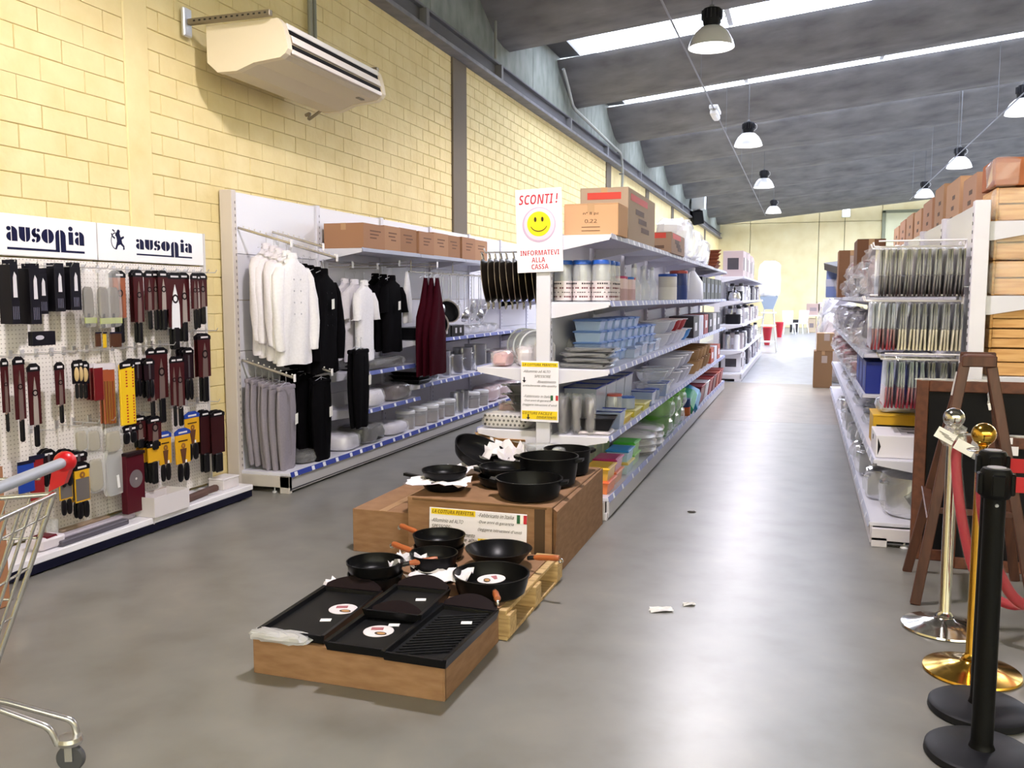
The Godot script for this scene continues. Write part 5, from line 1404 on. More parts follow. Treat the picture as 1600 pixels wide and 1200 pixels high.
func gondola_goods() -> void:
	var clear := mat("eef2f8", 0.08, 0.0, 0.18)
	var frost := mat("cfdcf2", 0.2, 0.0, 0.45)
	var film := mat("ffffff", 0.12, 0.0, 0.15)
	var blue := mat("2559b8", 0.35)
	var dark := mat("121214", 0.35)
	var kraft := mat("c0936a", 0.85)
	# cartons and wrapped goods on the top shelf
	var q := [[-1.41, -6.16, 0.38, 0.22, 0.34, "plain tan carton at the gondola top end beside the SCONTI sign", "c59a72"], [-1.42, -7.05, 0.36, 0.38, 1.2, "tall tan carton with red printed band behind the plain tan carton", "a8937e"], [-1.4, -9.0, 0.36, 0.2, 0.95, "lower brown carton with red printed band on the gondola top", "977d6a"]]
	for i in q.size():
		var c := thing("carton", q[i][5], "box", V(q[i][0], 1.94, q[i][1]), 0.0)
		var s := V(q[i][2], q[i][3], q[i][4])
		carton(c, s, mat(q[i][6], 0.85), i, false)
		if i == 0:
			lettering(c, "n° 8 pz", V(0.0, 0.15, s.z / 2 + 0.001), FACE_Z, 0.11, 0.022, mat("4a3324", 0.7), false)
			lettering(c, "0.22", V(0.0, 0.1, s.z / 2 + 0.001), FACE_Z, 0.085, 0.025, mat("4a3324", 0.7), false)
			part(c, "print_frame", mk().box(V(0, 0.035, s.z / 2 + 0.001), V(0.13, 0.004, 0.001)).box(V(0, 0.06, s.z / 2 + 0.001), V(0.13, 0.004, 0.001)), mat("4a3324", 0.7))
		else:
			part(c, "red_band", mk().box(V(s.x / 2 + 0.001, s.y * 0.84, s.z * 0.12), V(0.001, 0.05, s.z * 0.6)), mat("c23a2c", 0.6))
			part(c, "red_band", mk().box(V(0, s.y * 0.84, s.z / 2 + 0.001), V(s.x * 0.7, 0.05, 0.001)), mat("c23a2c", 0.6))
			for j in 3: part(c, "ink_print", mk().box(V(s.x / 2 + 0.001, s.y * (0.6 - 0.16 * j), s.z * (0.1 - 0.1 * j)), V(0.001, 0.04, s.z * 0.3)), mat("5d463a", 0.7))
			for j in 2: part(c, "ink_print", mk().box(V(-0.05 + 0.1 * j, s.y * (0.55 - 0.25 * j), s.z / 2 + 0.001), V(0.12, 0.03, 0.001)), mat("5d463a", 0.7))
	for i in 3:
		var o := thing("wrapped_bundle", "white plastic wrapped bundle on the gondola top, %s from the red banded cartons" % ORD[i], "bundle", V(-1.42, 1.94, -10.2 - 0.85 * i), 0.0, "white bundles on the gondola top")
		part(o, "bundle", mk().lump(V(0, 0.22 - 0.03 * i, 0), V(0.38, 0.44 - 0.06 * i, 0.75), 0.07, 50 + i, 18, 9, 0.55), mat("e9eaf2", 0.35))
		part(o, "loose_film", mk().lump(V(0, 0.23 - 0.03 * i, 0), V(0.42, 0.46 - 0.06 * i, 0.8), 0.08, 60 + i, 14, 8, 0.5), film)
	for i in 5:
		var o := thing("wicker_tray", "reddish brown wicker tray stacked on the gondola top, %s from the bottom" % ORD[i], "tray", V(-1.38 + 0.01 * (i % 2), 1.94 + 0.05 * i, -13.1), 0.05 * i, "wicker trays on the gondola top")
		ppart(o, "tray", "wtray", func(): return mk().hexa([V(-0.15, 0, -0.25), V(0.15, 0, -0.25), V(0.15, 0, 0.25), V(-0.15, 0, 0.25), V(-0.18, 0.045, -0.28), V(0.18, 0.045, -0.28), V(0.18, 0.045, 0.28), V(-0.18, 0.045, 0.28)]), mat("7d4026", 0.7))
		ppart(o, "rim", "wrim", func(): return mk().tube([V(-0.18, 0.044, -0.28), V(0.18, 0.044, -0.28), V(0.18, 0.044, 0.28), V(-0.18, 0.044, 0.28), V(-0.18, 0.044, -0.28)], 0.008, 6), mat("92502f", 0.7))
	# 1.49: printed canisters, jars, bottles
	var band := mat("d9cfd2", 0.5)
	var n := 0
	for r in 3:
		for c in 3:
			var o := thing("printed_canister", "clear canister with blue lid and printed band, %s from the sign, %s row" % [ORD[2 - c], ["front", "middle", "back"][r]], "canister", V(-1.335 - 0.135 * c, 1.49, -6.0 - 0.16 * r), 0.4 * n, "printed canisters under the tan cartons")
			o.set_meta("label", "clear canister with blue lid and printed band, %s from the aisle, %s row" % [ORD[c], ["front", "middle", "back"][r]])
			jar(o, 0.064, 0.285, clear, blue, band)
			for j in 4:
				ppart(o, "print_row", "cprint%d" % j, func():
					var m := mk()
					for k in 26:
						if (k * (j + 3)) % 7 < 5:
							var a := TAU * k / 26
							m.at(V(cos(a) * 0.0655, 0.035 + 0.03 * j, sin(a) * 0.0655), V(0, -a, 0)).box(Vector3.ZERO, V(0.001, 0.011 if j != 1 else 0.006, 0.011))
					return m, mat("6a3038" if j % 2 == 0 else "37303a", 0.5))
			n += 1
	for i in 4:
		var o := thing("small_jar", "short printed jar with %s lid behind the tall canisters, %s along the shelf" % [["pink", "pink", "blue", "red"][i], ORD[i]], "jar", V(-1.34 - 0.02 * (i % 2), 1.49, -6.62 - 0.17 * i), 0.0, "short printed jars on the gondola")
		jar(o, 0.055, 0.19, mat("e0c9cc", 0.35), mat(["c04a78", "b03a70", "2f6fc4", "b23038"][i], 0.35), mat("c0a0a4", 0.5))
	for i in 5:
		var o := thing("glass_bottle", "clear glass bottle on the upper gondola shelf, %s past the short jars" % ORD[i], "bottle", V(-1.37 - 0.05 * (i % 2), 1.49, -7.45 - 0.22 * i), 0.0, "glass bottles on the gondola")
		ppart(o, "bottle", "gbot", func(): return mk().lathe([Vector2(0, 0), Vector2(0.05, 0), Vector2(0.055, 0.02), Vector2(0.055, 0.14), Vector2(0.022, 0.2), Vector2(0.02, 0.28), Vector2(0.024, 0.285), Vector2(0.018, 0.285), Vector2(0.016, 0.2), Vector2(0.05, 0.135), Vector2(0.05, 0.01), Vector2(0, 0.006)], 20), clear)
		ppart(o, "stopper", "gstop", func(): return mk().lathe([Vector2(0, 0.28), Vector2(0.018, 0.28), Vector2(0.02, 0.31), Vector2(0, 0.312)], 14), mat("d0d4dc", 0.3))
	var w := thing("jar_with_label", "white labelled jar with blue lid past the glass bottles", "jar", V(-1.35, 1.49, -9.2))
	jar(w, 0.095, 0.27, mat("d8d4cc", 0.35), blue, mat("efece4", 0.5))
	var w2 := thing("blue_can", "dark blue can with red top beside the white labelled jar", "can", V(-1.36, 1.49, -10.1))
	jar(w2, 0.1, 0.33, mat("1f3570", 0.35), mat("b04a40", 0.4), mat("27407e", 0.4))
	var p := thing("white_pitcher", "tall white plastic pitcher at the end of the jar shelf", "pitcher", V(-1.38, 1.49, -11.3))
	ppart(p, "body", "pitch", func(): return mk().lathe([Vector2(0, 0), Vector2(0.16, 0), Vector2(0.17, 0.02), Vector2(0.16, 0.22), Vector2(0.06, 0.36), Vector2(0.065, 0.4), Vector2(0.055, 0.4), Vector2(0.05, 0.36), Vector2(0.15, 0.21), Vector2(0, 0.02)], 24), mat("e4e6ee", 0.35))
	part(p, "handle", mk().tube([V(0, 0.34, 0.07), V(0, 0.33, 0.17), V(0, 0.15, 0.19), V(0, 0.1, 0.15)], 0.014, 8, 3), mat("e4e6ee", 0.35))
	for i in 5:
		var o := thing("dark_box", "dark blue boxed set on the far upper gondola shelf, %s past the pitcher" % ORD[i], "box", V(-1.42, 1.49, -11.95 - 0.56 * i), 0.0, "dark boxes on the gondola far end")
		ppart(o, "carton", "dbx", func(): return mk().box(V(0, 0.15, 0), V(0.3, 0.3, 0.5), 0.004), mat("1b1f2e", 0.45))
		ppart(o, "label", "dbl", func(): return mk().box(V(0.151, 0.16, 0), V(0.001, 0.12, 0.2)), mat("5f6580", 0.5))
	# 1.03: wrapped black trays, blue container wall, bowls
	for i in 4:
		var o := thing("wrapped_tray", "black tray in clear film at the gondola end, %s from the bottom" % ORD[i], "tray", V(-1.45 + 0.03 * (i % 2), 1.03 + 0.036 * i, -6.05 - 0.02 * i), 0.06 * (i - 1), "wrapped black trays on the gondola end")
		ppart(o, "tray", "wbt", func(): return mk().hexa([V(-0.14, 0.003, -0.1), V(0.14, 0.003, -0.1), V(0.14, 0.003, 0.1), V(-0.14, 0.003, 0.1), V(-0.17, 0.03, -0.13), V(0.17, 0.03, -0.13), V(0.17, 0.03, 0.13), V(-0.17, 0.03, 0.13)]), dark)
		ppart(o, "film", "wbf", func(): return mk().lump(V(0, 0.019, 0), V(0.38, 0.034, 0.3), 0.08, 9, 16, 6, 0.4), film)
	for c in 9:
		for r in 4:
			if c > 5 and r == 3: continue
			var o := thing("blue_container", "frosted blue lidded food container, column %s from the gondola end, layer %s" % [ORD[c], ORD[r]], "container", V(-1.5 + 0.012 * c, 1.03 + 0.083 * r, -6.38 - 0.21 * c), 0.0, "blue food containers on the gondola")
			tub(o, V(0.22, 0.08, 0.2), mat("a9c1ea", 0.25), mat("6f92d6", 0.35))
	for i in 4:
		var o := thing("clear_basin", "clear bluish plastic basin leaning out of the container stack, %s along the shelf" % ORD[i], "basin", V(-1.36, 1.03, -7.2 - 0.35 * i), 0.0, "clear basins before the blue containers")
		tub(o, V(0.16, 0.09 + 0.02 * (i % 2), 0.28), frost, mat("b8cbee", 0.25, 0.0, 0.5))
	for i in 9:
		var z := -8.75 - 0.42 * (i / 2)
		var col: String = ["e0e2ec", "dcdfea", "d8dbe8", "c9ccdc", "e4e6f0", "b3292c", "eceef4", "b8383a", "4a90cc"][i]
		var o := thing("plastic_bowl", "%s plastic bowl on the middle gondola shelf, %s past the blue containers" % [["white", "white", "white", "grey white", "white", "red", "white", "red", "light blue"][i], ORD[i]], "bowl", V(-1.4, 1.03 + (0.12 if i % 2 else 0.0), z), 0.0, "bowls on the middle gondola shelf")
		bowl(o, 0.15, 0.13, mat(col, 0.3))
		ppart(o, "rim", "brim", func(): return mk().lathe([Vector2(0.15, 0.128), Vector2(0.162, 0.13), Vector2(0.162, 0.136), Vector2(0.15, 0.136), Vector2(0.15, 0.128)], 26), mat("f0f0f4", 0.3))
	for i in 6:
		var o := thing("boxed_set", "%s boxed set on the middle shelf far end, %s past the bowls" % [["dark", "white", "red", "dark", "pale", "dark"][i], ORD[i]], "box", V(-1.42, 1.03, -11.1 - 0.6 * i), 0.0, "boxed sets on the gondola far end")
		ppart(o, "carton", "bset", func(): return mk().box(V(0, 0.13, 0), V(0.3, 0.26, 0.5), 0.004), mat(["2a2630", "cfd0da", "9c2f30", "23222c", "b9b3b4", "2c2a34"][i], 0.5))
		ppart(o, "label", "bsl", func(): return mk().box(V(0.151, 0.13, 0), V(0.001, 0.1, 0.22)), mat("d8d6da", 0.5))
	# 0.57: bags of lids, big clear boxes with blue rims, black basket, yellow trays, glass and white bowls, straw baskets
	for i in 3:
		var o := thing("lid_bag", "clear bag of glass lids standing at the gondola end, %s from the post" % ORD[i], "bag", V(-1.58 + 0.085 * i, 0.57, -5.98), 0.2 * i, "bags of lids at the gondola end")
		ppart(o, "lids", "lids", func(): return mk().lump(V(0, 0.13, 0), V(0.06, 0.25, 0.2), 0.06, 4, 12, 8, 0.6, false), mat("5c565e", 0.35))
		ppart(o, "bag", "lidbag", func(): return mk().lump(V(0, 0.14, 0), V(0.082, 0.28, 0.24), 0.1, 7, 14, 8, 0.5), film)
	for i in 4:
		var o := thing("clear_box", "large clear storage box with blue rim, %s along the lower gondola shelf" % ORD[i], "storage box", V(-1.52, 0.57, -6.34 - 0.36 * i), 0.0, "clear storage boxes with blue rims")
		ppart(o, "body", "cbox", func(): return mk().hexa([V(-0.1, 0, -0.15), V(0.1, 0, -0.15), V(0.1, 0, 0.15), V(-0.1, 0, 0.15), V(-0.12, 0.3, -0.17), V(0.12, 0.3, -0.17), V(0.12, 0.3, 0.17), V(-0.12, 0.3, 0.17)]), mat("b7c0d4", 0.22, 0.0, 0.6))
		ppart(o, "rim", "cboxr", func(): return mk().tube([V(-0.12, 0.3, -0.17), V(0.12, 0.3, -0.17), V(0.12, 0.3, 0.17), V(-0.12, 0.3, 0.17), V(-0.12, 0.3, -0.17)], 0.007, 6), mat("2a3f9c", 0.35))
	var bb := thing("black_basket", "black flared plastic basket at the gondola end on a wrapped pack", "basket", V(-1.36, 0.6, -6.02), 0.1)
	part(bb, "basket", mk().hexa([V(-0.09, 0, -0.07), V(0.09, 0, -0.07), V(0.09, 0, 0.07), V(-0.09, 0, 0.07), V(-0.13, 0.085, -0.11), V(0.13, 0.085, -0.11), V(0.13, 0.085, 0.11), V(-0.13, 0.085, 0.11)]), dark)
	part(bb, "rim", mk().tube([V(-0.13, 0.086, -0.11), V(0.13, 0.086, -0.11), V(0.13, 0.086, 0.11), V(-0.13, 0.086, 0.11), V(-0.13, 0.086, -0.11)], 0.006, 6), mat("1c1c20", 0.3))
	solo("wrapped_pack", "flat clear wrapped pack under the black basket", "packet", mk().lump(V(0, 0.014, 0), V(0.24, 0.028, 0.24), 0.08, 12, 14, 6, 0.4), mat("cfc6c8", 0.25), V(-1.37, 0.57, -6.04))
	var yy := [["e0c22e", "bowl", "yellow shallow tray by the red lidded jar"], ["d6c838", "bowl", "yellow green shallow tray farther along the lower shelf"], ["d8cf5a", "bowl", "pale yellow shallow dish beside the blue lidded tub"]]
	for i in 3:
		var o := thing("shallow_tray", yy[i][2], "tray", V(-1.33, 0.57, -6.62 - 0.44 * i), 0.0)
		tub(o, V(0.17, 0.06, 0.34), mat(yy[i][0], 0.35), mat("ddd48a" if i else "e2c832", 0.35))
	var rj := thing("red_lid_jar", "clear jar with red lid on the lower gondola shelf behind the yellow tray", "jar", V(-1.36, 0.63, -6.6))
	jar(rj, 0.06, 0.16, clear, mat("c0574c", 0.35))
	for i in 3:
		var o := thing("blue_tub", "round clear tub with blue lid, %s on the lower gondola shelf" % ORD[i], "tub", V(-1.34, 0.57 if i else 0.63, [-6.98, -8.0, -8.25][i]), 0.0, "blue lidded tubs on the lower shelf")
		jar(o, 0.07, 0.1, frost, blue)
	for i in 3:
		var o := thing("clear_crate", "low clear box with blue rim beside the black basket, %s along" % ORD[i], "storage box", V(-1.33, 0.57 if i != 0 else 0.63, [-7.05, -7.75, -8.6][i] - 0.0), 0.0, "low clear boxes with blue rims")
		if i == 0: o.position = V(-1.33, 0.57, -6.33)
		ppart(o, "body", "ccr", func(): return mk().hexa([V(-0.08, 0, -0.08), V(0.08, 0, -0.08), V(0.08, 0, 0.08), V(-0.08, 0, 0.08), V(-0.095, 0.13, -0.1), V(0.095, 0.13, -0.1), V(0.095, 0.13, 0.1), V(-0.095, 0.13, 0.1)]), mat("a9bce6", 0.22, 0.0, 0.5))
		ppart(o, "rim", "ccrr", func(): return mk().tube([V(-0.095, 0.13, -0.1), V(0.095, 0.13, -0.1), V(0.095, 0.13, 0.1), V(-0.095, 0.13, 0.1), V(-0.095, 0.13, -0.1)], 0.006, 6), mat("2a3f9c", 0.35))
	for i in 4:
		var o := thing("glass_bowl", "clear glass bowl on the lower gondola shelf, %s before the white basins" % ORD[i], "bowl", V(-1.4, 0.57 + (0.0 if i < 2 else 0.12), -8.55 - 0.42 * (i % 2) - 0.0), 0.0, "glass bowls on the lower shelf")
		bowl(o, 0.16, 0.12, clear)
		ppart(o, "rim", "gbr", func(): return mk().lathe([Vector2(0.158, 0.118), Vector2(0.168, 0.12), Vector2(0.166, 0.126), Vector2(0.158, 0.126), Vector2(0.158, 0.118)], 26), mat("d8dee6", 0.15))
	for i in 6:
		var o := thing("white_basin", "large pale grey white basin, %s in the stacks of the lower shelf" % ORD[i], "basin", V(-1.42, 0.57 + 0.15 * (i % 2), -9.5 - 0.48 * (i / 2)), 0.0, "white basins on the lower shelf")
		bowl(o, 0.19, 0.16, mat(["d4d5e0", "dfe0ea", "cbccd8"][i % 3], 0.3))
		ppart(o, "rim", "wbr", func(): return mk().lathe([Vector2(0.19, 0.156), Vector2(0.205, 0.16), Vector2(0.203, 0.168), Vector2(0.19, 0.168), Vector2(0.19, 0.156)], 26), mat("f0f0f5", 0.3))
	for i in 8:
		var o := thing("straw_basket", "tan straw basket, %s along the lower gondola shelf past the basins" % ORD[i], "basket", V(-1.42, 0.57 + 0.13 * (i % 2), -11.2 - 0.44 * (i / 2)), 0.0, "straw baskets on the lower shelf")
		ppart(o, "basket", "straw", func(): return mk().lathe([Vector2(0, 0), Vector2(0.13, 0), Vector2(0.17, 0.06), Vector2(0.19, 0.16), Vector2(0.18, 0.16), Vector2(0.16, 0.06), Vector2(0.12, 0.01), Vector2(0, 0.01)], 22), mat(["b08a5c", "a07c52", "c09a6a"][i % 3], 0.8))
		ppart(o, "rim", "strawr", func(): return mk().lathe([Vector2(0.18, 0.155), Vector2(0.198, 0.16), Vector2(0.195, 0.175), Vector2(0.18, 0.175), Vector2(0.18, 0.155)], 22), mat("8f6a44", 0.8))
	for i in 3:
		var o := thing("boxed_set", "%s box at the far end of the lower gondola shelf, %s past the straw baskets" % [["orange", "white", "orange"][i], ORD[i]], "box", V(-1.38, 0.57, -13.15 - 0.5 * i), 0.0)
		ppart(o, "carton", "oset", func(): return mk().box(V(0, 0.11, 0), V(0.24, 0.22, 0.4), 0.004), mat(["c05a38", "d8d8e0", "b8543a"][i], 0.5))
		ppart(o, "label", "osl", func(): return mk().box(V(0.121, 0.11, 0), V(0.001, 0.09, 0.2)), mat("e4e2e6", 0.5))
	# base: coloured lidded boxes, domed lids, green and teal baskets, red crates
	var st := [[-1.345, 0.15, -6.08, "f08a4a", "e8692a", "orange lidded box at the bottom front of the gondola end"], [-1.345, 0.245, -6.08, "e8c25a", "edbe2c", "yellow lidded box stacked on the orange one"], [-1.36, 0.15, -6.42, "e0a070", "e87838", "orange box behind the front orange lidded box"], [-1.36, 0.245, -6.42, "d0a0b8", "b02c70", "purple lidded box stacked behind the yellow one"], [-1.35, 0.15, -6.82, "bcd0d8", "d8c060", "clear box with yellowish lid under the blue lid"], [-1.35, 0.245, -6.82, "a8cbe4", "2f8bd0", "blue lidded box beside the purple lidded box"], [-1.37, 0.15, -7.2, "c0dcb0", "8cc860", "pale green lidded box at the bottom of the green stack"], [-1.37, 0.245, -7.2, "a8d890", "4cb83a", "bright green lidded box behind the blue lidded one"]]
	for s in st:
		var o := thing("lidded_box", s[5], "container", V(s[0], s[1], s[2]))
		tub(o, V(0.19, 0.092, 0.3 if s[1] < 0.2 else 0.28), mat(s[3], 0.3), mat(s[4], 0.3))
	for i in 4:
		var o := thing("tall_container", "tall clear greenish container on the gondola base, %s from the end post" % ORD[i], "container", V(-1.56, 0.15, -6.1 - 0.26 * i), 0.0, "tall clear containers on the base")
		ppart(o, "body", "tallc", func(): return mk().box(V(0, 0.15, 0), V(0.17, 0.3, 0.22), 0.015), mat("cfdcb8", 0.2, 0.0, 0.5))
		ppart(o, "lid", "tallcl", func(): return mk().box(V(0, 0.315, 0), V(0.18, 0.03, 0.23), 0.006), mat(["3d5fa8", "6fb850"][i % 2], 0.35))
	for i in 6:
		var o := thing("domed_cover", "cling wrapped domed white plate, %s in the pile on the gondola base" % ORD[i], "plate", V(-1.4, 0.15 + 0.06 * (i % 3), -7.68 - 0.44 * (i / 3)), 0.0, "wrapped domed plates on the gondola base")
		ppart(o, "plate", "dome", func(): return mk().lathe([Vector2(0, 0), Vector2(0.1, 0), Vector2(0.18, 0.03), Vector2(0.19, 0.035), Vector2(0.14, 0.06), Vector2(0.06, 0.075), Vector2(0, 0.078)], 26), mat("cfcfd4", 0.25))
		ppart(o, "film", "domef", func(): return mk().lump(V(0, 0.04, 0), V(0.39, 0.085, 0.39), 0.06, 21, 18, 6, 0.6), film)
	for i in 6:
		var o := thing("green_bucket", "green plastic bucket in clear wrap, %s along the gondola base" % ORD[i], "bucket", V(-1.4 + 0.02 * (i % 2), 0.15 + 0.17 * (i % 2), -8.75 - 0.46 * (i / 2)), 0.0, "green buckets on the gondola base")
		ppart(o, "bucket", "gbuck", func(): return mk().lathe([Vector2(0, 0), Vector2(0.13, 0), Vector2(0.17, 0.2), Vector2(0.178, 0.2), Vector2(0.175, 0.215), Vector2(0.165, 0.212), Vector2(0.125, 0.01), Vector2(0, 0.01)], 24), mat(["4f9a2c", "6ab53a"][i % 2], 0.35))
		ppart(o, "wrap", "gbwrap", func(): return mk().lump(V(0, 0.11, 0), V(0.37, 0.23, 0.37), 0.05, 31, 14, 7, 0.7), film)
	for i in 3:
		var o := thing("small_tub", "%s tub on the gondola base before the teal tray, %s" % [["orange", "dark blue", "olive"][i], ORD[i]], "tub", V(-1.31, 0.15 + 0.1 * (i if i < 2 else 0), -10.35 - 0.25 * (i / 2)), 0.0)
		jar(o, 0.08, 0.1, mat(["c86a2a", "1c3a6c", "8a8428"][i], 0.35), mat(["d84a20", "24508c", "a89c30"][i], 0.35))
	for i in 2:
		var o := thing("tilted_tray", ["teal and blue plastic tray tilted on the gondola base", "green plastic tray leaning behind the teal tray"][i], "tray", V(-1.36, 0.2, -11.0 + 0.3 * i), 0.0)
		o.rotation = V(0.35, 0, -0.5 + 0.2 * i)
		part(o, "tray", mk().box(V(0, 0.09, 0), V(0.24, 0.16, 0.5), 0.05), mat(["1f7fb0", "2f9a6a"][i], 0.3))
		part(o, "label", mk().box(V(0.121, 0.09, 0.0), V(0.001, 0.05, 0.2)), mat("e4e8ee", 0.4))
	for i in 6:
		var o := thing("red_crate", "%s crate at the far end of the gondola base, %s past the teal tray" % [["dark red", "white", "red", "dark red", "orange red", "red"][i], ORD[i]], "crate", V(-1.38, 0.15, -11.75 - 0.55 * i), 0.0, "crates at the gondola far end")
		ppart(o, "crate", "crate", func(): return mk().hexa([V(-0.12, 0, -0.2), V(0.12, 0, -0.2), V(0.12, 0, 0.2), V(-0.12, 0, 0.2), V(-0.15, 0.22, -0.23), V(0.15, 0.22, -0.23), V(0.15, 0.22, 0.23), V(-0.15, 0.22, 0.23)]), mat(["7c1c2a", "dcd6dc", "a02c2c", "6c1826", "b04a34", "982828"][i], 0.4))
		ppart(o, "rim", "crater", func(): return mk().tube([V(-0.15, 0.22, -0.23), V(0.15, 0.22, -0.23), V(0.15, 0.22, 0.23), V(-0.15, 0.22, 0.23), V(-0.15, 0.22, -0.23)], 0.01, 6), mat(["8c2432", "e8e4e8", "b03a36", "7c2030", "c05a40", "a83434"][i], 0.4))

func gondola_left_side() -> void:
	var film := mat("ffffff", 0.12, 0.0, 0.15)
	# two-handled dark pans on a bar at the gondola end, seen from their edges
	var iron := mat("16110e", 0.4)
	var bar := thing("pan_bar", "steel bar on the gondola end that carries the dark pans", "rail", V(-1.75, 1.845, -6.1))
	part(bar, "bar", mk().tube([V(0, 0, 0), V(-0.47, 0, 0), V(-0.48, 0.03, 0)], 0.006, 8), mat("c8c8cc", 0.3, 0.7))
	part(bar, "plate", mk().box(V(0.01, 0, 0), V(0.02, 0.09, 0.04), 0.004), cream())
	for i in 9:
		var o := thing("dark_pan", "dark two-handled pan with shiny rim hung by the SCONTI sign, %s from the post" % ORD[i], "pan", V(-1.8 - 0.046 * i, 1.645, -6.1), 0.0, "dark pans hung at the gondola end")
		o.rotation = V(0, 0.25 - 0.02 * (i % 3), 0.12 - 0.015 * ((i * 5) % 4))
		ppart(o, "pan", "dpan", func(): return mk().at(Vector3.ZERO, V(0, 0, PI / 2)).lathe([Vector2(0, 0), Vector2(0.11, 0), Vector2(0.125, 0.006), Vector2(0.16, 0.05), Vector2(0.157, 0.052), Vector2(0.12, 0.01), Vector2(0, 0.006)], 32), iron)
		ppart(o, "rim", "dpanr", func(): return mk().at(Vector3.ZERO, V(0, 0, PI / 2)).lathe([Vector2(0.157, 0.049), Vector2(0.164, 0.05), Vector2(0.163, 0.055), Vector2(0.157, 0.055), Vector2(0.157, 0.049)], 32), mat("8d8378", 0.25, 0.6))
		for s in [-1, 1]: ppart(o, "handle", "dpanh%d" % s, func(): return mk().tube([V(-0.045, s * 0.155, -0.04), V(-0.05, s * 0.2, -0.035), V(-0.05, s * 0.205, 0.035), V(-0.045, s * 0.155, 0.04)], 0.005, 6, 3), mat("b5b0aa", 0.25, 0.8))
	# 1.03 left: glass dish lids and pink wrapped packs
	for i in 3:
		var o := thing("glass_dish", "round glass dish standing on edge under the dark pans, %s from the post" % ORD[i], "dish", V(-1.84 - 0.1 * i, 1.16, -6.12 - 0.16 * i), 0.5, "glass dishes under the dark pans")
		ppart(o, "glass", "glid", func(): return mk().at(V(0, 0, 0), V(PI / 2, 0, 0)).lathe([Vector2(0, 0), Vector2(0.09, 0), Vector2(0.12, 0.03), Vector2(0.127, 0.03), Vector2(0.1, -0.008), Vector2(0, -0.008)], 28), mat("e4eaee", 0.06, 0.0, 0.25))
		ppart(o, "rim", "glidr", func(): return mk().at(V(0, 0, 0), V(PI / 2, 0, 0)).lathe([Vector2(0.12, 0.028), Vector2(0.13, 0.028), Vector2(0.13, 0.036), Vector2(0.12, 0.036), Vector2(0.12, 0.028)], 28), mat("d4dade", 0.15))
	for i in 9:
		var o := thing("wrapped_glassware", "crinkled wrapped glassware with pink trim, %s on the left gondola shelf" % ORD[i], "packet", V(-2.05 + 0.15 * (i % 3), 1.03, -6.0 - 0.42 * (i / 3) - 0.06 * (i % 2)), 0.3 * i, "wrapped glassware on the left gondola shelf")
		ppart(o, "glassware", "wgl%d" % (i % 3), func(): return mk().lump(V(0, 0.05 + 0.02 * (i % 3), 0), V(0.12, 0.1 + 0.04 * (i % 3), 0.2), 0.1, 70 + i, 14, 7, 0.6), mat(["c99a9c", "d0c8cc", "b8b4ba"][i % 3], 0.3))
		ppart(o, "film", "wgf%d" % (i % 3), func(): return mk().lump(V(0, 0.055 + 0.02 * (i % 3), 0), V(0.14, 0.11 + 0.04 * (i % 3), 0.24), 0.1, 80 + i, 16, 8, 0.55), film)
	# 0.59 left: dotted roll, black pans, silver dishes
	var roll := thing("dotted_parcel", "white parcel with black dots in film above the open carton", "parcel", V(-2.0, 0.59, -5.98), 0.0)
	part(roll, "parcel", mk().lump(V(0, 0.055, 0), V(0.34, 0.11, 0.2), 0.03, 90, 20, 9, 0.4, false), mat("c9c4c2", 0.4))
	for i in 30:
		ppart(roll, "dot", "rolldot", func(): return mk().at(Vector3.ZERO, Vector3.ZERO).lathe([Vector2(0, 0.003), Vector2(0.009, 0.002), Vector2(0.009, -0.002), Vector2(0, -0.003)], 10), mat("2e2a2c", 0.5), V(-0.145 + 0.032 * (i % 10) + 0.014 * (i / 10 % 2), [0.03, 0.06, 0.09][i / 10], [0.098, 0.1, 0.094][i / 10]), V(PI / 2, 0, 0))
	part(roll, "film", mk().lump(V(0, 0.057, 0), V(0.37, 0.118, 0.225), 0.06, 91, 18, 8, 0.45), film)
	for i in 4:
		var o := thing("oval_dish", "%s oval dish stacked behind the dotted parcel, %s from the bottom" % [["black", "silver", "grey", "silver"][i], ORD[i]], "dish", V(-1.97, 0.6 + 0.07 * i, -6.32), 0.1 * i, "oval dishes behind the dotted parcel")
		ppart(o, "dish", "ovd", func(): return mk().lathe([Vector2(0, 0), Vector2(0.11, 0), Vector2(0.16, 0.055), Vector2(0.168, 0.06), Vector2(0.155, 0.06), Vector2(0.105, 0.008), Vector2(0, 0.008)], 28, 35.0, 1.0, 0.72), mat(["141416", "c4c8c8", "87898c", "b8bcbc"][i], 0.25, 0.0 if i == 0 else 0.7))
		for s in [-1, 1]: ppart(o, "handle", "ovh%d" % s, func(): return mk().tube([V(s * 0.158, 0.052, -0.03), V(s * 0.19, 0.056, -0.025), V(s * 0.19, 0.056, 0.025), V(s * 0.158, 0.052, 0.03)], 0.005, 6, 2), mat("c4c8c8", 0.25, 0.7))
	for i in 2:
		var o := thing("wrapped_glassware", "pinkish film wrapped pack beside the dotted parcel, %s" % ["front", "rear"][i], "packet", V(-2.12, 0.59, -6.3 - 0.3 * i), 0.4)
		part(o, "pack", mk().lump(V(0, 0.07, 0), V(0.12, 0.14, 0.2), 0.1, 95 + i, 12, 7, 0.6), mat("c9a2a8", 0.3))
		part(o, "film", mk().lump(V(0, 0.075, 0), V(0.14, 0.15, 0.22), 0.1, 97 + i, 14, 7, 0.55), film)

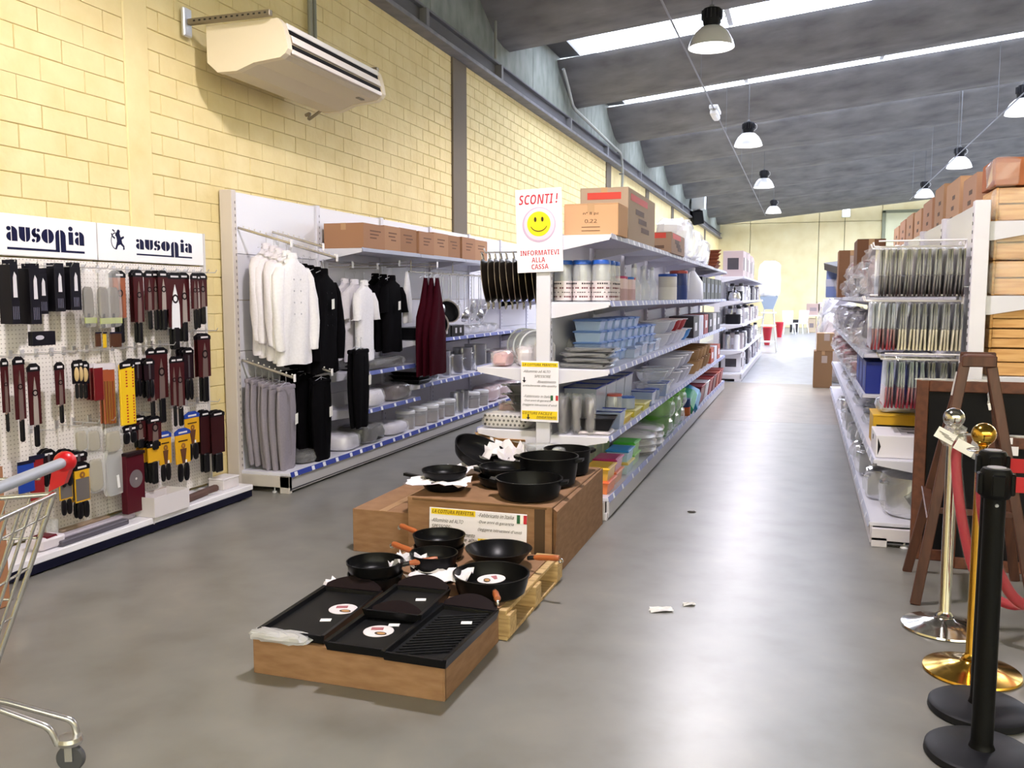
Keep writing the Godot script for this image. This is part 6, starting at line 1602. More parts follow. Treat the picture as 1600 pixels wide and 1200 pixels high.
func second_gondola() -> void:
	gondola("gondola_shelving", "farther white gondola shelving of boxes and steel ware beyond the plastic ware", -1.52, -16.5, -24.2, 6, 1.93, [1.9, 1.46, 1.03, 0.56], [1.46, 1.03, 0.56], -1.06, -1.98, "e2e3ec")
	var steel := mat("c9cad0", 0.2, 0.9)
	var g := RandomNumberGenerator.new()
	g.seed = 5
	var shelves := [0.15, 0.56, 1.03, 1.46, 1.9]
	var names := ["base", "low shelf", "middle shelf", "upper shelf", "top"]
	for r in 5:
		var z := -16.72
		var k := 0
		while z > -23.9 and k < 16:
			var kind := (k * 3 + r * 2) % 5
			var tone: String = ["c4b9bc", "8d8790", "d9d4da", "55525c", "a79a98", "e4e2e8"][g.randi() % 6]
			var w: float = [0.42, 0.36, 0.3, 0.44, 0.34][kind]
			var y: float = shelves[r]
			var wh := "%s from near end, farther gondola %s" % [ORD[k], names[r]]
			if r == 4 and k > 8: break
			if kind in [0, 3] or r == 4:
				var h := (0.3 + 0.1 * g.randf()) * (0.85 if r < 4 else 1.3)
				if r == 0: h = 0.34
				h = minf(h, 0.36) if r < 4 else h
				var o := thing("carton", "pale printed carton, " + wh, "box", V(-1.27, y, z - w / 2), 0.0, "cartons on the farther gondola")
				ppart(o, "carton", "fc%.2f%.2f" % [w, h], func(): return mk().box(V(0, h / 2, 0), V(0.36, h, w - 0.02), 0.004), mat(tone if r < 4 else ["b9a6a8", "c0aeb0", "a59896"][k % 3], 0.6))
				ppart(o, "picture_panel", "fp%.2f%.2f" % [w, h], func(): return mk().box(V(0.181, h * 0.5, 0), V(0.001, h * 0.5, w * 0.6)).box(V(0, h * 0.5, w / 2 - 0.0095), V(0.2, h * 0.45, 0.001)), mat(["3a3640", "e8e6ec", "6d6268"][k % 3], 0.5))
			elif kind == 1:
				var o := thing("steel_kettle", "steel kettle with black handle, " + wh, "kettle", V(-1.24, y, z - w / 2), 0.0, "kettles on the farther gondola")
				ppart(o, "body", "kett", func(): return mk().lathe([Vector2(0, 0), Vector2(0.1, 0), Vector2(0.115, 0.05), Vector2(0.09, 0.15), Vector2(0.03, 0.18), Vector2(0.018, 0.2), Vector2(0, 0.205)], 20), steel)
				ppart(o, "handle", "ketth", func(): return mk().tube([V(0, 0.14, 0.08), V(0, 0.24, 0.08), V(0, 0.25, -0.05), V(0, 0.15, -0.085)], 0.012, 6, 3), mat("15151a", 0.4))
			elif kind == 2:
				for j in 2:
					var o := thing("steel_flask", "tall steel flask, %s pair member, " % ["aisle side", "rear"][j] + wh, "flask", V(-1.18 - 0.16 * j, y, z - w / 2 + 0.03 * j), 0.0, "steel flasks on the farther gondola")
					o.set_meta("label", "tall %s flask, %s" % [["white", "steel"][j], wh])
					ppart(o, "body", "flask%d" % j, func(): return mk().lathe([Vector2(0, 0), Vector2(0.055, 0), Vector2(0.055, 0.24), Vector2(0.04, 0.28), Vector2(0, 0.28)], 18), steel if j else mat("ecedf2", 0.3))
					ppart(o, "cap", "flcap", func(): return mk().lathe([Vector2(0, 0.28), Vector2(0.042, 0.28), Vector2(0.042, 0.33), Vector2(0, 0.335)], 18), mat("3a3a42", 0.4))
			else:
				var o := thing("dark_pot", "black pot with steel rim, " + wh, "pot", V(-1.26, y, z - w / 2), 0.0, "pots on the farther gondola")
				pot(o, 0.14, 0.18, mat("1b1b20", 0.3), steel)
			z -= w + 0.05
			k += 1

# ---------------------------------------------------------------- right gondola

func right_gondola() -> void:
	var o := thing("gondola_shelving", "tall white gondola shelving at the right, with hooked placemats and wooden crates", "shelving")
	var film := mat("ffffff", 0.12, 0.0, 0.15)
	var steel := mat("c6c7cb", 0.2, 0.9)
	var zs := [-5.78, -7.05, -8.32, -9.59, -10.86, -12.13, -13.4, -14.6]
	for k in zs.size():
		var z: float = zs[k]
		part(o, "post", mk().span(V(0.915, 0, z - 0.04), V(1.0, 2.08, z + 0.03), 0.004), mat("dfdde8", 0.4))
		slots(o, 0.9135, 0.3, 2.05, z - 0.01)
		for y in ([0.53] if k == 0 else ([0.53, 0.8, 1.1, 1.52] if k > 1 else [0.53])): bracket(o, y, z, 0.915, 0.45)
		for y in [1.96, 1.53, 1.06]: bracket(o, y, z, 1.0, 1.44)
		if k == zs.size() - 1: break
		var z2: float = zs[k + 1]
		for j in 4: part(o, "back_panel", mk().span(V(0.94, 0.15 + 0.48 * j, z2 + 0.035), V(0.975, 0.63 + 0.48 * j - 0.003, z - 0.045), 0.003), mat("e2e3ea", 0.22))
		for y in ([0.53] if k == 0 else [0.53, 0.8, 1.1, 1.52]): shelf(o, y, z2, z, 0.915, 0.43, "b9bcd0", 4, k)
		shelf(o, 0.14, z2, z, 0.915, 0.42, "b9bcd0", 3, k)
		for y in [1.96, 1.53, 1.06, 0.14]: shelf(o, y, z2, z, 1.0, 1.45, "dcd8e0", 0, k)
		part(o, "plinth", mk().span(V(0.425, 0.01, z2), V(0.44, 0.115, z)), mat("cfcad0", 0.5))
	part(o, "end_foot", mk().span(V(0.43, 0.04, -5.755), V(0.92, 0.115, -5.72), 0.003).span(V(0.43, 0, -5.755), V(0.52, 0.06, -5.72), 0.003), mat("d6d0d6", 0.45))
	part(o, "levelling_foot", mk().at(V(0.62, 0, -5.75)).lathe([Vector2(0, 0), Vector2(0.025, 0), Vector2(0.02, 0.012), Vector2(0.006, 0.016), Vector2(0.006, 0.05), Vector2(0, 0.05)], 10), mat("e8e8ea", 0.4))
	# three double-bar hooks with packed placemats
	var white := mat("ece8ee", 0.35)
	for r in 3:
		var y: float = [1.83, 1.5, 1.14][r]
		for zz in [-5.95, -6.14]:
			part(o, "hook_bar", mk().tube([V(0.91, y, zz), V([0.4, 0.36, 0.46][r], y, zz), V([0.39, 0.35, 0.45][r], y + 0.03, zz)], 0.007, 6), white)
			part(o, "hook_plate", mk().box(V(0.905, y - 0.01, zz), V(0.012, 0.09, 0.04), 0.004), white)
		part(o, "price_bar", mk().tube([V(0.91, y + 0.035, -5.92), V([0.42, 0.38, 0.48][r], y + 0.035, -5.92)], 0.006, 6), white)
		var n: int = [24, 24, 20][r]
		for k in n:
			var f := float(k) / (n - 1)
			var x := lerpf(0.895, [0.43, 0.4, 0.49][r], f)
			var tone: Array = [["7a7a66", "2c1f22"], ["6f6f5c", "241d1e"], ["8b8b80", "33232a"]][k % 3]
			if r == 1: tone = [["77776a", "cfc6ac"], ["5f6058", "c8bfa4"], ["8a8c8a", "d6cdb6"]][k % 3] if f < 0.72 else [["8f979c", "7d1524"], ["7b8286", "8c1c2c"], ["9aa0a6", "6a101e"]][k % 3]
			if r == 2: tone = [["5c5c4c", "3b3a30"], ["66665a", "34332c"], ["525248", "403e34"]][k % 3] if f < 0.45 else [["7e8a84", "86172c"], ["6f7a76", "981f36"], ["8a9490", "741226"]][k % 3]
			var p := thing("placemat_pack", "film packed folded placemat on the %s bars, %s from the white post" % [["top", "middle", "bottom"][r], ORD[k]], "placemat", V(x, y - 0.3, -6.05), 0.0, "placemat packs on the %s bars" % ["top", "middle", "bottom"][r])
			p.rotation = V(0.0, 0.02 * sin(k * 1.7), 0.035 * sin(k * 2.3) - 0.02)
			ppart(p, "upper_mat", "pmu", func(): return mk().box(V(0, 0.205, 0), V(0.008, 0.155, 0.3), 0.003), mat(tone[0], 0.35))
			ppart(p, "lower_mat", "pml", func(): return mk().box(V(0, 0.06, 0), V(0.012, 0.13, 0.3), 0.004), mat(tone[1], 0.4))
			ppart(p, "film", "pmf", func(): return mk().lump(V(0, 0.145, 0), V(0.016, 0.305, 0.33), 0.1, 17, 10, 8, 0.4), film)
	# first bay: boxed appliance on the low shelf, large wrapped pot on the base
	var b := thing("appliance_box", "white boxed appliance with grey printed picture on the low right shelf", "box", V(0.655, 0.53, -6.06))
	part(b, "body", mk().box(V(0, 0.07, 0), V(0.42, 0.14, 0.42), 0.004), mat("e6e2e8", 0.5))
	part(b, "lid_picture", mk().box(V(0.07, 0.1405, -0.02), V(0.26, 0.002, 0.32)), mat("aaa6ad", 0.5))
	part(b, "printed_tool", mk().at(V(0.06, 0.142, -0.12), V(0, 0.2, 0)).box(Vector3.ZERO, V(0.2, 0.002, 0.05), 0.0005), mat("4b464c", 0.5))
	part(b, "printed_block", mk().box(V(0.0, 0.142, 0.06), V(0.04, 0.002, 0.04)), mat("1c1a1e", 0.5))
	part(b, "hand_hole", mk().at(V(-0.2, 0.07, 0.2105)).slab(PackedVector2Array([Vector2(0, -0.055), Vector2(0, 0.055), Vector2(0.012, 0.02), Vector2(0.018, 0), Vector2(0.012, -0.02)]), 0.001), mat("1a181c", 0.7))
	part(b, "clasp", mk().box(V(-0.211, 0.1, -0.02), V(0.004, 0.03, 0.025)), mat("5c585e", 0.5))
	var c := thing("yellow_box", "yellow box behind the white boxed appliance", "box", V(0.66, 0.53, -6.52))
	part(c, "body", mk().box(V(0, 0.1, 0), V(0.4, 0.2, 0.34), 0.004), mat("d8a81c", 0.45))
	part(c, "stripe", mk().box(V(-0.06, 0.13, 0.1705), V(0.24, 0.02, 0.001)), mat("1d1a10", 0.5))
	part(c, "lid", mk().box(V(0, 0.203, 0), V(0.41, 0.012, 0.35), 0.003), mat("e2b428", 0.45))
	var fw := thing("wrapped_pack", "bluish crinkled film pack on the yellow box", "packet", V(0.62, 0.739, -6.55))
	part(fw, "pack", mk().lump(V(0, 0.05, 0), V(0.24, 0.1, 0.26), 0.08, 201, 16, 7, 0.55), mat("b4bac6", 0.3))
	part(fw, "film", mk().lump(V(0, 0.053, 0), V(0.27, 0.106, 0.3), 0.1, 202, 18, 8, 0.5), film)
	var p := thing("stock_pot", "large steel pot in clear plastic with grey label on the right base shelf", "pot", V(0.7, 0.14, -6.06))
	pot(p, 0.17, 0.25, mat("d0d0d2", 0.22, 0.85), steel)
	part(p, "pot_lid", mk().lathe([Vector2(0, 0.27), Vector2(0.1, 0.265), Vector2(0.172, 0.252), Vector2(0.172, 0.244), Vector2(0, 0.25)], 30), steel)
	part(p, "plastic_bag", mk().lump(V(0, 0.145, 0), V(0.42, 0.29, 0.4), 0.05, 203, 22, 10, 0.6), mat("ffffff", 0.1, 0.0, 0.13))
	part(p, "label", mk().at(V(-0.02, 0.15, 0.185), V(0, 0, 0.6)).box(Vector3.ZERO, V(0.1, 0.07, 0.002)), mat("5f6064", 0.5))
	# base row and low shelf row of wrapped steel pots
	for k in 14:
		var z := -6.5 - 0.4 * k
		var w := thing("wrapped_pot", "small steel pot in clear film on the right base shelf, %s behind the large pot" % ORD[k], "pot", V(0.56 + 0.05 * (k % 2), 0.14, z), 0.3 * k, "wrapped pots on the right base shelf")
		pot(w, [0.11, 0.1, 0.12][k % 3], [0.2, 0.14, 0.24][k % 3], steel, steel)
		ppart(w, "film", "potfilm%d" % (k % 3), func(): return mk().lump(V(0, [0.1, 0.07, 0.12][k % 3] + 0.005, 0), V(0.28, [0.21, 0.15, 0.25][k % 3], 0.28), 0.08, 210 + k % 3, 16, 8, 0.6), film)
	for k in 12:
		var z := -7.3 - 0.45 * k
		var w := thing("steel_set", "steel cookware piece on the low right shelf, %s past the yellow box" % ORD[k], "cookware", V(0.6 + 0.04 * (k % 3), 0.53, z), 0.0, "steel ware on the low right shelf")
		if k % 3 == 0: bowl(w, 0.14, 0.1, steel)
		else: pot(w, 0.12, 0.12, steel, steel)
		ppart(w, "film", "ssf", func(): return mk().lump(V(0, 0.065, 0), V(0.3, 0.13, 0.3), 0.08, 215, 16, 8, 0.6), film)
	for k in 3:
		var w := thing("blue_box", "deep blue box on the right shelf behind the hanging placemats, %s" % ["front", "second", "third"][k], "box", V(0.6, 0.8, -7.3 - 0.42 * k), 0.0, "blue boxes behind the placemats")
		ppart(w, "carton", "blb", func(): return mk().box(V(0, 0.12, 0), V(0.3, 0.24, 0.38), 0.004), mat("1c2f8c", 0.4))
		ppart(w, "pale_panel", "blp", func(): return mk().box(V(-0.151, 0.12, 0.0), V(0.001, 0.16, 0.2)), mat("5d72c0", 0.5))
	# heaps of film-wrapped goods along the aisle edge
	var tones := ["b8aab0", "8d8a98", "a8747a", "c9c4cc", "6a6670", "b59a98"]
	for r in 3:
		var seen := -1
		for k in 16:
			var y: float = [1.52, 1.1, 0.8][r]
			if r == 2 and k < 3 or r == 0 and k in [4, 5, 9, 10]: continue
			seen += 1
			var w := thing("wrapped_goods", "crinkled film-wrapped bundle on the right %s shelf, %s behind the placemats" % [["high", "middle", "lower"][r], ORD[seen]], "packet", V(0.6 + 0.03 * sin(k * 1.9), y, -7.33 - 0.43 * k), 0.5 * k, "wrapped bundles on the right %s shelf" % ["high", "middle", "lower"][r])
			w.scale = V(1, [1.35, 1.0, 0.64][r] * (0.75 + 0.25 * sin(k * 2.1 + r)), 1)
			var v := (k * 2 + r) % 5
			ppart(w, "goods", "wg%d" % v, func(): return mk().lump(V(0, 0.14, 0), V(0.3, 0.28, 0.3), 0.25, 230 + v, 14, 8, 0.7), mat(tones[(k * 2 + r) % 6], 0.3))
			ppart(w, "inner_pack", "wgb%d" % v, func(): return mk().at(V(0.0, 0.17, 0.0), V(0.4, v, 0.3)).box(Vector3.ZERO, V(0.24, 0.16, 0.28), 0.02), mat(tones[(k + r + 3) % 6], 0.35))
			ppart(w, "film", "wgfi%d" % v, func(): return mk().lump(V(0, 0.145, 0), V(0.36, 0.29, 0.36), 0.28, 240 + v, 24, 12, 0.65), mat("ffffff", 0.06, 0.0, 0.13))
	var dk := thing("dark_box", "dark grey flat box lying on the high right shelf heap", "box", V(0.52, 1.9, -12.6))
	part(dk, "carton", mk().at(Vector3.ZERO, V(0.1, 0.2, 0.12)).box(V(0, 0.03, 0), V(0.42, 0.1, 0.8), 0.004), mat("2e2d36", 0.5))
	part(dk, "label", mk().at(Vector3.ZERO, V(0.1, 0.2, 0.12)).box(V(0.0, 0.03, 0.401), V(0.2, 0.05, 0.001)), mat("8d8a94", 0.5))
	# cartons: on the panel top and standing farther back
	for k in 8:
		var w: float = [0.5, 0.62, 0.5, 0.62, 0.55, 0.6, 0.55, 0.6][k]
		var z := -6.35 - 0.72 * k
		var hh: float = [0.36, 0.42, 0.46, 0.42, 0.4, 0.42, 0.42, 0.4][k]
		var cc := thing("carton", "tan carton on the right shelving top, %s behind the orange brown one" % ORD[k], "box", V(1.22, 1.96, z - 0.3), 0.0, "cartons on the right shelving top")
		carton(cc, V(0.4, hh, w), mat(["b58c72", "c09878", "b08a6c"][k % 3], 0.85), k, false)
		for j in 3: part(cc, "ink_print", mk().box(V(-0.2005, hh * (0.7 - 0.18 * j), 0.05 - 0.04 * j), V(0.001, 0.03, 0.12)), mat("5d4436", 0.7))
	var oc := thing("carton", "orange brown carton in clear wrap at the near end of the right shelving top", "box", V(1.24, 2.16, -6.0))
	carton(oc, V(0.44, 0.16, 0.4), mat("b06840", 0.8), 0, false)
	part(oc, "film", mk().lump(V(-0.16, 0.08, 0.1), V(0.16, 0.17, 0.26), 0.06, 250, 12, 7, 0.4), film)
	# pale wooden crates on the right side
	var grain := noise_tex(0.02, [[0.0, "c08a4c"], [0.5, "d6a468"], [1.0, "e3b87e"]], 256, 3, 61)
	var wood := tri_mat("cratewood", grain, V(0.6, 6.0, 0.6), 0.6, "ffffff")
	var crates := [[1.96, 0.19, "top"], [1.53, 0.2, "upper"], [1.735, 0.2, "upper stacked"], [1.06, 0.16, "lower"], [1.225, 0.11, "lower middle"], [1.34, 0.11, "lower top"]]
	for i in crates.size():
		var q = crates[i]
		var w := thing("wooden_crate", ["pale wooden crate under the orange brown carton at the right", "pale wooden crate under another on the upper right shelf", "pale wooden crate stacked upon the upper right shelf crate", "wooden crate at the foot of the right lower shelf stack", "wooden drawer crate in the middle of the right lower stack", "wooden drawer crate topmost of the right lower stack"][i], "crate", V(1.24, q[0], -6.02), 0.0)
		var h: float = q[1]
		for s in [-1, 1]:
			part(w, "side_board", mk().box(V(s * 0.2, h / 2, 0), V(0.014, h, 0.42), 0.003), wood)
			for j in 2: part(w, "plank", mk().box(V(0, h * (0.26 + 0.5 * j), s * 0.205), V(0.386, h * 0.46, 0.012), 0.003), wood)
		part(w, "bottom", mk().box(V(0, 0.006, 0), V(0.386, 0.01, 0.39)), wood)
		if i < 3: part(w, "film", mk().lump(V(-0.12, h / 2, 0.19), V(0.22, h, 0.06), 0.05, 255 + i, 12, 7, 0.4), film)
	var dc := thing("folded_cloth", "dark purplish cloth in clear film on top of the right wooden drawers", "cloth", V(1.24, 1.452, -6.02))
	dc.position.y = 1.45
	part(dc, "cloth", mk().lump(V(0, 0.025, 0), V(0.38, 0.05, 0.36), 0.12, 260, 16, 7, 0.5), mat("2b2430", 0.6))
	part(dc, "film", mk().lump(V(0, 0.026, 0), V(0.4, 0.052, 0.38), 0.1, 261, 16, 7, 0.45), film)
	# tall cartons on the shelf ends farther along, brown cartons on the floor at the shelf end
	for q in [[0.58, 1.52, -9.35, 0.25, 0.55, 0.6, "745038", "tall brown taped carton standing over the wrapped heap behind the placemats"], [0.52, 1.52, -11.6, 0.3, 0.56, 0.5, "866044", "brown carton beside the tall taped carton, farther along"], [0.32, 0.0, -16.0, 0.3, 0.62, 0.5, "8a6a4c", "brown carton on the floor at the far right shelf end"], [0.35, 0.62, -16.0, 0.28, 0.3, 0.44, "9c7c5c", "brown carton stacked on the floor carton at the far right"]]:
		var w := thing("carton", q[7], "box", V(q[0], q[1], q[2]))
		carton(w, V(q[3], q[4], q[5]), mat(q[6], 0.85), 0, false)
		part(w, "paper_label", mk().box(V(0.02, q[4] * 0.78, q[5] / 2 + 0.001), V(0.09, 0.12, 0.001)), mat("b5a39a", 0.6))
	for k in 6:
		var w := thing("wrapped_goods", "film-wrapped floor bundle beyond the right shelving, %s along the aisle" % ORD[k], "packet", V(0.62, 0, -17.2 - 1.3 * k), 0.0, "wrapped bundles beyond the right shelving")
		var h: float = [1.2, 1.5, 1.3, 1.1, 1.25, 1.0][k]
		part(w, "goods", mk().lump(V(0, h / 2, 0), V(0.6, h, 1.1), 0.1, 270 + k, 16, 9, 0.5), mat(tones[k], 0.35))
		part(w, "film", mk().lump(V(0, h / 2, 0), V(0.66, h * 1.01, 1.2), 0.12, 280 + k, 18, 10, 0.5), mat("ffffff", 0.1, 0.0, 0.25))
	var bl := thing("blue_pack", "upright blue packed roll beside the brown cartons at the far right", "packet", V(0.36, 1.52, -13.0))
	part(bl, "pack", mk().lathe([Vector2(0, 0), Vector2(0.09, 0), Vector2(0.095, 0.03), Vector2(0.09, 0.4), Vector2(0.05, 0.45), Vector2(0, 0.46)], 16), mat("7f92cc", 0.4))
	part(bl, "band", mk().lathe([Vector2(0.093, 0.15), Vector2(0.0965, 0.15), Vector2(0.0965, 0.25), Vector2(0.093, 0.25)], 16), mat("c6cbe2", 0.4))

# ---------------------------------------------------------------- pans on cartons and a pallet

func black() -> Material: return mat("0f0f11", 0.32)

func box_panels(o: Node, s: Vector3, m: Material, inner: Material, open_top := false) -> void:
	var t := 0.006
	for sg in [-1, 1]:
		part(o, "side_panel", mk().box(V(sg * (s.x / 2 - t / 2), s.y / 2, 0), V(t, s.y, s.z), 0.002), m)
		part(o, "end_panel", mk().box(V(0, s.y / 2, sg * (s.z / 2 - t / 2)), V(s.x - 2 * t, s.y, t), 0.002), m)
	part(o, "bottom", mk().box(V(0, t, 0), V(s.x - 2 * t, t, s.z - 2 * t)), inner)
	if not open_top: part(o, "top_panel", mk().box(V(0, s.y - t / 2, 0), V(s.x - 2 * t, t, s.z - 2 * t)), m)

func round_pan(label: String, at: Vector3, r: float, h: float, handles: String, turn := 0.0, tilt := Vector3.ZERO) -> Node3D:
	var o := thing("pan" if handles != "wok" else "wok", label, "pan", at, turn)
	if tilt != Vector3.ZERO: o.rotation = tilt
	var prof := [Vector2(0, 0), Vector2(r * 0.8, 0), Vector2(r * 0.9, 0.012), Vector2(r * 0.97, h * 0.55), Vector2(r, h), Vector2(r * 1.025, h + 0.001), Vector2(r * 1.025, h - 0.006), Vector2(r * 1.03, h + 0.004), Vector2(r * 0.985, h + 0.004), Vector2(r * 0.95, h * 0.55), Vector2(r * 0.86, 0.016), Vector2(r * 0.78, 0.008), Vector2(0, 0.008)]
	if handles == "wok": prof = [Vector2(0, 0), Vector2(r * 0.4, 0), Vector2(r * 0.7, h * 0.35), Vector2(r * 0.92, h * 0.8), Vector2(r, h), Vector2(r * 1.02, h + 0.004), Vector2(r * 0.97, h + 0.004), Vector2(r * 0.88, h * 0.8), Vector2(r * 0.66, h * 0.4), Vector2(r * 0.38, 0.01), Vector2(0, 0.008)]
	ppart(o, "body", "rp%s%.3f%.3f" % [handles == "wok", r, h], func(): return mk().lathe(prof, 44), black())
	if handles == "ears":
		for s in [-1, 1]:
			var e := mk().hexa([V(s * r * 0.98, h - 0.03, -0.045), V(s * (r + 0.035), h - 0.02, -0.03), V(s * (r + 0.035), h - 0.02, 0.03), V(s * r * 0.98, h - 0.03, 0.045), V(s * r * 0.98, h - 0.01, -0.045), V(s * (r + 0.038), h - 0.004, -0.03), V(s * (r + 0.038), h - 0.004, 0.03), V(s * r * 0.98, h - 0.01, 0.045)])
			part(o, "handle", e, black())
	elif handles == "wood" or handles == "wok":
		# wooden handle on a metal ferrule, along +x of the pan
		part(o, "ferrule", mk().tube([V(r * 0.97, h * 0.7, 0), V(r + 0.035, h * 0.78, 0)], 0.011, 10), mat("3a3a3c", 0.3, 0.7))
		var hn := part(o, "handle", mk().at(V(r + 0.03, h * 0.78, 0), V(0, 0, -PI / 2 + 0.1)).lathe([Vector2(0, 0), Vector2(0.011, 0), Vector2(0.015, 0.03), Vector2(0.014, 0.08), Vector2(0.016, 0.12), Vector2(0.012, 0.135), Vector2(0, 0.137)], 14), mat("a85a2e", 0.35))
		part(hn, "hanging_ring", mk().at(V(r + 0.173, h * 0.79, 0), V(PI / 2, 0, 0)).lathe([Vector2(0.007, -0.004), Vector2(0.013, -0.004), Vector2(0.013, 0.004), Vector2(0.007, 0.004), Vector2(0.007, -0.004)], 16), mat("c2bdb6", 0.25, 0.8))
	elif handles == "black":
		part(o, "handle", mk().at(V(r * 0.98, h * 0.8, 0)).hexa([V(0, -0.008, -0.012), V(0.17, 0.002, -0.016), V(0.17, 0.002, 0.016), V(0, -0.008, 0.012), V(0, 0.008, -0.012), V(0.17, 0.018, -0.014), V(0.17, 0.018, 0.014), V(0, 0.008, 0.012)]), black())
	return o

func paper(label: String, at: Vector3, w: float, h: float, bump: float, sd: int, turn := 0.0, tilt := Vector3.ZERO) -> void:
	var o := solo("packing_paper", label, "paper", mk().sheet(w, h, bump, sd, 9, 9), mat("ece7ec", 0.75), at, turn)
	if tilt != Vector3.ZERO: o.rotation = tilt

func griddle(label: String, at: Vector3, s: Vector2, turn: float, ribbed: bool, disc: Vector2, tag: Vector2) -> void:
	# flat cast plate with raised rim and a curved end handle at -z
	var o := thing("griddle", label, "griddle", at, turn)
	var a := s.x / 2
	var c := s.y / 2
	part(o, "plate", mk().box(V(0, 0.012, 0), V(s.x - 0.03, 0.02, s.y - 0.03), 0.006), mat("141416", 0.45))
	var rim := mk()
	for sg in [-1, 1]:
		rim.hexa([V(sg * (a - 0.024), 0.004, -c + 0.01), V(sg * (a - 0.008), 0.004, -c + 0.01), V(sg * (a - 0.008), 0.004, c - 0.01), V(sg * (a - 0.024), 0.004, c - 0.01), V(sg * (a - 0.016), 0.04, -c), V(sg * a, 0.042, -c), V(sg * a, 0.042, c), V(sg * (a - 0.016), 0.04, c)])
		rim.hexa([V(-a + 0.01, 0.004, sg * (c - 0.024)), V(-a + 0.01, 0.004, sg * (c - 0.008)), V(a - 0.01, 0.004, sg * (c - 0.008)), V(a - 0.01, 0.004, sg * (c - 0.024)), V(-a, 0.036, sg * (c - 0.016)), V(-a, 0.038, sg * c), V(a, 0.038, sg * c), V(a, 0.036, sg * (c - 0.016))])
	part(o, "rim", rim, black())
	var hp := PackedVector2Array()
	for i in 13:
		var f := i / 12.0
		hp.append(Vector2(lerpf(-a * 0.9, a * 0.9, f), 0.0))
	for i in 13:
		var f := 1.0 - i / 12.0
		hp.append(Vector2(lerpf(-a * 0.9, a * 0.9, f), 0.02 + 0.05 * pow(sin(f * PI), 0.8)))
	var hm := mk()
	hm.t = Transform3D(Basis.from_euler(V(-PI / 2 + 0.65, 0, 0)), V(0, 0.03, -c))
	hm.slab(hp, 0.012)
	part(o, "end_handle", hm, mat("1d1517", 0.35))
	if ribbed:
		for k in 15:
			var z := lerpf(-c + 0.06, c - 0.05, k / 14.0)
			ppart(o, "rib", "rib%.2f" % s.x, func(): return mk().at(Vector3.ZERO, V(0, 0.5, 0)).box(Vector3.ZERO, V((s.x - 0.06) * 1.04, 0.008, 0.007), 0.002), mat("1b1b1e", 0.4), V(0, 0.026, z * 0.93))
	if disc != Vector2.INF:
		var d := part(o, "paper_disc", mk().at(V(disc.x, 0.0225, disc.y)).lathe([Vector2(0, 0), Vector2(0.062, 0), Vector2(0.062, 0.0015), Vector2(0, 0.0015)], 30), mat("e2dadd", 0.5))
		disc_print(d, V(disc.x, 0.0245, disc.y))
	if tag != Vector2.INF: part(o, "price_sticker", mk().at(V(tag.x, 0.0235 + (0.008 if ribbed else 0.0), tag.y), V(0, 0.3, 0)).box(Vector3.ZERO, V(0.045, 0.0015, 0.03)), mat("f2f0f2", 0.5))

func disc_print(d: Node, at: Vector3) -> void:
	part(d, "red_print", mk().at(at + V(-0.015, 0, -0.02), V(0, 0.3, 0)).box(Vector3.ZERO, V(0.05, 0.0008, 0.028)), mat("a8646c", 0.5))
	part(d, "pan_picture", mk().at(at + V(0.02, 0, 0.022)).lathe([Vector2(0, 0), Vector2(0.02, 0), Vector2(0.02, 0.0008), Vector2(0, 0.0008)], 16, 35, 1.3, 0.8), mat("3a2a22", 0.5))
	part(d, "food_picture", mk().at(at + V(0.022, 0.0006, 0.022)).lathe([Vector2(0, 0), Vector2(0.014, 0), Vector2(0.014, 0.0006), Vector2(0, 0.0006)], 14, 35, 1.3, 0.8), mat("b98b58", 0.5))

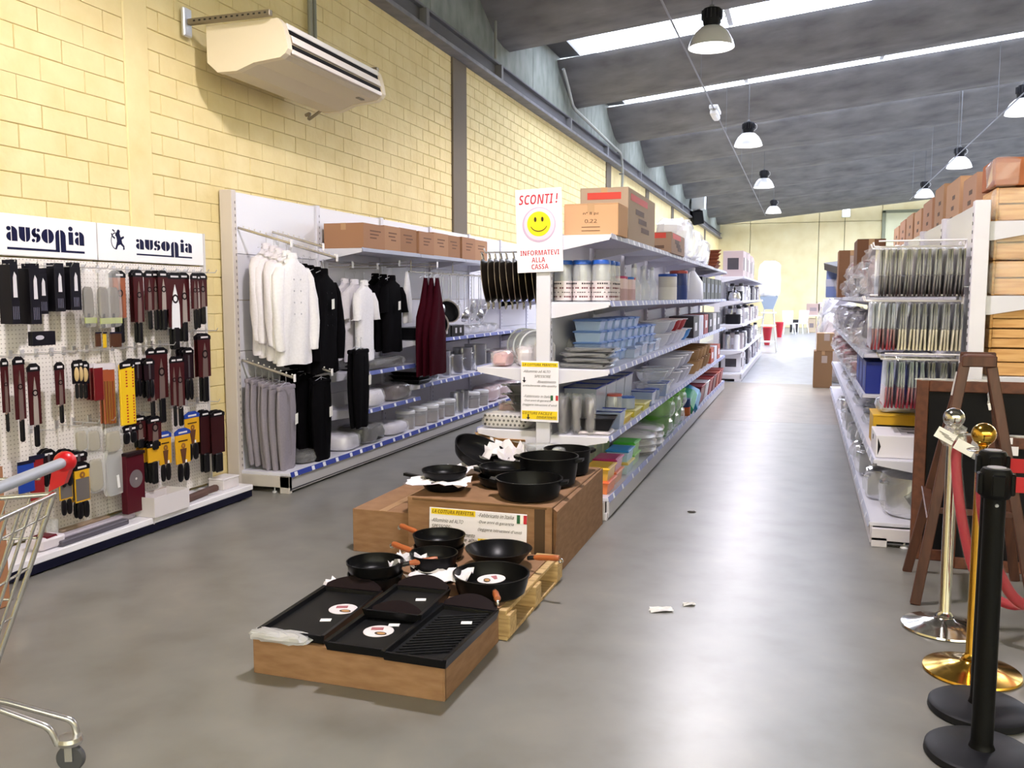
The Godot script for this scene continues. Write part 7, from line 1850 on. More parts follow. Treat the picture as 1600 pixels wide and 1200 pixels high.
func pan_island() -> void:
	var tex := noise_tex(0.03, [[0.0, "8d6c50"], [0.5, "99785a"], [1.0, "a58467"]], 256, 4, 71)
	var kraft := tri_mat("kraft", tex, V(0.8, 3.0, 0.8), 0.8, "f6ece2")
	var inner := mat("7d5c3a", 0.85)
	# front low box with the griddles
	var fb := thing("low_carton", "low brown cardboard box at the front that carries the black griddles", "box", V(-1.665, 0, -3.27))
	box_panels(fb, V(0.84, 0.15, 0.62), kraft, inner)
	part(fb, "corner_fold", mk().box(V(0.421, 0.075, 0.3), V(0.001, 0.14, 0.004)), mat("6f5232", 0.8))
	griddle("large flat black griddle with paper disc at the cart side of the low carton", V(-1.92, 0.15, -3.24), Vector2(0.3, 0.56), 0.04, false, Vector2(0.06, -0.06), Vector2(0.05, 0.08))
	griddle("small black griddle with paper disc and sticker, front one in the middle of three", V(-1.6, 0.15, -3.1), Vector2(0.27, 0.36), 0.0, false, Vector2(0.0, -0.02), Vector2(0.03, -0.1))
	griddle("small black griddle with one sticker behind the other small griddle", V(-1.6, 0.175, -3.4), Vector2(0.27, 0.34), 0.03, false, Vector2.INF, Vector2(0.04, -0.05))
	griddle("ribbed black griddle with slanted ridges on the aisle side of the low carton", V(-1.34, 0.15, -3.18), Vector2(0.27, 0.56), -0.02, true, Vector2.INF, Vector2(0.05, -0.12))
	var bw := thing("bubble_wrap", "crumpled clear bubble wrap at the corner of the low carton under the big griddle", "wrap", V(-1.96, 0.15, -2.955))
	part(bw, "wrap", mk().lump(V(0, 0.02, 0), V(0.28, 0.045, 0.08), 0.15, 301, 22, 8, 0.7), mat("d5d5d8", 0.15, 0.0, 0.55))
	part(bw, "inner_fold", mk().lump(V(0.03, 0.018, 0), V(0.2, 0.036, 0.06), 0.15, 302, 16, 7, 0.7), mat("e4e4e6", 0.2, 0.0, 0.6))
	# pallet behind it
	var pw := tri_mat("palletwood", noise_tex(0.02, [[0.0, "a98a58"], [0.5, "c7a672"], [1.0, "d8bc8a"]], 256, 3, 73), V(0.6, 5, 5), 0.75)
	var pl := thing("pallet", "pale wooden pallet under the pans with wooden handles", "pallet", V(-1.6, 0, -4.05))
	for k in 5: part(pl, "plank", mk().box(V(-0.32 + 0.16 * k, 0.128, 0), V(0.13, 0.02, 0.9), 0.003), pw)
	for i in 3:
		part(pl, "cross_plank", mk().box(V(0, 0.108, -0.4 + 0.4 * i), V(0.8, 0.02, 0.1), 0.003), pw)
		for j in 3: part(pl, "block", mk().box(V(-0.34 + 0.34 * j, 0.058, -0.4 + 0.4 * i), V(0.12, 0.08, 0.1), 0.004), pw)
		part(pl, "runner", mk().box(V(-0.34 + 0.34 * i, 0.009, 0), V(0.1, 0.018, 0.9), 0.003), pw)
	var sh := thing("cardboard_sheet", "brown cardboard sheet lying on the pallet under the pans", "cardboard", V(-1.64, 0.139, -4.02))
	part(sh, "sheet", mk().box(V(0, 0.003, 0), V(0.78, 0.006, 0.84), 0.001), kraft)
	part(sh, "fold", mk().box(V(0.2, 0.0065, 0), V(0.004, 0.001, 0.84)), inner)
	var y := 0.1455
	round_pan("deep black pan under another at the cart side of the pallet", V(-1.9, y, -3.68), 0.128, 0.07, "none")
	round_pan("black pan with wooden handle stacked at the cart side of the pallet", V(-1.9, y + 0.058, -3.68), 0.132, 0.07, "wood", 0.45)
	round_pan("black pan with wooden handle at the back of the pallet before the leaflet", V(-1.8, y + 0.055, -4.22), 0.135, 0.07, "wood", 2.75)
	round_pan("black pan under the back pan before the leaflet", V(-1.8, y, -4.22), 0.132, 0.065, "none")
	round_pan("small black pan with wooden handle wrapped in paper, middle of the pallet", V(-1.68, y + 0.06, -3.87), 0.115, 0.075, "wood", 2.8)
	round_pan("small black pan wrapped in white paper under the middle pan", V(-1.68, y, -3.87), 0.112, 0.065, "wood", 0.42)
	round_pan("round black wok with wooden handle on the pallet before the leaflet", V(-1.45, y, -4.17), 0.17, 0.095, "wok", -0.12)
	var dp := round_pan("deep black pan with paper disc inside, front aisle corner of the pallet", V(-1.35, y, -3.78), 0.175, 0.095, "wood", -1.15)
	var dd := part(dp, "paper_disc", mk().at(V(0.0, 0.066, 0.0), V(0.05, 0, 0)).lathe([Vector2(0, 0), Vector2(0.066, 0), Vector2(0.066, 0.0015), Vector2(0, 0.0015)], 30), mat("e8e0e2", 0.5))
	disc_print(dd, V(0.0, 0.0685, 0.0))
	paper("white packing paper around the middle pans on the pallet", V(-1.6, y + 0.05, -3.76), 0.3, 0.16, 0.05, 311)
	paper("white packing paper beside the left pan on the pallet", V(-1.8, y + 0.07, -3.84), 0.16, 0.14, 0.06, 312)
	paper("grey white paper scrap at the rear of the big griddle", V(-2.02, 0.16, -3.62), 0.2, 0.1, 0.03, 313)
	# big cartons behind
	var bc := thing("large_carton", "large brown carton with white leaflet that carries the black casseroles", "box", V(-1.7, 0, -5.14))
	box_panels(bc, V(0.86, 0.385, 1.2), kraft, inner)
	part(bc, "open_flap", mk().at(V(0.436, 0.0, 0)).hexa([V(0, 0.0, -0.6), V(0.012, 0.0, -0.6), V(0.02, 0.0, 0.64), V(0.0, 0.0, 0.6), V(0, 0.38, -0.6), V(0.01, 0.38, -0.6), V(0.03, 0.37, 0.63), V(0.0, 0.38, 0.6)]), kraft)
	part(bc, "torn_edge", mk().box(V(0.36, 0.19, 0.602), V(0.06, 0.36, 0.006), 0.002), mat("4d3824", 0.85))
	part(bc, "torn_edge", mk().box(V(0.0, 0.376, 0.602), V(0.8, 0.012, 0.006), 0.002), mat("6e5030", 0.85))
	leaflet("leaflet", "wide white leaflet with yellow bands on the front of the large carton", V(-1.7, 0.21, -4.525), 0.58, 0.25, false, -0.06)
	var sc := thing("side_carton", "lower brown carton at the cart side of the large carton", "box", V(-2.34, 0, -5.0))
	box_panels(sc, V(0.4, 0.26, 0.72), kraft, inner)
	part(sc, "tape", mk().box(V(0, 0.261, 0), V(0.05, 0.001, 0.72)), mat("b58f68", 0.35))
	var t := 0.3865
	round_pan("black shallow pan with long black handle, bottom of the papered pair", V(-2.0, t, -4.78), 0.135, 0.06, "black", 2.9)
	round_pan("black shallow pan lined with white paper, top of the papered pair", V(-2.0, t + 0.062, -4.78), 0.132, 0.055, "none")
	paper("white packing paper squeezed between the papered pair of pans", V(-2.0, t + 0.05, -4.7), 0.36, 0.26, 0.03, 321, 0.2)
	paper("white packing paper corner beside the tilted pan", V(-2.0, t + 0.03, -5.1), 0.34, 0.2, 0.06, 322, 0.5)
	round_pan("black pan tilted on its edge behind the papered pair", V(-1.98, t + 0.085, -5.3), 0.185, 0.075, "none", 0, V(0.25, 0.2, -0.42))
	round_pan("black pan with white paper on it at the rear of the large carton", V(-1.86, t + 0.02, -5.55), 0.16, 0.07, "none")
	paper("crumpled white paper bunch standing in the rear pan", V(-1.84, t + 0.07, -5.42), 0.26, 0.2, 0.12, 323, 0.3, V(0.3, 0, 0))
	round_pan("low black pan in the middle of the large carton top", V(-1.7, t, -4.98), 0.15, 0.06, "black", 1.9)
	round_pan("low black pan stacked in the middle of the large carton top", V(-1.7, t + 0.06, -5.0), 0.15, 0.055, "ears", 0.4)
	round_pan("black casserole with side handles at the front of the large carton top", V(-1.46, t, -4.73), 0.188, 0.11, "ears", 0.15)
	round_pan("tall black casserole with side handles behind the front casserole", V(-1.45, t, -5.1), 0.178, 0.175, "ears", 0.0)
	round_pan("black casserole in film at the rear aisle corner of the large carton", V(-1.43, t, -5.47), 0.15, 0.16, "ears", 0.6)
	round_pan("small black pan behind the middle stack of the large carton", V(-1.72, t, -5.36), 0.13, 0.1, "ears", 0.5)
	var gl := thing("glass_casserole", "black oval roaster with clear glass lid at the rear of the large carton", "casserole", V(-1.63, t, -5.62))
	part(gl, "body", mk().lathe([Vector2(0, 0), Vector2(0.14, 0), Vector2(0.165, 0.08), Vector2(0.17, 0.085), Vector2(0.155, 0.085), Vector2(0.13, 0.01), Vector2(0, 0.01)], 32, 35, 1.0, 0.55), black())
	part(gl, "glass_cover", mk().lathe([Vector2(0.172, 0.086), Vector2(0.165, 0.1), Vector2(0.15, 0.14), Vector2(0.11, 0.158), Vector2(0, 0.165), Vector2(0, 0.16), Vector2(0.108, 0.153), Vector2(0.146, 0.136), Vector2(0.16, 0.098), Vector2(0.165, 0.086)], 32, 35, 1.0, 0.55), mat("e9edef", 0.06, 0.0, 0.2))
	# open carton leaning behind
	var ob := thing("open_carton", "open brown carton with raised flap on the gondola base behind the large carton", "box", V(-2.0, 0.15, -6.11))
	box_panels(ob, V(0.34, 0.3, 0.4), kraft, inner, true)
	part(ob, "open_flap", mk().at(V(0.0, 0.3, -0.2), V(-0.5, 0, 0)).box(V(0, 0.045, 0), V(0.33, 0.09, 0.005), 0.001), mat("c9985e", 0.8))
	part(ob, "open_flap", mk().at(V(-0.17, 0.3, 0), V(0, 0, 0.6)).box(V(0, 0.06, 0), V(0.005, 0.12, 0.38), 0.001), mat("d8b078", 0.8))
	part(ob, "open_flap", mk().at(V(0.0, 0.3, 0.2), V(0.7, 0, 0)).box(V(0, 0.05, 0), V(0.33, 0.1, 0.005), 0.001), mat("b98a5c", 0.8))

# ---------------------------------------------------------------- queue posts, easel, chalkboards, shopping cart

func queue_posts() -> void:
	var silver := mat("d9d6d0", 0.12, 1.0)
	var gold := mat("d8ab4c", 0.14, 1.0)
	var foil := mat("ffffff", 0.1, 0.0, 0.15)
	for q in [[0.655, -4.38, silver, "silver ball-topped rope post on a domed base beside the easel", true], [0.69, -3.88, gold, "gold ball-topped rope post on a domed base behind the black posts", false], [1.2, -4.2, silver, "silver rope post mostly cut by the right frame edge", false]]:
		var o := thing("rope_post", q[3], "stanchion", V(q[0], 0, q[1]))
		var m: Material = q[2]
		part(o, "base", mk().lathe([Vector2(0, 0), Vector2(0.18, 0), Vector2(0.185, 0.006), Vector2(0.182, 0.014), Vector2(0.12, 0.03), Vector2(0.05, 0.045), Vector2(0.04, 0.055), Vector2(0, 0.058)], 48), m)
		part(o, "pole", mk().lathe([Vector2(0.034, 0.055), Vector2(0.038, 0.065), Vector2(0.03, 0.075), Vector2(0.026, 0.085), Vector2(0.025, 0.9), Vector2(0.03, 0.905), Vector2(0, 0.908)], 28), m)
		part(o, "ball", mk().at(V(0, 0.98, 0)).lathe(ball(0.046, 14), 28), m)
		part(o, "neck", mk().lathe([Vector2(0.014, 0.9), Vector2(0.014, 0.925), Vector2(0.02, 0.935), Vector2(0.014, 0.945)], 18), m)
		part(o, "rope_ring", mk().at(V(0, 0.915, 0)).lathe([Vector2(0.032, -0.003), Vector2(0.055, -0.002), Vector2(0.06, 0.002), Vector2(0.055, 0.004), Vector2(0.032, 0.003), Vector2(0.032, -0.003)], 24), silver)
		if q[4]:
			part(o, "plastic_wrap", mk().at(V(0, 0.9, 0)).lump(V(0, 0, 0), V(0.12, 0.1, 0.12), 0.25, 401, 12, 7, 0.8), foil)
			for k in 2: part(o, "paper_label", mk().at(V(-0.04 + 0.08 * k, 0.905 - 0.05 * k, 0.06), V(-0.1, 0.1, -0.5)).box(Vector3.ZERO, V(0.085, 0.05, 0.002)), mat("f1efec", 0.5))
			for k in 3: part(o, "label_print", mk().at(V(-0.045 + 0.01 * k, 0.915 - 0.012 * k, 0.0615), V(-0.1, 0.1, -0.5)).box(Vector3.ZERO, V(0.045, 0.003, 0.002)), mat("6a6668", 0.6))
	var velvet := mat("9c1228", 0.85)
	var sleeve_film := mat("fffefe", 0.08, 0.0, 0.03)
	sleeve_film.metallic_specular = 0.2
	for q in [["red velvet rope in clear film hanging from the silver post", [V(0.68, 0.89, -4.36), V(0.665, 0.8, -4.34), V(0.68, 0.62, -4.3), V(0.71, 0.45, -4.27), V(0.75, 0.31, -4.25), V(0.82, 0.22, -4.22), V(0.92, 0.2, -4.2), V(1.02, 0.3, -4.2), V(1.1, 0.5, -4.2), V(1.15, 0.75, -4.2), V(1.17, 0.89, -4.2)]], ["red velvet rope in clear film hanging from the gold post", [V(0.69, 0.89, -3.83), V(0.68, 0.8, -3.82), V(0.69, 0.68, -3.82), V(0.72, 0.54, -3.83), V(0.77, 0.42, -3.84), V(0.83, 0.33, -3.85), V(0.92, 0.29, -3.88), V(1.02, 0.32, -3.92), V(1.12, 0.45, -4.0), V(1.19, 0.7, -4.1), V(1.21, 0.89, -4.15)]]]:
		var o := thing("velvet_rope", q[0], "rope", Vector3.ZERO)
		var pts := smooth(q[1])
		part(o, "rope", mk().tube(pts, 0.021, 12), velvet)
		part(o, "film", mk().tube(pts, 0.026, 9), sleeve_film)
		for e in [0, -1]: part(o, "end_hook", mk().at(q[1][e]).lathe([Vector2(0, -0.02), Vector2(0.024, -0.02), Vector2(0.024, 0.01), Vector2(0.01, 0.02), Vector2(0, 0.022)], 16), mat("d9d6d0", 0.15, 1.0))
	var bl := mat("060607", 0.45)
	for q in [[0.6, -3.14, "nearest black belt post with red belt, standing at the frame's lower right corner"], [0.655, -3.5, "black belt post standing just behind the nearest black one"]]:
		var o := thing("belt_post", q[2], "stanchion", V(q[0], 0, q[1]))
		part(o, "base", mk().lathe([Vector2(0, 0), Vector2(0.17, 0), Vector2(0.175, 0.006), Vector2(0.172, 0.026), Vector2(0.16, 0.034), Vector2(0.04, 0.04), Vector2(0, 0.04)], 44), mat("17171b", 0.5))
		part(o, "pole", mk().lathe([Vector2(0.04, 0.04), Vector2(0.036, 0.05), Vector2(0.034, 0.06), Vector2(0.032, 0.9), Vector2(0, 0.9)], 28), bl)
		var c := part(o, "belt_cassette", mk().lathe([Vector2(0, 0.88), Vector2(0.042, 0.88), Vector2(0.046, 0.89), Vector2(0.046, 0.965), Vector2(0.04, 0.975), Vector2(0, 0.976)], 28), bl)
		for k in 4: part(c, "belt_slot", mk().at(Vector3.ZERO, V(0, k * PI / 2, 0)).box(V(0.046, 0.925, 0), V(0.016, 0.07, 0.04), 0.004), bl)
		part(c, "cap_disc", mk().lathe([Vector2(0, 0.976), Vector2(0.028, 0.976), Vector2(0.028, 0.979), Vector2(0, 0.98)], 24), mat("8a8a90", 0.35))
		part(o, "red_belt", mk().box(V(0.4, 0.925, 0), V(0.72, 0.05, 0.003)), mat("b80d18", 0.6))
		part(o, "screw", mk().at(V(0.0, 0.86, 0.033), V(PI / 2, 0, 0)).lathe([Vector2(0, 0), Vector2(0.006, 0), Vector2(0.005, 0.003), Vector2(0, 0.003)], 12), mat("a5a5aa", 0.3, 0.6))

func ball(r: float, n: int) -> Array:
	var p := []
	for i in n + 1: p.append(Vector2(r * sin(PI * i / n), -r * cos(PI * i / n)))
	return p

func smooth(p: Array, sub := 5) -> Array:
	var c := Curve3D.new()
	for i in p.size():
		var t: Vector3 = (p[mini(i + 1, p.size() - 1)] - p[maxi(i - 1, 0)]) / 6.0
		c.add_point(p[i], -t, t)
	var out := []
	for i in p.size() - 1:
		for k in sub: out.append(c.sample(i, float(k) / sub))
	out.append(p[-1])
	return out

func beam_between(a: Vector3, b: Vector3, w: float, d: float) -> M:
	var m := mk()
	var dir := (b - a).normalized()
	var side := dir.cross(Vector3.BACK).normalized()
	m.t = Transform3D(Basis(side, dir, side.cross(dir)), (a + b) / 2.0)
	m.box(Vector3.ZERO, V(w, (b - a).length(), d), 0.004)
	return m

func easel_and_boards() -> void:
	var wood := tri_mat("easelwood", noise_tex(0.02, [[0.0, "4a2c20"], [0.5, "5d3a2a"], [1.0, "6d4634"]], 256, 3, 81), V(4, 0.7, 4), 0.5, "d8ccc8")
	var e := thing("easel", "dark brown wooden folding easel standing before the chalkboards", "easel", V(0, 0, 0))
	var tf := V(0.76, 1.2, -4.84)
	var tb := V(0.79, 1.22, -4.98)
	var legs := [[tf, V(0.565, 0, -4.68)], [V(0.88, 1.18, -4.84), V(1.09, 0, -4.68)], [tb, V(0.585, 0, -5.25)], [V(0.9, 1.2, -4.98), V(1.12, 0, -5.25)]]
	for l in legs: part(e, "leg", beam_between(l[0], l[1], 0.048, 0.024), wood)
	part(e, "top_block", mk().span(V(0.745, 1.18, -4.86), V(0.9, 1.235, -4.82), 0.005), wood)
	part(e, "top_block", mk().span(V(0.76, 1.19, -5.0), V(0.92, 1.245, -4.96), 0.005), wood)
	part(e, "hinge_plate", mk().span(V(0.77, 1.2, -4.96), V(0.895, 1.238, -4.86), 0.004), mat("6b4a40", 0.5))
	for y in [0.47, 0.78, 0.98]:
		var f: float = 1.0 - y / 1.2
		part(e, "rung", beam_between(V(tf.x - 0.195 * f, y, tf.z + 0.16 * f), V(0.88 + 0.21 * f, y, tf.z + 0.16 * f), 0.03, 0.018), wood) if y < 0.5 else part(e, "brace", beam_between(V(0.885 + 0.21 * f, y, -4.84 + 0.16 * f), V(0.905 + 0.21 * f, y, -4.98 - 0.26 * f), 0.03, 0.018), wood)
	part(e, "brace", beam_between(V(0.63, 0.42, -4.735), V(0.65, 0.5, -5.15), 0.05, 0.014), wood)
	part(e, "paper_sticker", mk().at(V(0.74, 1.09, -4.86), V(0, 0, -0.16)).box(Vector3.ZERO, V(0.05, 0.12, 0.002)), mat("e8e4e6", 0.5))
	part(e, "white_clip", mk().at(V(0.87, 0.99, -4.79), V(0, 0, 0.2)).box(Vector3.ZERO, V(0.012, 0.035, 0.008), 0.003), mat("f0eeee", 0.4))
	var fr := tri_mat("boardwood", noise_tex(0.02, [[0.0, "54301f"], [0.5, "6a3f2a"], [1.0, "7b4c34"]], 256, 3, 83), V(3, 3, 0.8), 0.5, "e4d6d0")
	for q in [[0.625, 1.5, 0.0, 1.05, -5.53, "large framed chalkboard leaning behind the dark easel"], [0.78, 1.5, 0.0, 0.76, -5.4, "smaller framed chalkboard standing in front of the large one"]]:
		var o := thing("chalkboard", q[5], "chalkboard", V(0, 0, q[4]))
		var w := 0.065
		part(o, "slate", mk().span(V(q[0] + w - 0.01, q[2] + w, -0.012), V(q[1] - w + 0.01, q[3] - w, 0.0)), mat("131214", 0.55))
		for x in [q[0], q[1] - w]: part(o, "frame_stile", mk().span(V(x, q[2], -0.02), V(x + w, q[3], 0.012), 0.004), fr)
		for y in [q[2], q[3] - w]: part(o, "frame_rail", mk().span(V(q[0] + w, y, -0.02), V(q[1] - w, y + w, 0.012), 0.004), fr)
		part(o, "plastic_edge", mk().at(V(0, 0, 0)).lump(V(q[0] + 0.2, q[3] + 0.004, 0), V(0.42, 0.016, 0.03), 0.1, 410, 16, 6, 0.5), mat("ffffff", 0.12, 0.0, 0.25))
	for q in [[1.02, 0.96, -5.49, 0.05, 0.09, "small crinkled plastic bag of chalk on the large chalkboard frame"], [0.93, 0.69, -5.36, 0.05, 0.12, "crinkled plastic bag hanging on the smaller chalkboard beside the easel leg"]]:
		var o := thing("plastic_bag", q[5], "bag", V(q[0], q[1], q[2]))
		part(o, "bag", mk().lump(V(0, 0, 0), V(q[3] * 1.4, q[4], 0.03), 0.12, int(q[1] * 100), 14, 9, 0.5), mat("ffffff", 0.1, 0.0, 0.3))
		part(o, "contents", mk().lump(V(0, -0.01, 0), V(q[3], q[4] * 0.7, 0.016), 0.1, 412, 12, 7, 0.6), mat("7d727c", 0.4))
	for k in 2: solo("price_label", ["white price label on the smaller chalkboard, upper one", "wide white price label on the smaller chalkboard, lower one"][k], "label", mk().box(V(0, 0, 0), V(0.05 + 0.04 * k, 0.035 + 0.015 * k, 0.002)), mat("eeeaf0", 0.5), V(1.075 + 0.01 * k, 0.74 - 0.055 * k, -5.384))

func shopping_cart() -> void:
	# local x towards the cart's front, far side at z = 0, near side at z = -0.55
	var c := thing("shopping_cart", "steel wire shopping cart with grey handle and red end caps at the left edge", "cart", V(-2.215, 0, -2.17), -2.785)
	var wire := mat("c2c0be", 0.25, 0.85)
	var red := mat("c3121c", 0.35)
	var W := -0.56
	part(c, "handle", mk().tube([V(0, 1.0, 0.02), V(0, 1.0, W - 0.02)], 0.017, 14), mat("9ea3ae", 0.35))
	for z in [0.02, W - 0.02]:
		var cap := part(c, "end_cap", mk().at(V(0, 1.0, z)).lathe(ball(0.034, 10), 18), red)
		part(cap, "cap_bracket", mk().hexa([V(0.0, 0.93, z - 0.014), V(0.05, 0.905, z - 0.014), V(0.05, 0.905, z + 0.014), V(0.0, 0.93, z + 0.014), V(-0.028, 1.0, z - 0.016), V(0.03, 1.0, z - 0.016), V(0.03, 1.0, z + 0.016), V(-0.028, 1.0, z + 0.016)]), red)
	part(c, "seat_knob", mk().at(V(0.3, 0.97, 0.0)).lathe(ball(0.035, 10), 16), red)
	part(c, "side_knob", mk().at(V(0.42, 0.46, 0.0)).lathe(ball(0.028, 10), 16), red)
	# basket rim and its two side frames
	part(c, "basket_rim", mk().tube([V(0.03, 0.9, 0), V(0.95, 0.84, -0.04), V(0.95, 0.84, W + 0.04), V(0.03, 0.9, W), V(0.03, 0.9, 0)], 0.008, 8, 3), wire)
	part(c, "seat_rail", mk().tube([V(0.06, 0.955, -0.02), V(0.32, 0.95, -0.02), V(0.34, 0.9, -0.02)], 0.006, 7, 3), wire)
	part(c, "floor_rim", mk().tube([V(0.28, 0.34, -0.02), V(0.88, 0.42, -0.08), V(0.88, 0.42, W + 0.08), V(0.28, 0.34, W + 0.02), V(0.28, 0.34, -0.02)], 0.006, 7, 3), wire)
	for k in 9:
		var z := lerpf(0.0, W, k / 8.0)
		part(c, "gate_wire", mk().tube([V(0.03, 0.9, z), V(0.14, 0.6, z * 0.98), V(0.24, 0.33, z * 0.96 - 0.01), V(0.27, 0.22, z * 0.96 - 0.01)], 0.005 if k else 0.008, 6, 2), wire)
	for y in [0.83, 0.66, 0.5, 0.36]:
		var x: float = 0.03 + (0.9 - y) * 0.38
		part(c, "gate_bar", mk().tube([V(x, y, 0.0), V(x, y, W)], 0.004, 6), wire)
	for s in [0, 1]:
		for k in 12:
			var f := (k + 1) / 13.0
			part(c, "side_wire", mk().tube([V(lerpf(0.03, 0.95, f), lerpf(0.9, 0.84, f), lerpf(0.0, -0.04, f) if s == 0 else lerpf(W, W + 0.04, f)), V(lerpf(0.28, 0.88, f), lerpf(0.34, 0.42, f), lerpf(-0.02, -0.08, f) if s == 0 else lerpf(W + 0.02, W + 0.08, f))], 0.0035, 5), wire)
		for y in [0.76, 0.56]:
			var x: float = 0.03 + (0.9 - y) * 0.42
			part(c, "side_bar", mk().tube([V(x, y, -0.005 if s == 0 else W + 0.005), V(0.92, y - 0.02, -0.05 if s == 0 else W + 0.05)], 0.004, 6), wire)
		var zz := -0.02 if s == 0 else W + 0.02
		# chassis tube pair down to the rear caster and along to the front one
		part(c, "chassis", mk().tube([V(0.95, 0.2, zz), V(0.3, 0.235, zz), V(0.22, 0.23, zz), V(-0.005, 0.16, zz), V(-0.015, 0.1, zz)], 0.011, 9, 4), wire)
		part(c, "chassis", mk().tube([V(0.95, 0.2, zz - 0.045), V(0.3, 0.235, zz - 0.045), V(0.22, 0.23, zz - 0.045), V(0.05, 0.16, zz - 0.045), V(0.03, 0.1, zz - 0.04)], 0.011, 9, 4), wire)
		for x in [0.0, 0.92]:
			var z2 := zz - 0.02
			part(c, "caster_plate", mk().at(V(x, 0.105 if x < 0.5 else 0.185, z2)).lathe([Vector2(0, -0.012), Vector2(0.036, -0.012), Vector2(0.04, 0), Vector2(0.036, 0.012), Vector2(0, 0.012)], 18), wire)
			part(c, "caster_fork", mk().span(V(x - 0.012, 0.04, z2 - 0.018), V(x + 0.012, 0.1 if x < 0.5 else 0.18, z2 - 0.013)).span(V(x - 0.012, 0.04, z2 + 0.013), V(x + 0.012, 0.1 if x < 0.5 else 0.18, z2 + 0.018)), wire)
			part(c, "caster_wheel", mk().at(V(x, 0.045, z2), V(PI / 2, 0, 0)).lathe([Vector2(0, -0.011), Vector2(0.04, -0.011), Vector2(0.045, -0.006), Vector2(0.045, 0.006), Vector2(0.04, 0.011), Vector2(0, 0.011)], 24), mat("4a4a4e", 0.6))
	# tall brown carton between the cart and the knife display, papers on the floor
	var b := thing("carton", "tall brown carton on the floor behind the shopping cart", "box", V(-3.82, 0, -3.06))
	carton(b, V(0.25, 0.7, 0.4), mat("9c6c4c", 0.85), 0, false)
	for q in [[-0.62, -4.2, 0.09, "white torn paper scrap lying on the grey floor aisle"], [-0.5, -4.32, 0.05, "tiny white paper scrap beside the larger torn scrap"]]:
		var p := solo("paper_scrap", q[3], "paper", mk().sheet(q[2] * 1.3, q[2] * 0.7, 0.01, 421, 5, 4), mat("d6d4d0", 0.4), V(q[0], 0.0015, q[1]), 0.4)
	solo("floor_crumb", "small dark crumb on the grey floor aisle beside the long gondola", "litter", mk().lump(V(0, 0.005, 0), V(0.06, 0.01, 0.03), 0.2, 422, 10, 5, 0.7), mat("3b3833", 0.8), V(-0.72, 0, -6.25), 0.3)

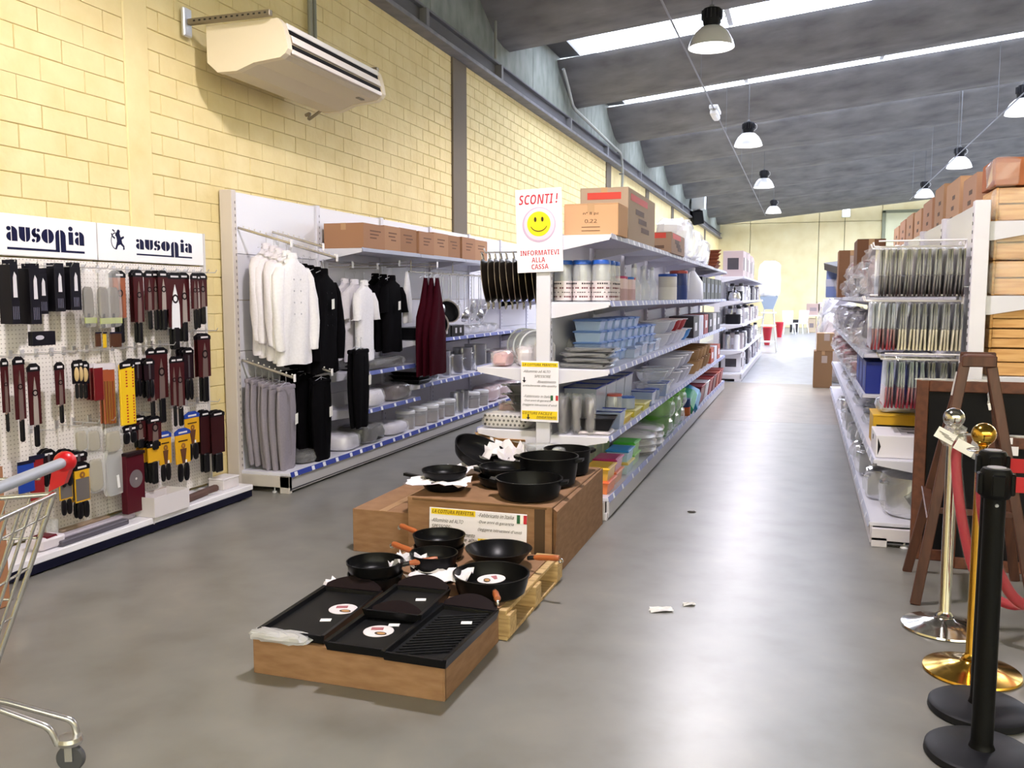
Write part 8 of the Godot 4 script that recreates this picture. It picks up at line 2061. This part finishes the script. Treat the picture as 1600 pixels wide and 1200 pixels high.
func far_end() -> void:
	var white := mat("eef0f6", 0.4)
	var steel := mat("c8cad2", 0.25, 0.8)
	# tall white bagged machine on a steel stand past the second gondola
	var f := thing("bagged_machine", "tall white bagged machine on a steel stand past the farther gondola", "machine", V(-0.95, 0, -25.6))
	part(f, "machine", mk().lump(V(0, 2.02, 0), V(0.62, 1.0, 0.7), 0.06, 431, 20, 10, 0.6), mat("f4f6fa", 0.45))
	part(f, "hood", mk().hexa([V(-0.12, 1.2, -0.12), V(0.12, 1.2, -0.12), V(0.12, 1.2, 0.12), V(-0.12, 1.2, 0.12), V(-0.24, 1.55, -0.24), V(0.24, 1.55, -0.24), V(0.24, 1.55, 0.24), V(-0.24, 1.55, 0.24)]), mat("9fb0c8", 0.35))
	for sx in [-1, 1]:
		for sz in [-1, 1]: part(f, "stand_leg", mk().tube([V(sx * 0.12, 1.2, sz * 0.12), V(sx * 0.24, 0, sz * 0.24)], 0.02, 6), steel)
	for y in [0.3, 0.75, 1.1]: part(f, "stand_shelf", mk().box(V(0, y, 0), V(0.4, 0.03, 0.4), 0.004), mat("e0e3ea", 0.35))
	for q in [[-1.12, -29.5, "9c1428", "red plastic bin under the far steel stand"], [-0.9, -35.5, "b0152c", "red tapered bin at the far end of the aisle"]]:
		var o := thing("red_bin", q[3], "bin", V(q[0], 0, q[1]))
		part(o, "bin", mk().lathe([Vector2(0, 0), Vector2(0.08, 0), Vector2(0.15, 0.55), Vector2(0.16, 0.57), Vector2(0.14, 0.57), Vector2(0.075, 0.02), Vector2(0, 0.02)], 20), mat(q[2], 0.4))
		part(o, "rim", mk().lathe([Vector2(0.145, 0.55), Vector2(0.17, 0.56), Vector2(0.168, 0.585), Vector2(0.145, 0.585), Vector2(0.145, 0.55)], 20), mat("c41c34", 0.4))
	for q in [[-0.62, -38.6, 0.2, "first white plastic chair at the far end, beside the red bin"], [-0.15, -39.6, -0.5, "second white plastic chair at the far end, behind the first"], [0.95, -38.8, -0.9, "white plastic chair at the far end near the wrapped bundles"]]:
		var o := thing("plastic_chair", q[3], "chair", V(q[0], 0, q[1]), q[2])
		part(o, "seat", mk().box(V(0, 0.43, 0), V(0.46, 0.04, 0.46), 0.015), white)
		part(o, "backrest", mk().hexa([V(-0.2, 0.45, -0.22), V(0.2, 0.45, -0.22), V(0.2, 0.45, -0.18), V(-0.2, 0.45, -0.18), V(-0.22, 0.98, -0.3), V(0.22, 0.98, -0.3), V(0.22, 0.98, -0.26), V(-0.22, 0.98, -0.26)]), white)
		for sx in [-1, 1]:
			for sz in [-1, 1]: part(o, "leg", mk().tube([V(sx * 0.2, 0.42, sz * 0.19), V(sx * 0.25, 0, sz * 0.24)], 0.022, 6), white)
	var t := thing("white_table", "white table loaded with pale goods before the far yellow wall", "table", V(0.75, 0, -41.0))
	part(t, "table_top", mk().box(V(0, 0.74, 0), V(1.8, 0.04, 0.8), 0.008), white)
	for sx in [-1, 1]:
		for sz in [-1, 1]: part(t, "leg", mk().tube([V(sx * 0.8, 0.72, sz * 0.34), V(sx * 0.8, 0, sz * 0.34)], 0.025, 8), mat("6c6d78", 0.4))
	for q in [[0.35, 0.76, 0.8, 0.5, "b29a94", "pale brown carton on the far white table"], [0.75, 0.76, 0.55, 0.55, "d9c8c4", "pinkish carton on the far white table beside the brown one"], [1.25, 0.76, 0.5, 0.4, "e6e2e2", "white carton at the end of the far white table"], [0.3, 0.0, 0.5, 0.62, "c8b49a", "tan sack under the far white table"], [-0.42, 0.0, 0.5, 0.55, "2c2c30", "dark box on the floor behind the far white chairs"]]:
		var o := thing("carton", q[4 + 1], "box", V(q[0], q[1], -41.0))
		part(o, "body", mk().box(V(0, q[3] / 2, 0), V(q[2] * 0.7, q[3], 0.5), 0.01), mat(q[4], 0.7))
		part(o, "label", mk().box(V(0, q[3] / 2, 0.251), V(q[2] * 0.35, q[3] * 0.3, 0.001)), mat("8d8084", 0.6))
	# dark speaker on the gutter beam and cartons atop the farther gondola
	var sp := thing("loudspeaker", "black loudspeaker on the gutter beam near the far corner", "speaker", V(-4.0, 4.3, -34.5))
	part(sp, "cabinet", mk().at(V(0, 0.25, 0), V(0.2, 0.4, 0.2)).box(Vector3.ZERO, V(0.42, 0.5, 0.42), 0.03), mat("17181c", 0.5))
	part(sp, "bracket", mk().span(V(-0.3, 0.2, -0.03), V(0, 0.28, 0.03), 0.004), mat("2a2b30", 0.5))
	var wp := thing("white_wall_box", "bright white box hung under the roof at the far left corner", "box", V(-3.95, 4.85, -34.6))
	part(wp, "box", mk().box(V(0, 0.3, 0), V(0.5, 0.6, 0.5), 0.02), mat("f2f6fc", 0.5))
	part(wp, "bracket", mk().span(V(-0.32, 0.25, -0.04), V(-0.2, 0.35, 0.04)), mat("8a8c92", 0.5))
